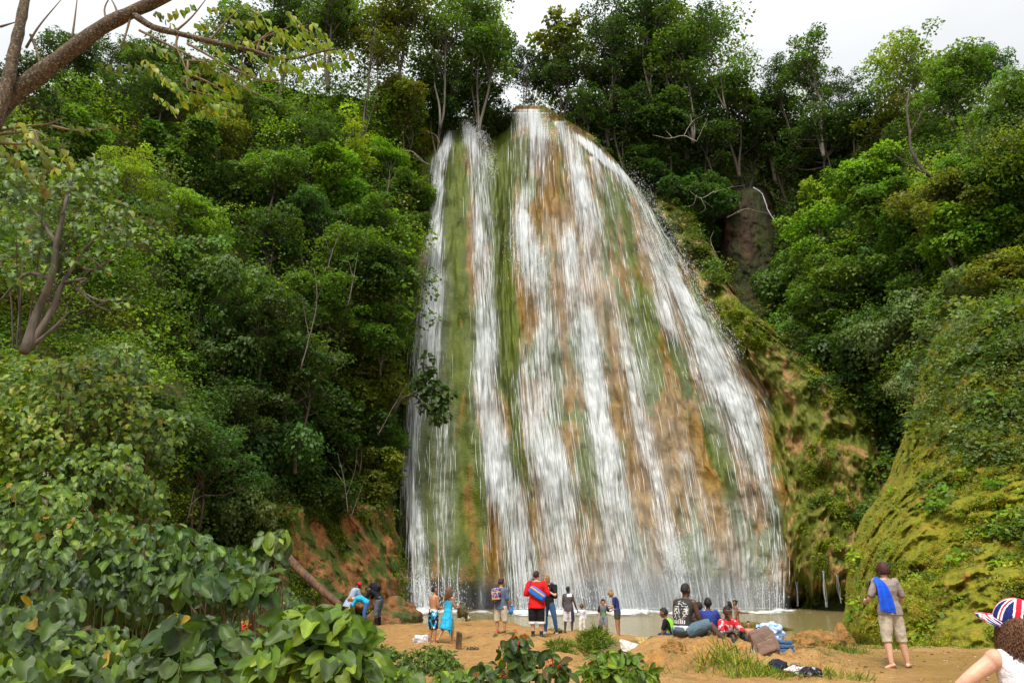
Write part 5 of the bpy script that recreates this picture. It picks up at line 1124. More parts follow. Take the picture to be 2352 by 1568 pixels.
M_EYE = flat_mat('eye_dark', (.015,.01,.008), .2); M_LIP = flat_mat('lips', (.30,.09,.07), .5); M_EYEW = flat_mat('eye_white', (.32,.29,.26), .4)
Z3 = np.array([0, 0, 1.]); v3 = lambda *a: np.array(a, float)
FIG = {}
class Person:
    def __init__(s, key, label, px, py, d, H, yaw, skin='pale', torso=(0,0,1), torso2=None, arms=None, legs=None, head=None, face=None, hs=1.0, female=False, anchor='feet', feet=None, curl=.5, vox=.009, group=None, build=1.0, hands=None, z=None):
        s.H = H; h = H; s.vox = vox; k = build
        t = unit(v3(*torso)); t2 = unit(v3(*(torso2 or torso))); X = v3(1, 0, 0); s.t, s.t2 = t, t2
        s.P = v3(0, 0, 0)
        def sp(f): return t * min(f, .14) * h + t2 * max(0, f - .14) * h
        s.sp = sp
        s.sh = [sp(.278) - X * .098 * h * (.93 if female else 1) * k, sp(.278) + X * .098 * h * (.93 if female else 1) * k]
        s.hip = [sp(-.01) - X * .05 * h, sp(-.01) + X * .05 * h]
        A = arms or (((-.15,0,-1),(-.02,.15,-1)), ((.15,0,-1),(.02,.15,-1))); Lg = legs or (((-.05,0,-1),(0,0,-1)), ((.05,0,-1),(0,0,-1)))
        s.el = [s.sh[i] + unit(v3(*A[i][0])) * .168 * h for i in (0, 1)]; s.wr = [s.el[i] + unit(v3(*A[i][1])) * .148 * h for i in (0, 1)]
        s.kn = [s.hip[i] + unit(v3(*Lg[i][0])) * .245 * h for i in (0, 1)]; s.an = [s.kn[i] + unit(v3(*Lg[i][1])) * .235 * h for i in (0, 1)]
        fd_ = feet or ((-.15, 1, 0), (.15, 1, 0)); s.fd = [unit(v3(*f)) for f in fd_]
        s.handd = [unit(v3(*(hands[i] if hands and hands[i] is not None else A[i][1]))) for i in (0, 1)]; s.A = A
        hd = unit(v3(*(head or tuple(t2 * .6 + Z3 * .5)))); s.hd = hd; f = v3(*(face or (0, 1, 0))); f = unit(f - (f @ hd) * hd); s.f = f; s.hx = np.cross(f, hd)
        s.nk = sp(.322); s.hc = s.nk + hd * (.045 + .040 * hs) * h; s.hs = hs; s.female = female; s.k = k
        if anchor == 'feet':
            lo = min(a[2] for a in s.an) - .038 * h; mid = (s.an[0] + s.an[1]) / 2; sh_ = v3(-mid[0], -mid[1], -lo)
            for nm in ('P', 'nk', 'hc'): setattr(s, nm, getattr(s, nm) + sh_)
            for nm in ('sh', 'hip', 'el', 'wr', 'kn', 'an'): setattr(s, nm, [q + sh_ for q in getattr(s, nm)])
        s.off = s.P.copy(); w = at(px, py, d)
        if z is not None: w.z = z
        s.root = empty('person', w, R(yaw), label, 'person', group)
        FIG[key] = s; s.body(SKIN[skin], curl)
    def q(s, f): return s.off + s.sp(f)
    def torso_parts(s, lo, hi, infl, flare=0.0, straight=False):
        h = s.H; k = s.k; F = s.female
        hh = [-.045, 0, .05, .10, .15, .20, .25, .285, .305, .325]
        aa = [.062, .096 if F else .088, .092 if F else .086, .071 if F else .078, .075 if F else .083, .084 if F else .094, .088 if F else .102, .084 if F else .096, .058, .034]
        bb = [.05, .064, .060, .048 if F else .055, .052 if F else .058, .062, .060, .046, .036, .032]
        if straight: aa[0] = aa[1] * 1.0; bb[0] = bb[1] * 1.0
        fs = [lo] + [x for x in hh if lo + .005 < x < hi - .005] + [hi]; pts = [s.q(x) for x in fs]
        r = [(np.interp(x, hh, aa) * h * k + infl + flare * max(0, .12 - x) * h, np.interp(x, hh, bb) * h * k + infl + flare * max(0, .12 - x) * h * .8) for x in fs]
        return etube(pts, r, (1, 0, 0), 24, .25 if not straight else .04)
    def arm(s, i, a0, a1, infl, taper=0.0):
        h = s.H; k = s.k; P = smooth_path([s.sh[i] + (s.q(.25) - s.sh[i]) * .25, s.sh[i], s.el[i], s.wr[i]], 22)[7:]; U = np.linspace(0, 1, len(P)); u = np.linspace(a0, a1, max(4, int(14 * (a1 - a0))))
        P = np.stack([np.interp(u, U, P[:, c]) for c in range(3)], 1)
        r = np.interp(u, [0, .12, .5, .58, .68, 1], [.034, .031, .0235, .023, .0225, .0145]) * h * k * (.85 if s.female else 1) + infl + taper * u
        return etube(P, list(r), (.3, .9, .1), 14)
    def leg(s, i, a0, a1, infl, flare=0.0):
        h = s.H; k = s.k; P = np.concatenate([np.linspace(s.hip[i], s.kn[i], 8), np.linspace(s.kn[i], s.an[i], 9)[1:]]); U = np.linspace(0, 1, len(P)); u = np.linspace(a0, a1, max(4, int(15 * (a1 - a0))))
        P = np.stack([np.interp(u, U, P[:, c]) for c in range(3)], 1)
        r = np.interp(u, [0, .1, .35, .5, .62, .72, 1], [.053, .052, .043, .033, .034, .030, .019]) * h * k + infl + flare * u
        return etube(P, list(r), (1, .1, 0), 16, .12 if infl else .55)
    def hand(s, i, curl):
        h = s.H * (.5 + .5 * s.hs if s.hs > 1 else 1); d = s.handd[i]; w = s.wr[i]; side = -1 if i == 0 else 1
        inn = v3(-side, 0, 0) if abs(d[0]) < .8 else v3(0, 0, -1); nrm = unit(inn - (inn @ d) * d); lat = np.cross(d, nrm); out = []
        if lat @ v3(0, 1, .2) < 0: lat = -lat                      # thumb side points forward
        pe = w + d * .052 * h; out.append(etube([w - d * .01 * h, w + d * .02 * h, pe], [(.013 * h, .011 * h), (.021 * h, .011 * h), (.022 * h, .0095 * h)], lat, 12))
        for k, (o, ln) in enumerate([(.0165, .044), (.0055, .05), (-.0055, .047), (-.0165, .036)]):
            b = pe + lat * o * h; c = curl * (.8 + .15 * k); d1 = unit(d * math.cos(c * .7) + nrm * math.sin(c * .7)); d2 = unit(d * math.cos(c * 1.8) + nrm * math.sin(c * 1.8))
            m = b + d1 * ln * .5 * h; e = m + d2 * ln * .5 * h; r = max(.0052 * h, s.vox * .85); out.append(etube([b - d * .012 * h, b, m, e], [r * 1.1, r * 1.05, r, r * .8], lat, 8))
        tb = w + d * .014 * h + lat * .014 * h; tdir = unit(d * .7 + lat * .65 + nrm * .25); r = max(.006 * h, s.vox * .9); out.append(etube([tb, tb + tdir * .022 * h, tb + unit(tdir + d * .4) * .044 * h], [r * 1.3, r * 1.1, r * .85], nrm, 8))
        return out
    def foot(s, i, infl=0.0):
        h = s.H; f = s.fd[i]; a = s.an[i]; dn = -Z3 if f[2] > -.4 else unit(v3(0, -.5, -1)); b = a + dn * .018 * h; lat = unit(np.cross(f, Z3))
        o = [etube([b - f * .028 * h + dn * .006 * h, b + f * .01 * h + dn * .004 * h, b + f * .06 * h + dn * .008 * h, b + f * .10 * h + dn * .012 * h, b + f * .122 * h + dn * .014 * h],
                   [(.019 * h + infl, .016 * h + infl), (.021 * h + infl, .019 * h + infl), (.024 * h + infl, .014 * h + infl), (.026 * h + infl, .010 * h + infl), (.020 * h + infl, .008 * h + infl)], lat, 14),
             etube([a + Z3 * .0, b], [.0195 * h + infl, .020 * h + infl], lat, 12)]
        if not infl:
            for k in range(5): o.append(ball(b + f * (.128 - .004 * k * (1 if i else 1)) * h + lat * (.017 - .0085 * k) * h * (-1 if i else 1) + dn * .015 * h, max(.0065 * h - .0006 * k * h, s.vox * .7), 7))
        return o
    def head_pt(s, x, y, z): return s.hc + s.hs * s.H * (x * .045 * s.hx + y * .056 * s.f + z * .066 * s.hd)
    def body(s, mat, curl):
        h = s.H; hb = s.hs * h; B = np.array([s.hx, s.f, s.hd]); pr = [s.torso_parts(-.045, .325, 0)]
        pr.append(etube([s.q(.30), s.nk + s.hd * .01 * h, s.hc - s.hd * .02 * h], [.036 * h, .0315 * h, .032 * h], s.hx, 14))
        for i in (0, 1):
            pr += [s.arm(i, 0, 1, 0), ball(s.sh[i], .034 * h * s.k, 10)] + s.hand(i, curl) + [s.leg(i, 0, 1, 0)] + s.foot(i)
        q, F = ball((0, 0, 0), 1, 20); z = q[:, 2]; x = q[:, 0] * (1 - .30 * np.clip(-z, 0, 1) ** 1.3) * .045; y = q[:, 1] * (1 - .16 * np.clip(-z, 0, 1)) * .056 + .010 * np.clip(-z, 0, 1); y = np.where(q[:, 1] > .5, y * .94, y)
        pr.append((s.hc + hb * (np.stack([x, y, z * .066], 1) @ B), F))
        hp = s.head_pt; pr.append(etube([hp(0, .93, .22), hp(0, 1.10, -.12), hp(0, 1.14, -.27)], [(.0045 * hb), .007 * hb, .0095 * hb], s.hx, 10))    # nose
        pr.append(ball(hp(0, .88, -.80), (.014 * hb, .010 * hb, .010 * hb), 9, B)); pr.append(ball(hp(0, .90, .30), (.032 * hb, .008 * hb, .007 * hb), 9, B)); pr.append(ball(hp(0, .93, -.52), (.015 * hb, .008 * hb, .009 * hb), 9, B))
        for sd in (-1, 1): pr.append(ball(hp(sd * 1.03, -.05, -.08), (.0055 * hb, .011 * hb, .017 * hb), 9, B))
        V, F = solid(pr, s.vox, 3); link('body', mesh_np('body', V, F), mat, s.root)
        for sd in (-1, 1):
            V, F = ball(hp(sd * .40, .86, .06), (.0080 * hb, .0050 * hb, .0040 * hb), 8, B); link('eye', mesh_np('eye', V, F), M_EYEW, s.root)
            V2, F2 = ball(hp(sd * .40, .935, .06), (.0042 * hb, .003 * hb, .0042 * hb), 8, B); e = s.root.children[-1]; link('iris', mesh_np('iris', V2, F2), M_EYE, e)
            V, F = etube([hp(sd * .62, .84, .27), hp(sd * .4, .95, .33), hp(sd * .2, .98, .28)], [.0025 * hb] * 3, s.hd, 6); link('eyebrow', mesh_np('eyebrow', V, F), HAIRM['black'], s.root)
        V, F = ball(hp(0, 1.0, -.52), (.013 * hb, .004 * hb, .0048 * hb), 8, B); link('mouth', mesh_np('mouth', V, F), M_LIP, s.root)
    # ---- garments
    def wear(s, name, parts, col, wr=.006, fr=14, vox=None, mat=None, label=None, sm=2):
        V, F = solid(parts, vox or s.vox * 1.15, sm)
        if wr:
            N = vertex_normals(V, F); o = RNG.randint(99); V = V + N * (wr * fbm(V[:, 0] * fr, V[:, 1] * fr, V[:, 2] * fr * .6, o, 3))[:, None]
        c = col(V) if callable(col) else np.tile(col, (len(V), 1)); o = link(name, mesh_np(name, V, F, tint=c), mat or M_CLOTH, s.root)
        if label: o['label'] = label
        return o
    def shirt(s, col, lo=-.03, sleeve=.45, infl=.010, flare=0.0, top=.308, name='shirt', **k):
        p = [s.torso_parts(lo, top, infl * 1.2, flare, True)]
        for i in (0, 1):
            if sleeve > .05: p.append(s.arm(i, .0, sleeve, infl * .95, infl * .7)); p.append(ball(s.sh[i], .0345 * s.H * s.k + infl * .75, 12))
            else: p.append(ball(s.sh[i] * .75 + s.q(.26) * .25, .034 * s.H * s.k + infl * .6, 10))
        return s.wear(name, p, col, **k)
    def pants(s, col, end=.5, infl=.012, flare=.01, top=.05, name='trousers', **k):
        p = [s.torso_parts(-.04, top, infl * .9)]
        for i in (0, 1): p.append(s.leg(i, 0, end, infl, flare))
        return s.wear(name, p, col, **k)
    def shoes(s, col, name='shoe', hi=.93, infl=.007, sock=None):
        for i in (0, 1):
            if sock: s.wear('sock', [s.leg(i, hi - .12, 1, .004)], sock, 0, vox=s.vox)
            s.wear(name, s.foot(i, infl) + ([s.leg(i, hi, 1, infl)] if hi < .99 else []), col, 0, mat=M_SHINY)
    def hair(s, kind='short', col='black', length=.2, n=70, wave=.012, vol=1.0, lr=.012, zmax=.85):
        hb = s.hs * s.H; B = np.array([s.hx, s.f, s.hd]); q, F = ball((0, 0, 0), 1, 34); x, y, z = q.T
        line = {'short': .52, 'cap': .75}.get(kind, .48)
        hairy = sstep(0, .12, np.maximum(z - line, np.minimum(-y + .12, z + (.45 if kind in ('short', 'buzz') else .75)))) ; sideb = sstep(.25, .05, y) * sstep(-.55, -.35, z); hairy = np.maximum(hairy, sideb * (kind not in ('buzz',)))
        amt = {'buzz': 1.035, 'short': 1.10}.get(kind, 1.13) * vol; nz = .05 * fbm(x * 4, y * 4, z * 4, 3, 3) * (kind != 'buzz')
        sc = .86 + (amt + nz - .86) * hairy; P = np.stack([x * .045, y * .056, z * .066], 1) * sc[:, None]; V = s.hc + hb * (P @ B); o = link('hair', mesh_np('hair', V, F), HAIRM[col], s.root)
        if kind == 'bun': Vb, Fb = ball(s.head_pt(0, -1.15, .55), .026 * hb, 12); V, F = cat_parts([(V, F), (Vb, Fb)]); o.data = mesh_np('hair', V, F); o.data.materials.append(HAIRM[col])
        if kind in ('long', 'curly', 'bob'):
            pr = []
            for k in range(n):
                a = RNG.uniform(-2.2, 2.2); zz = RNG.uniform(-.35 if lr < .01 else -.1, zmax); cr = math.sqrt(max(.05, 1 - zz * zz)); st = s.head_pt(math.sin(a) * cr * 1.05, -math.cos(a) * cr * 1.05, zz); outd = unit(st - s.hc)
                L_ = length * RNG.uniform(.7, 1.05); m = 9; u = np.linspace(0, 1, m); ph = RNG.uniform(0, 6, 3)
                path = st[None] + outd[None] * (.03 * np.sqrt(u))[:, None] * (1.5 if kind == 'curly' else .8) - Z3[None] * (L_ * u)[:, None]
                path += wave * np.stack([np.sin(u * 14 + ph[0]), np.sin(u * 13 + ph[1]), np.sin(u * 11 + ph[2]) * .4], 1) * u[:, None] ** .5
                d = path - s.hc; rr = np.linalg.norm(d / (np.array([1, 1, 1.4]) * hb * .052), axis=1); path = np.where((rr < 1)[:, None], s.hc + d / rr[:, None], path)
                pr.append(tube(path, np.linspace(lr, lr * .4, m), 5))
            V, F = cat_parts(pr); c = link('hair_locks', mesh_np('hair_locks', V, F), HAIRM[col], o); c['kind'] = 'stuff'
        return o
    def hat(s, colfn, brim_dir=None, label=None, name='cap', n=60, up=None, size=1.0):
        hb = s.hs * s.H * size; hd = s.hd if up is None else unit(v3(*up)); f = s.f if brim_dir is None else unit(v3(*brim_dir) - (v3(*brim_dir) @ hd) * hd); X = np.cross(f, hd); B = np.array([X, f, hd])
        U, W_ = np.meshgrid(np.linspace(0, 1, n // 2), np.linspace(0, 2 * math.pi, n), indexing='ij'); th = U * 1.62; q = np.stack([np.sin(th) * np.sin(W_) * .052, np.sin(th) * np.cos(W_) * .064, np.cos(th) * .070 + .006], -1)
        c = colfn(np.sin(th) * np.sin(W_), np.sin(th) * np.cos(W_), 0); V = s.hc + hb * (q.reshape(-1, 3) @ B); o = link(name, mesh_np(name, V, grid_faces(n // 2, n), tint=c.reshape(-1, 3)), M_CLOTH, s.root)
        if label: o['label'] = label
        u, w = np.meshgrid(np.linspace(-1, 1, 31), np.linspace(0, 1, 16), indexing='ij'); bw = .046; bx = u * bw; by = .05 * np.sqrt(1 - .55 * u * u) + w * .062 * np.sqrt(np.clip(1 - (u * .98) ** 2, 0, 1)); bz = .004 - .012 * u * u - .010 * w
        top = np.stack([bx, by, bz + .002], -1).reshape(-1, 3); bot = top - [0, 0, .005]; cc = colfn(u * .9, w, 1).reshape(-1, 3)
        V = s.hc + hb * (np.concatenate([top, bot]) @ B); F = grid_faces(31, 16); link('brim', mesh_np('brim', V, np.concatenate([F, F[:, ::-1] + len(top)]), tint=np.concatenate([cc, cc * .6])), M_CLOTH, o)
        return o
    def loc(s, *p): return s.root.matrix_basis @ Vector(p)
def const(c): return lambda x, y, z=0: np.broadcast_to(np.array(c, float), np.shape(x) + (3,))
BLK=(.012,.012,.014); NVY=(.018,.028,.10); DEN=(.045,.085,.15); WHT=(.72,.72,.74); KHK=(.52,.46,.36)

# 1-3: the three bending at the left bank
p = Person('redcap', 'person in red cap and long light blue shirt stooping at the left bank', 800, 1441, 29.6, 1.80, -55, 'dark', torso=(0,.32,1), torso2=(0,.5,1), arms=(((-.1,.5,-1),(.1,.7,-.6)),((.1,.6,-1),(-.1,.8,-.5))), head=(0,.7,.8), face=(.2,.8,-.5))
p.shirt((.30,.38,.50), lo=-.12, sleeve=.9, infl=.03, flare=.28, wr=.02, fr=9); p.pants((.03,.022,.02), .92, .02, name='trousers'); p.shoes((.03,.02,.015)); p.hair('buzz'); p.hat(const((.60,.012,.015)), label='red cap')
p = Person('turq', 'person in turquoise top and jeans bent double between the two men', 838, 1437, 29.2, 1.66, 100, 'pale', torso=(0,.75,.55), torso2=(0,1,.05), arms=(((-.1,.5,-1),(0,.7,-.6)),((.1,.3,-1),(0,-.1,-1))), head=(0,1,-.15), face=(0,-.2,-1), female=True, legs=(((-.08,.2,-1),(0,-.1,-1)),((.08,.2,-1),(0,-.15,-1))))
p.shirt((.02,.36,.62), lo=-.03, sleeve=.5, infl=.02, wr=.012); p.pants((.05,.12,.30), .96, .016); p.shoes(BLK); p.hair('short', 'blond', vol=1.1)
p = Person('blackpack', 'person in black shirt, jean shorts and rubber boots bending over under a backpack', 868, 1435, 29.3, 1.80, 68, 'brown', torso=(0,.55,.85), torso2=(0,.95,.5), arms=(((-.1,.5,-1),(0,.1,-1)),((.1,.5,-1),(0,.3,-1))), head=(0,1,.1), face=(0,.2,-1), legs=(((-.12,.15,-1),(0,-.12,-1)),((.12,.25,-1),(0,-.15,-1))))
p.shirt(BLK, lo=-.01, sleeve=.5, infl=.024, wr=.012); p.pants((.085,.11,.14), .66, .028, name='jeans', wr=.012); p.hair('short')
p.wear('waistband', [p.torso_parts(.045, .085, .018)], (.55,.02,.02), 0)
for i in (0, 1): p.wear('boot', [p.leg(i, .74, 1, .022)] + p.foot(i, .014), BLK, 0, mat=M_SHINY)
# 4: shirtless man
def floral(V):
    a = fbm(V[:, 0] * 14, V[:, 1] * 14, V[:, 2] * 14, 5, 2); b = fbm(V[:, 0] * 12 + 9, V[:, 1] * 12, V[:, 2] * 12, 8, 2); c = np.tile(BLK, (len(V), 1)); c[a > .13] = (.03,.30,.55); c[b > .20] = (.62,.68,.70); return c
p = Person('shirtless', 'person bare chested in black shorts with turquoise and white flowers', 993, 1478, 24.3, 1.76, -48, 'tan', torso=(0,.02,1), arms=(((-.12,.1,-1),(.3,.9,-.25)),((.1,.15,-1),(0,1,-.1))), legs=(((-.06,.04,-1),(0,-.06,-1)),((.08,.0,-1),(0,0,-1))), face=(.35,.9,0))
p.pants(floral, .50, .022, .03, top=.06, name='board_shorts', wr=.01); p.hair('short', 'black')
# 5: woman in turquoise towel
p = Person('towelw', 'person with long curly brown hair wrapped in a bright turquoise towel, walking barefoot', 1022, 1477, 24.2, 1.70, -35, 'tan', torso=(0,.03,1), female=True, arms=(((-.1,.2,-1),(.2,.9,.1)),((.12,.3,-1),(-.1,1,-.05))), legs=(((-.04,-.22,-1),(-.1,-.65,-1)),((.08,.25,-1),(0,-.02,-1))), feet=((-.15,.8,-.75),(.1,1,0)), face=(.3,.9,-.2))
def towelc(V):
    c = np.tile((.03,.42,.66), (len(V), 1)); zz = V[:, 2]; m = (np.abs(((V[:, 0] * .8 + V[:, 1] * .6) * 7 + 100) % 1.0 - .5) > .40) & (zz < .95) | (np.abs((zz * 4.2) % 1 - .5) > .43) & (zz < 1.0); c[m] = (.02,.30,.60); return c
q = p.q; zc = lambda f: q(f)
p.wear('towel_wrap', [etube([q(.235), q(.18), q(.10), q(0), q(-.10) - v3(.01,.02,0), q(-.20) - v3(.02,.03,0), q(-.27) - v3(.03,.04,0)], [(.165,.12),(.155,.115),(.135,.105),(.175,.135),(.20,.16),(.225,.185),(.235,.20)], (1,0,0), 26, .1),
    etube([q(-.20) + v3(.13,-.02,0), q(-.30) + v3(.15,-.05,0), q(-.40) + v3(.16,-.06,0)], [(.07,.03),(.06,.02),(.012,.01)], (1,0,0), 10)], towelc, .014, 9)
p.hair('curly', 'curl', .34, 110, .022, 1.15)
# 6: man with checked backpack
p = Person('slate', 'person in slate blue T-shirt and khaki cargo shorts holding a blue cap', 1150, 1459, 25, 1.80, -28, 'tan', arms=(((-.15,.1,-1),(.1,.5,-.8)),((.22,.12,-1),(.10,.45,-1))), legs=(((-.1,.0,-1),(0,-.05,-1)),((.1,.1,-1),(0,-.05,-1))), head=(0,.25,1), face=(.35,.9,-.2), hands=(None,(.1,.3,-1)))
p.shirt((.10,.14,.21), lo=-.07, sleeve=.50, infl=.024, wr=.014, flare=.1); p.pants(KHK, .52, .034, .02, name='cargo_shorts', wr=.014); p.hair('short', 'brown', vol=1.12); p.shoes((.30,.10,.05), hi=1.0)
# 7: red shirt
def shortsred(V): c = np.tile(BLK, (len(V), 1)); c[(V[:, 0] > .145) & (np.abs(V[:, 1] + .02) < .035)] = WHT; c[V[:, 2] < .455] = WHT; return c
p = Person('redshirt', 'person in loose red T-shirt and long black shorts with white piping', 1234, 1465, 21.6, 1.84, -14, 'pale', build=1.12, arms=(((-.35,-.05,-1),(.35,.8,-.1)),((.45,.1,-1),(-.1,.9,.35))), legs=(((-.06,0,-1),(0,0,-1)),((.08,.03,-1),(0,0,-1))), face=(.25,1,-.05))
p.shirt((.66,.014,.012), lo=-.085, sleeve=.52, infl=.030, wr=.014, flare=.12); p.pants(shortsred, .60, .045, .02, name='basketball_shorts', wr=.01); p.hair('short', 'brown'); p.shoes((.05,.05,.055), hi=.96, infl=.014, sock=(.03,.03,.045))
# 8: woman in black top
p = Person('blacktop', 'person with long fair hair in black top and blue jeans facing the man in red', 1266, 1457, 22.6, 1.72, 145, 'pale', female=True, torso=(-.03,.04,1), torso2=(.08,.05,1), arms=(((-.5,.1,-1),(.85,.5,.55)),((.2,.1,-1),(0,.3,-1))), legs=(((-.34,.1,-1),(-.14,-.05,-1)),((.12,-.02,-1),(.0,0,-1))), feet=((-.5,.9,0),(.3,1,0)), head=(.2,.05,1), face=(.25,.9,.05))
p.shirt(BLK, lo=-.03, sleeve=.33, infl=.014, wr=.008); p.pants((.035,.085,.17), .97, .010, 0, name='jeans', wr=.006); p.hair('long', 'blond', .24, 60, .006); p.shoes((.45,.42,.42), hi=.98, infl=.01)
V_, F_ = cat_parts([tube([p.head_pt(.4 * sd + .34 * math.sin(a), 1.02, .05 + .26 * math.cos(a)) for a in np.linspace(0, 6.28, 12)], .0022, 4) for sd in (-1, 1)]); link('glasses', mesh_np('glasses', V_, F_), M_EYE, p.root)
# 9: boy in grey vest
def vestg(V): c = np.tile((.085,.075,.085), (len(V), 1)); c[(V[:, 2] > 1.155) & (V[:, 0] > 0)] = (.55,.56,.60); return c
def whitesh(V): c = np.tile((.62,.60,.64), (len(V), 1)); c[V[:, 0] > .125] = (.03,.035,.07); return c
p = Person('greyvest', 'person in charcoal sleeveless shirt and white shorts, back turned, leading a toddler', 1306, 1452, 25.7, 1.50, -22, 'dark', torso=(0,-.03,1), arms=(((-.22,.05,-1),(0,.35,-1)),((.28,.08,-1),(.35,.25,-1))), legs=(((-.1,.0,-1),(-.06,-.1,-1)),((.1,.06,-1),(0,-.05,-1))), face=(.3,.9,0))
p.shirt(vestg, lo=-.06, sleeve=0, infl=.026, wr=.010, flare=.08, name='sleeveless_shirt'); p.pants(whitesh, .55, .030, .02, name='shorts', wr=.01); p.hair('buzz')
# 10: toddler
p = Person('toddler', 'small child with fair brown hair all in white, held by the hand', 1338, 1453, 27, .94, 12, 'pale', hs=1.42, arms=(((-.6,.1,-.3),(-.8,.1,.5)),((.25,.05,-1),(.1,.1,-1))), legs=(((-.12,0,-1),(0,0,-1)),((.12,.05,-1),(0,0,-1))), face=(.5,.7,-.2))
p.shirt((.62,.62,.66), lo=-.03, sleeve=.95, infl=.014, wr=.006); p.pants((.70,.66,.60), .9, .018, .01, name='trousers', wr=.006); p.hair('short', 'chest', vol=1.1)
# 11: small boy
def boyt(V):
    c = np.tile((.12,.125,.14), (len(V), 1)); c[np.abs(V[:, 0]) > .118] = BLK; g = (np.abs(V[:, 0]) < .05) & (V[:, 2] > .62) & (V[:, 2] < .80) & (V[:, 1] > 0) & (fbm(V[:, 0] * 40, 0, V[:, 2] * 25, 3, 2) > -.05); c[g] = (.09,.33,.07); return c
p = Person('smallboy', 'small child in grey T-shirt with green print and black sleeves, facing the camera', 1388, 1457, 27, 1.16, 168, 'tan', hs=1.3, arms=(((-.55,.25,-.7),(-.85,.3,.35)),((.25,.05,-1),(-.15,.35,-1))), legs=(((-.12,.06,-1),(-.05,-.1,-1)),((.1,0,-1),(0,0,-1))), head=(-.1,.15,1), face=(-.35,.9,-.45))
p.shirt(boyt, lo=-.06, sleeve=.42, infl=.016, wr=.006); p.pants((.20,.20,.22), .55, .022, .01, name='shorts'); p.hair('short', 'brown', vol=1.18); p.shoes((.08,.05,.035), 'sandal', hi=1.0)
# 12: woman navy
p = Person('navy', 'person with fair bun, navy top and olive shorts bending her head to the small boy', 1421, 1465, 27.2, 1.68, 78, 'tan', female=True, torso=(0,.05,1), torso2=(0,.28,1), arms=(((-.1,.25,-1),(.15,.95,-.25)),((.1,.1,-1),(0,1,.1))), legs=(((-.03,.06,-1),(0,-.06,-1)),((.05,-.04,-1),(0,0,-1))), head=(0,.9,.7), face=(0,.7,-.8))
p.shirt((.022,.035,.13), lo=-.05, sleeve=.35, infl=.015, wr=.008); p.pants((.055,.058,.030), .24, .016, .02, name='shorts'); p.hair('bun', 'blond')
# 13: boy in lime
def limec(V): c = np.tile((.20,.60,.02), (len(V), 1)); c[np.abs(V[:, 0]) > .105] = BLK; return c
p = Person('lime', 'child in lime green and black shirt crouching behind the mound', 1548, 1462, 15.6, 1.20, 62, 'brown', hs=1.25, anchor='pelvis', torso=(0,.3,1), torso2=(0,.5,1), arms=(((-.15,.35,-1),(0,.25,-1)),((.2,.5,-1),(0,.2,-1))), legs=(((-.2,.9,.1),(0,-.3,-1)),((.2,.9,0),(0,-.3,-1))), head=(0,.3,1), face=(0,1,-.25))
p.shirt(limec, lo=-.02, sleeve=.4, infl=.014, wr=.006); p.pants(NVY, .5, .02, name='shorts'); p.hair('short')
# 14: seated man
def skull(V):
    c = np.tile((.035,.033,.032), (len(V), 1)); x, y, z = V[:, 0], V[:, 1], V[:, 2]; a = fbm(x * 22 + 2 * fbm(x * 9, 0, z * 9, 4, 2), 0, z * 22, 12, 3); e = ((x / .17) ** 2 + ((z - .36) / .17) ** 2) < 1
    c[(y < .05) & e & (np.abs(a) < .13)] = (.55,.54,.50); t = (np.abs(z - .16) < .032) & (np.abs(x) < .13) & (y < .05); c[t & (np.abs(np.sin(x * 90)) < .75)] = (.58,.57,.53); return c
p = Person('seated', 'person in dark sleeveless shirt with white print seated on the mound, back turned', 1568, 1448, 14.0, 1.84, -46, 'dark', build=1.04, anchor='pelvis', torso=(0,.12,1), torso2=(.04,.42,1), vox=.0075,
    arms=(((-.25,.2,-1),(.5,.8,-.1)),((.2,.22,-1),(-.5,.85,-.1))), legs=(((-.35,.9,.12),(-.1,.25,-1)),((.80,.60,.36),(.62,.22,-.80))), feet=((-.2,1,0),(.85,.54,-.08)), head=(0,.1,1), face=(.1,1,.1))
p.shirt(skull, lo=-.035, sleeve=0, infl=.018, wr=.008, name='sleeveless_shirt', vox=.0065); p.pants((.085,.13,.16), .48, .028, .012, name='jeans', wr=.012, top=.03); p.hair('buzz')
p.wear('underwear', [p.torso_parts(.0, .045, .026)], (.55,.55,.62), .002, 8)
# 15: boy in blue T
def blueT(V): c = np.tile((.028,.045,.22), (len(V), 1)); return c
p = Person('blueboy', 'child in blue T-shirt with white collar seated with back turned', 1632, 1456, 14.5, 1.38, -8, 'dark', hs=1.14, anchor='pelvis', torso=(0,.0,1), torso2=(0,.15,1), vox=.0075, arms=(((-.35,.4,-1),(.3,.9,0)),((.35,.4,-1),(-.2,.9,0))), legs=(((-.3,.95,.5),(0,.1,-1)),((.3,.95,.5),(0,.1,-1))), head=(.02,.05,1), face=(-.1,1,0))
p.shirt(blueT, lo=-.02, sleeve=.5, infl=.022, wr=.008); p.pants((.02,.035,.10), .5, .02, name='shorts'); p.wear('collar', [etube([p.q(.300), p.q(.318)], [(.062,.052),(.05,.045)], (1,0,0), 20, .1)], WHT, 0); p.hair('buzz')
p = Person('behind', 'child half hidden between the man in dark shirt and the boy in blue', 1611, 1457, 15.2, 1.30, 20, 'dark', hs=1.14, anchor='pelvis', arms=(((-.2,.4,-1),(.3,.9,0)),((.2,.4,-1),(-.2,.9,0))), legs=(((-.3,.95,.4),(0,.1,-1)),((.3,.95,.4),(0,.1,-1))), face=(.3,1,0))
p.shirt((.05,.05,.06), lo=-.02, sleeve=.5, infl=.02); p.pants(BLK, .5, .02, name='shorts'); p.hair('buzz')
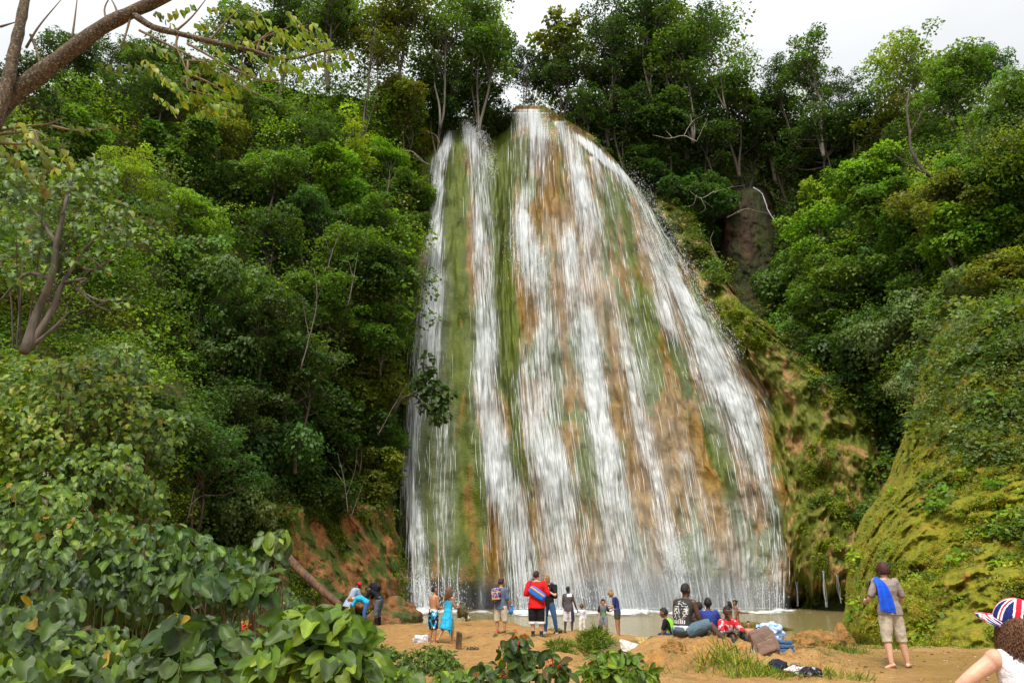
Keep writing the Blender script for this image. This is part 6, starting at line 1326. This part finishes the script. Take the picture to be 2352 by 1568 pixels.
# 17: boy in red
def redch(V): c = np.tile((.62,.02,.03), (len(V), 1)); a = fbm(V[:, 0] * 20, V[:, 1] * 20, V[:, 2] * 20, 15, 2); c[a > .22] = (.62,.45,.45); return c
p = Person('redboy', 'child in red printed shirt and tall rubber boots, arms crossed on knees, facing the camera', 1672, 1476, 14.4, 1.42, -158, 'dark', hs=1.16, anchor='pelvis', torso=(.1,.1,1), torso2=(.12,.34,1), vox=.007, arms=(((-.45,.7,-.75),(.9,.45,.05)),((.45,.7,-.75),(-.9,.45,.1))), legs=(((-.35,.80,.50),(-.20,.35,-.9)),((.10,.85,.50),(.05,.35,-.9))), feet=((-.5,1,-.1),(.1,1,-.1)), head=(.05,.2,1), face=(.30,1,-.08))
p.shirt(redch, lo=-.02, sleeve=.5, infl=.018, wr=.008); p.pants((.025,.027,.03), .5, .022, name='trousers'); p.hair('buzz')
for i in (0, 1): p.wear('boot', [p.leg(i, .58, 1, .024)] + p.foot(i, .018), (.028,.03,.028), 0, mat=M_SHINY)
# 18-20: in the pool
p = Person('bather_long', 'bather with long dark hair standing in the pool, face in profile', 1681, 1452, 32, 1.64, 80, 'tan', female=True, arms=(((-.2,.1,-1),(0,.5,-1)),((.2,.1,-1),(0,.5,-1))), face=(.2,1,0), z=-.55)
p.wear('bikini_top', [p.torso_parts(.205, .235, .006)], (.45,.05,.05), 0); p.wear('bikini_bottom', [p.torso_parts(-.045, .03, .005)], (.45,.05,.05), 0); p.hair('long', 'black', .26, 50, .006)
def bik(V): c = np.tile((.55,.06,.05), (len(V), 1)); c[np.sin(V[:, 0] * 60) > .2] = (.06,.14,.28); c[np.sin(V[:, 0] * 47) > .6] = (.6,.6,.55); return c
p = Person('bather_bun', 'bather in striped bikini with tied up hair leaning a hand to the rock', 1697, 1454, 31.5, 1.66, 75, 'brown', female=True, torso=(0,.0,1), torso2=(0,.12,1), arms=(((-.3,.1,-1),(-.2,.3,-1)),((.5,-.65,-.7),(.3,-.9,-.1))), face=(-.5,1,0), z=-.50)
p.wear('bikini_top', [p.torso_parts(.205, .235, .006)], bik, 0); p.wear('bikini_bottom', [p.torso_parts(-.045, .03, .005)], bik, 0); p.hair('bun', 'black')
p = Person('bather_boy', 'small bare chested child waist deep in the pool left of the backpack', 1723, 1470, 27, 1.25, 168, 'tan', hs=1.3, arms=(((-.4,.2,-1),(.0,.5,-1)),((.4,.2,-1),(0,.5,-1))), face=(0,1,-.35), z=-.68)
p.hair('short', 'black'); p.pants((.05,.20,.45), .4, .012, name='swim_shorts')
# 21: woman with blue towel
p = Person('towelshoulder', 'person in taupe T-shirt and beige knee shorts, blue towel over one shoulder, back turned', 2068, 1531, 12.7, 1.66, 4, 'pale', female=True, build=1.12, vox=.0075, arms=(((-.5,.15,-1),(.15,.75,-.2)),((.42,.12,-1),(-.15,.75,-.5))), legs=(((-.10,.02,-1),(-.02,-.10,-1)),((.12,.02,-1),(.10,-.02,-1))), feet=((-.7,.6,-.35),(.7,.8,0)), head=(.02,.05,1), face=(-.1,1,-.1))
p.shirt((.27,.215,.20), lo=-.035, sleeve=.42, infl=.018, wr=.008, flare=.06); p.pants((.46,.40,.30), .56, .016, .012, name='knee_shorts', wr=.008); p.hair('bob', 'red', .09, 120, .006, 1.12)
p.wear('necklace_cord', [etube([p.q(.296), p.q(.304)], [(.082,.064),(.075,.056)], (1,0,0), 20, .1)], (.12,.03,.03), 0, vox=.005)
# 22: nearest woman with flag cap
def jack(x, y, part):
    if part: x, y = x, y * 1.4 - .7
    c = np.tile(NVY, np.shape(x) + (1,)).reshape(np.shape(x) + (3,)).astype(float).copy(); c[...] = (.012,.02,.13); W_, R_ = (.80,.80,.82), (.62,.012,.03)
    d1, d2 = np.abs(x - y) / 1.414, np.abs(x + y) / 1.414; d = np.minimum(d1, d2); c[d < .13] = W_; c[d < .055] = R_; e = np.minimum(np.abs(x), np.abs(y)); c[e < .20] = W_; c[e < .12] = R_; return c
h22 = at(2334, 1428, 4.5)
p = Person('flagcap', 'nearest person with curly brown hair, red white and blue flag cap, white sleeveless top', 2340, 1500, 2.7, 1.62, -6, 'pale', female=True, build=1.1, vox=.006, arms=(((-.80,.15,-.60),(.25,.75,-.45)),((.6,.1,-1),(-.2,.7,-.4))), head=(.04,.12,1), face=(.1,1,-.05), z=0.0)
_h = p.hc; _w = p.root.matrix_basis @ Vector(_h); p.root.location += Vector(h22) - _w
p.shirt((.74,.73,.78), lo=-.05, sleeve=0, infl=.012, wr=.006, flare=.05, name='sleeveless_top', vox=.007); p.pants((.05,.08,.14), .95, .01, 0, name='jeans'); p.hair('curly', 'curl', .19, 1500, .013, 1.0, .0045, .30)
p.hat(jack, brim_dir=(-.9,.45,.25), up=(.16,-.30,.94), label='flag patterned cap', n=200, size=1.16)
# ============================================================ THINGS CARRIED AND LEFT LYING
def sup(c, r, e=.45, n=26, basis=None, dent=0.0, seed=0):
    """rounded box (superellipsoid) with slack, dented cloth sides"""
    V, F = ball((0, 0, 0), 1, n); V = np.sign(V) * np.abs(V) ** e; V = V / (np.abs(V).max(1) ** .35)[:, None]
    if dent: V = V * (1 + dent * fbm(V[:, 0] * 2, V[:, 1] * 2, V[:, 2] * 2, seed, 4))[:, None]
    V = V * np.array(r)
    if basis is not None: V = V @ np.array(basis)
    return V + np.array(c), F
def item(name, label, cat, world, rz=0, group=None): return empty(name, world, rz, label, cat, group)
def part(root, nm, pf, col, mat=None, vox=None, sm=1):
    V, F = pf
    if vox: V, F = solid([pf] if not isinstance(pf, list) else pf, vox, sm)
    c = col(V) if callable(col) else np.tile(col, (len(V), 1)); return link(nm, mesh_np(nm, V, F, tint=c), mat or M_CLOTH, root)
def strap(root, pts, w, col, nm='strap', th=.004):
    p = smooth_path(pts, 20); T = unit(np.gradient(p, axis=0)); c = p.mean(0); o = unit(p - c + 1e-4); X = unit(np.cross(T, o)); N = np.cross(X, T)
    V = np.concatenate([p - X * w - N * th, p + X * w - N * th, p + X * w + N * th, p - X * w + N * th]); i = np.arange(19); F = []
    for a, b in ((0, 1), (1, 2), (2, 3), (3, 0)): F.append(np.stack([i + a * 20, i + 1 + a * 20, i + 1 + b * 20, i + b * 20], 1))
    return part(root, nm, (V, np.concatenate(F)), col)
def worn(P, local, name, label, cat, rz=0):
    """top-level thing at a place on a person's body, in that person's orientation"""
    m = P.root.matrix_basis; w = m @ Vector(local); return item(name, label, cat, w, P.root.rotation_euler.z + rz)
def plaid(V):
    k = 34; a = (np.floor(V[:, 0] * k) + 100).astype(int); b = (np.floor(V[:, 2] * k) + 100).astype(int); pal = np.array([(.02,.02,.03),(.55,.03,.22),(.02,.02,.03),(.55,.50,.55),(.02,.25,.40),(.10,.02,.12),(.60,.40,.05)]); return pal[(a * 3 + b * 5 + a * b) % 7]
def backpack(root, r, col, col2, zip_=(.02,.02,.02), lean=0, dent=.12, seed=1, straps=True):
    rx, ry, rz_ = r; part(root, 'main_bag', sup((0,0,0), r, .55, 26, dent=dent, seed=seed), col)
    part(root, 'front_pocket', sup((0, -ry * .95, -rz_ * .38), (rx * .72, ry * .38, rz_ * .42), .55, 20, dent=dent, seed=seed + 2), col2)
    a = np.linspace(-1.2, 1.2, 14); part(root, 'zip', tube([(rx * .96 * math.sin(t) * .9, -ry * .62, rz_ * (.25 + .62 * math.cos(t))) for t in a], .006, 5), zip_)
    V, F = tube([(rx * .2 * math.cos(t), ry * .3, rz_ * (1.0 + .16 * math.sin(t))) for t in np.linspace(0, math.pi, 9)], .009, 6); part(root, 'handle', (V, F), zip_)
    if straps:
        for sd in (-1, 1): strap(root, [(sd * rx * .5, ry * .7, rz_ * .85), (sd * rx * .62, ry * 2.6, rz_ * .7), (sd * rx * .7, ry * 3.0, 0), (sd * rx * .75, ry * .9, -rz_ * .75)], .022, zip_)
p = FIG['slate']; t = worn(p, p.q(.19) + v3(-.07, -.20, 0), 'backpack', 'backpack checked in pink, black and white on the man in slate blue', 'backpack'); backpack(t, (.16,.10,.21), plaid, plaid, seed=3, dent=.06); t.rotation_euler.y = R(-6)
def capshape(root, s, col):
    V, F = ball((0,0,0), 1, 18); V = V * (.085 * s, .10 * s, .075 * s); V[:, 2] = np.maximum(V[:, 2], -.01); part(root, 'crown', (V, F), col); part(root, 'brim', sup((0, .12 * s, 0), (.07 * s, .06 * s, .006), .8, 14), col); part(root, 'button', ball((0, 0, .077 * s), .008, 8), col)
h = p.wr[1] + p.handd[1] * .13; t = worn(p, h + v3(0, .02, -.03), 'cap', 'blue cap hanging from the hand of the man with the checked backpack', 'cap'); capshape(t, 1.05, (.03,.16,.50)); t.rotation_euler.x = R(75)
p = FIG['redshirt']; t = worn(p, p.q(.135) + v3(.06, -.185, .0), 'sling_bag', 'bright blue bag with an orange band slung over the red shirt', 'bag'); B = np.array([[.84,0,-.54],[0,1,0],[.54,0,.84]])
part(t, 'main_bag', sup((0,0,0), (.27,.085,.125), .75, 24, B, .08, 4), (.02,.16,.62)); part(t, 'orange_band', sup((.025,-.012,.045), (.262,.086,.030), .75, 20, B), (.80,.33,.02))
strap(t, [(-.22,-.0,.12), (-.21,.05,.28), (-.20,.16,.40), (-.12,.30,.36)], .012, (.05,.03,.08)); strap(t, [(.22,0,-.10), (.30,.15,.0), (.24,.33,.15)], .012, (.05,.03,.08))
p = FIG['blacktop']; t = worn(p, p.q(.19) + v3(-.04, -.17, 0), 'backpack', 'dark green backpack on the woman in black top', 'backpack', 3.1416); t.rotation_euler.z = p.root.rotation_euler.z
backpack(t, (.15,.09,.22), (.03,.035,.02), (.035,.04,.022), seed=8)
p = FIG['blackpack']; t = worn(p, p.q(.225) + v3(0, -.03, .19), 'backpack', 'black backpack riding high on the person bending in rubber boots', 'backpack'); t.rotation_euler.x = R(-62); backpack(t, (.16,.10,.23), (.012,.012,.018), (.02,.02,.03), seed=9, straps=False, zip_=(.25,.25,.3))
for sd in (-1, 1): strap(t, [(sd * .09,.08,.15), (sd * .11,.17,.05), (sd * .10,.10,-.15)], .02, (.012,.012,.015))
p = FIG['towelw']; t = worn(p, p.wr[1] + v3(.05, .10, -.12), 'jacket', 'olive green jacket bundled over the arm of the woman in turquoise', 'jacket')
part(t, 'folded_body', sup((0,0,0), (.13,.12,.17), .7, 30, dent=.5, seed=21), (.10,.085,.035)); part(t, 'sleeve', tube(smooth_path([(.05,.02,.05),(.13,.08,-.05),(.10,.12,-.22),(.13,.10,-.30)], 12), np.linspace(.055,.04,12) * (1 + .12 * np.sin(np.arange(12) * 2.1)), 12), (.09,.075,.03)); part(t, 'hood', sup((-.03,0,.13), (.09,.08,.06), .8, 20, dent=.4, seed=5), (.11,.09,.04))
def on_ground(px, py, d, dz=0): w = at(px, py, d); return Vector((w.x, w.y, ground_z(w.x, w.y) + dz))
# white bag, black box
t = item('carrier_bag', 'white plastic carrier bag with red handles on the sand by the shirtless man', 'bag', on_ground(967, 1478, 23.8, .12), .3)
part(t, 'bag_body', sup((0,0,0), (.23,.16,.14), .7, 30, dent=.35, seed=31), (.62,.60,.60)); part(t, 'knot', sup((-.22,0,.02), (.05,.04,.04), .9, 12, dent=.4, seed=2), (.66,.64,.62))
for k in (0, 1): strap(t, [(.02 + .02 * k, -.155, -.02), (.04, -.17, .10), (.12, -.17, .13), (.16, -.16, .02 - .05 * k)], .013, (.60,.02,.03), 'handle')
t = item('cool_box', 'small black box standing behind the white carrier bag', 'box', on_ground(981, 1470, 24.6, .10), .2)
part(t, 'box_body', sup((0,0,0), (.12,.09,.10), .2, 16), (.015,.015,.017)); part(t, 'lid', sup((0,0,.105), (.125,.095,.016), .3, 14), (.03,.03,.033))
def sandal(root, s, col):
    n = 20; y = np.linspace(-.13, .14, n); w = np.interp(y, [-.13,-.11,-.03,.07,.12,.14], [.012,.034,.031,.045,.034,.010])
    V = np.concatenate([np.stack([-w, y, y * 0], 1), np.stack([w, y, y * 0], 1), np.stack([-w, y, y * 0 + .022], 1), np.stack([w, y, y * 0 + .022], 1)]) * s; i = np.arange(n - 1)
    F = np.concatenate([np.stack([i + a * n, i + 1 + a * n, i + 1 + b * n, i + b * n], 1) for a, b in ((0,1),(1,3),(3,2),(2,0))]); part(root, 'sole', (V, F), (.09,.07,.055))
    for k, (yy, hh) in enumerate([(.075,.05),(.02,.062),(-.085,.055)]):
        ww = float(np.interp(yy, y, w)); strap(root, [(-ww * s, yy * s, .01), (-ww * .7 * s, yy * s, hh * s), (ww * .7 * s, yy * s, hh * s), (ww * s, yy * s, .01)], .014 * s, col)
for k, (x, y, rz, lb) in enumerate([(1081,1493,-.9,'left hand one of two brown strapped sandals on the sand'),(1093,1496,-.35,'right hand one of two brown strapped sandals on the sand')]): t = item('sandal', lb, 'sandal', on_ground(x, y, 21.4, .01), rz, 'pair of sandals'); sandal(t, 1.15, (.10,.05,.035))
for x, y, rz, lb in [(1281,1459,.9,'black sandal lying by the white shoe of the woman in jeans'),(1291,1452,1.4,'black flip flop lying furthest right beside the woman in jeans')]: t = item('sandal', lb, 'sandal', on_ground(x, y, 22.4, .01), rz); sandal(t, 1.1, (.015,.013,.012))
# backpack, towel and jeans on the mound
t = item('backpack', 'big brown backpack slumped on the mound with clothes behind it', 'backpack', on_ground(1757, 1494, 13.1, .19), -.25); t.rotation_euler.x = R(-14); t.rotation_euler.y = R(-16)
backpack(t, (.21,.13,.235), (.17,.105,.08), (.20,.125,.095), (.04,.02,.018), seed=41, dent=.26, straps=False); strap(t, [(-.16,-.03,.05), (-.26,-.10,-.05), (-.25,-.12,-.22), (-.22,-.10,-.30)], .022, (.13,.08,.065)); strap(t, [(-.12,-.05,.0), (-.21,-.12,-.06), (-.20,-.14,-.22)], .010, (.55,.53,.55), 'white_webbing')
part(t, 'side_flap', sup((.12,-.12,-.05), (.10,.03,.12), .5, 20, dent=.2, seed=6), (.19,.12,.09))
def pile(name, label, cat, w, r, col, seed, rz=0, n=44, fold=.45, g=None):
    """heap of cloth: folded, dented surface resting on the ground"""
    V, F = ball((0, 0, 0), 1, n); f = fbm(V[:, 0] * 1.6, V[:, 1] * 1.6, V[:, 2] * 1.6, seed, 4); rd = 1 - np.abs(fbm(V[:, 0] * 3, V[:, 1] * 3, V[:, 2] * 3, seed + 5, 3)) * 1.6
    V = V * (1 + fold * f + .28 * rd - .2)[:, None] * np.array(r); V[:, 2] = np.maximum(V[:, 2], -r[2] * .5); c = col(V) if callable(col) else np.tile(col, (len(V), 1))
    o = link(name, mesh_np(name, V, F, tint=c), M_CLOTH); o.location = w; o.rotation_euler = (0, 0, rz); return tag(o, label, cat, g)
def bluepat(V): c = np.tile((.42,.56,.80), (len(V), 1)); a = fbm(V[:, 0] * 18, V[:, 1] * 18, V[:, 2] * 18, 3, 2); c[a > .12] = (.22,.36,.66); c[a < -.2] = (.62,.68,.78); return c
def patt(V): c = np.tile((.03,.035,.06), (len(V), 1)); a = fbm(V[:, 0] * 26, V[:, 1] * 26, V[:, 2] * 26, 13, 2); c[a > .15] = (.30,.34,.40); c[a < -.24] = (.05,.22,.22); return c
def whred(V): c = np.tile((.60,.55,.55), (len(V), 1)); a = fbm(V[:, 0] * 14, V[:, 1] * 14, V[:, 2] * 14, 17, 2); c[a > .10] = (.40,.03,.03); c[a > .25] = (.03,.02,.03); return c
def dkred(V): c = np.tile((.015,.017,.035), (len(V), 1)); a = fbm(V[:, 0] * 14, V[:, 1] * 14, V[:, 2] * 14, 19, 2); c[a > .28] = (.35,.04,.02); c[a < -.33] = (.3,.3,.32); return c
pile('towel', 'light blue towel draped behind the top of the brown backpack', 'towel', on_ground(1772, 1480, 13.7, .20), (.24,.16,.20), bluepat, 51)
pile('patterned_shirt', 'dark patterned cloth between the light blue towel and the rolled jeans', 'cloth', on_ground(1793, 1482, 13.5, .10), (.15,.12,.10), patt, 52)
t = item('folded_jeans', 'rolled blue jeans lying right of the brown backpack', 'jeans', on_ground(1806, 1495, 13.2, .10), -.2)
for k in range(3): part(t, 'leg_roll', sup((0, -.02 + .03 * k, -.05 + .065 * k), (.14 - .012 * k, .10 - .01 * k, .035), .6, 22, dent=.18, seed=60 + k), (.05,.10,.18))
pile('dark_jacket', 'black and navy jacket heaped on the grass, lower right', 'jacket', on_ground(1787, 1545, 11.5, .06), (.19,.13,.10), (.012,.016,.035), 54, .5)
pile('white_shirt', 'crumpled white shirt with red and black pattern on the grass', 'shirt', on_ground(1833, 1556, 11.2, .04), (.16,.11,.065), whred, 55, -.4)
pile('khaki_cap', 'crumpled khaki cloth just above the white and red shirt', 'cloth', on_ground(1832, 1544, 11.6, .05), (.10,.08,.07), (.22,.17,.10), 56)
pile('dark_swimwear', 'dark cloth with red trim, lowest of the clothes on the grass', 'clothes', on_ground(1868, 1563, 10.9, .04), (.14,.10,.07), dkred, 57)
pile('striped_towel', 'dark floral towel under the boys seated on the mound', 'towel', on_ground(1640, 1466, 14.1, .04), (.22,.12,.07), patt, 58)
pile('white_cloth', 'little striped white cloth tucked beside the seated man', 'cloth', on_ground(1603, 1460, 14.1, .05), (.10,.07,.06), lambda V: np.where((np.sin(V[:, 2:3] * 120) > .3), (.03,.03,.04), (.6,.6,.58)), 59)
# blue towel over the shoulder
p = FIG['towelshoulder']; t = worn(p, p.sh[0] * .75 + p.q(.29) * .25, 'towel', 'royal blue towel hanging over the left shoulder of the woman in beige shorts', 'towel')
u = np.linspace(0, 1, 44); w = np.linspace(-1, 1, 22); prof = np.array([(.13,-.20),(.13,-.08),(.11,.0),(.06,.055),(0,.072),(-.06,.050),(-.115,-.02),(-.14,-.12),(-.15,-.24),(-.152,-.36),(-.15,-.47)]); pp = smooth_path(np.c_[prof, np.zeros(11)], 44)
U, Wd = np.meshgrid(u, w, indexing='ij'); wid = .075 + .055 * sstep(.45, 1, U); X = Wd * wid - .025 + .03 * sstep(.5, 1, U); fold = .012 * np.sin(Wd * 7 + 1) * sstep(.35, .8, U); Y = np.repeat(pp[:, 0:1], 22, 1) - fold * 1.3; Zz = np.repeat(pp[:, 1:2], 22, 1) - .05 * Wd ** 2 * (1 - sstep(.4, .8, U)) - .02 * Wd * sstep(.8, 1, U)
A = np.stack([X, Y, Zz], -1).reshape(-1, 3); N = vertex_normals(A, [grid_faces(44, 22)]); G = grid_faces(44, 22); part(t, 'towel_cloth', (np.concatenate([A, A + N * .012]), np.concatenate([G, G[:, ::-1] + len(A)])), lambda V: np.where(np.abs(V[:, 2:3] + .435) < .010, (.01,.06,.35), (.012,.085,.60)))
part(t, 'towel_hem', tube([A[21 - 21 + 43 * 22 + k] for k in range(0, 22, 3)], .007, 5), (.01,.06,.38))
# ------------------------------------------------------------ rocks in the pool and along the shore
M_ROCKW = rock_mat('rock_pool', (0.30, 0.19, 0.055), (0.10, 0.09, 0.012), (0.05, 0.04, 0.02), mossiness=.5, stretch=1, scale=2.5, wet=.6)
M_KNOLL = rock_mat('rock_knoll', (0.42, 0.21, 0.055), (0.14, 0.12, 0.02), (0.10, 0.07, 0.03), mossiness=.30, stretch=1, scale=1.6, wet=.85, pink=.2)
def rock(label, px, py, d, r, seed, z=None, m=None, amp=.55):
    V, F = ball((0, 0, 0), 1, 40); f = fbm(V[:, 0] * 1.5, V[:, 1] * 1.5, V[:, 2] * 1.5, seed, 5) * amp + .18 * (1 - np.abs(fbm(V[:, 0] * 5, V[:, 1] * 5, V[:, 2] * 5, seed + 3, 4)) * 2); V = V * (1 + f)[:, None] * np.array(r)
    w = at(px, py, d); w.z = z if z is not None else ground_z(w.x, w.y); o = link('rock', mesh_np('rock', V, F), m or M_ROCKW); o.location = w; return tag(o, label, 'rock')
rock('long low mossy rock in the pool beside the bather in bikini', 1745, 1428, 31, (.95,.6,.30), 71, .0); rock('low rock awash left of the crouching child in lime', 1516, 1447, 26.5, (.38,.3,.14), 72, .0)
rock('low ochre rock in the pool behind the woman in jeans', 1272, 1425, 29.5, (.42,.3,.16), 73, .0); rock('small rock awash behind the toddler', 1353, 1440, 28, (.26,.2,.09), 74, .0)
rock('orange rock at the waterside foot of the mossy spur', 1930, 1450, 19.5, (.35,.4,.55), 75, .25, M_KNOLL); rock('small orange boulder at the foot of the mossy spur behind the weeds', 1985, 1487, 16.8, (.55,.4,.22), 76, None, M_KNOLL)
rock('rounded orange rock on the shore behind the person in rubber boots', 888, 1420, 31, (.7,.5,.4), 77, .15, M_RBANK); rock('ochre boulder at the water edge below the dark cave mouth', 905, 1405, 36, (1.1,.8,.7), 78, .2, M_RBANK); rock('yellowish rock between the legs of the bending people', 848, 1428, 30.2, (.32,.3,.25), 79, None, M_RBANK)
rock('ochre knoll covered in weeds right of the jeans', 1885, 1480, 14.6, (.42,.45,.30), 80, None, M_KNOLL, .3); rock('crumbling ochre lump behind the brown backpack', 1835, 1478, 14.2, (.35,.3,.16), 81, None, M_KNOLL); rock('ochre outcrop under the seated man, facing the little rapids', 1545, 1484, 13.3, (.20,.22,.20), 82, None, M_KNOLL)
# rimstone ledge and the little rapids below it
def ledge():
    b = NB('rimstone'); v = b.coord((14, 3, 3)); n = b.noise(1.2, 4, v); c = b.mix(b.ramp(n, [(.35, 0.), (.65, 1.)]), (.20,.12,.03), (.50,.34,.12)); b.pbr(c, .35, b.bump(n, .8, .05), spec=.5)
    nx, ny = 90, 24; U, V = np.meshgrid(np.linspace(0, 1, nx), np.linspace(0, 1, ny), indexing='ij'); x = 3.45 + 2.2 * U; y = 26.9 - .9 * V ** .8 + .25 * np.sin(U * 5) + .1 * fbm(U * 8, 0, 0, 7, 3); z = .085 - .36 * V ** 2.2 + .02 * fbm(U * 26, V * 2, 0, 3, 3)
    tag(link('rock_ledge', mesh_np('rock_ledge', np.stack([x, y, z], -1).reshape(-1, 3), grid_faces(nx, ny)), b.m), kind='structure')
    b = NB('rapids'); n = b.noise(5, 5, b.coord((1.4, .5, 1)), .6, .7); c = b.ramp(n, [(.38, (.30,.22,.13)), (.52, (.66,.60,.52)), (.66, (.80,.79,.77))]); b.pbr(c, .35, b.bump(n, .9, .12), spec=.5)
    xs = np.linspace(2.9, 5.6, 70); ys = np.linspace(17, 26.2, 120); X, Y = np.meshgrid(xs, ys, indexing='ij'); Z = gz(X, Y) + .06 + .06 * fbm(X * 2.5, Y * 1.2, 0, 81, 4)
    cx = np.interp(Y, [17, 20, 24, 26.3], [3.2, 3.45, 4.2, 4.6]); hw = np.interp(Y, [17, 20, 24, 26.3], [.4, .55, .85, 1.0]) + .12 * fbm(Y, 0, 0, 9, 3); Z = Z - .35 * sstep(.75, 1.1, np.abs(X - cx) / hw)
    Z = np.maximum(Z, -2) ; tag(link('rapids', mesh_np('rapids', np.stack([X, Y, Z], -1).reshape(-1, 3), grid_faces(70, 120)), b.m), kind='structure')
ledge()
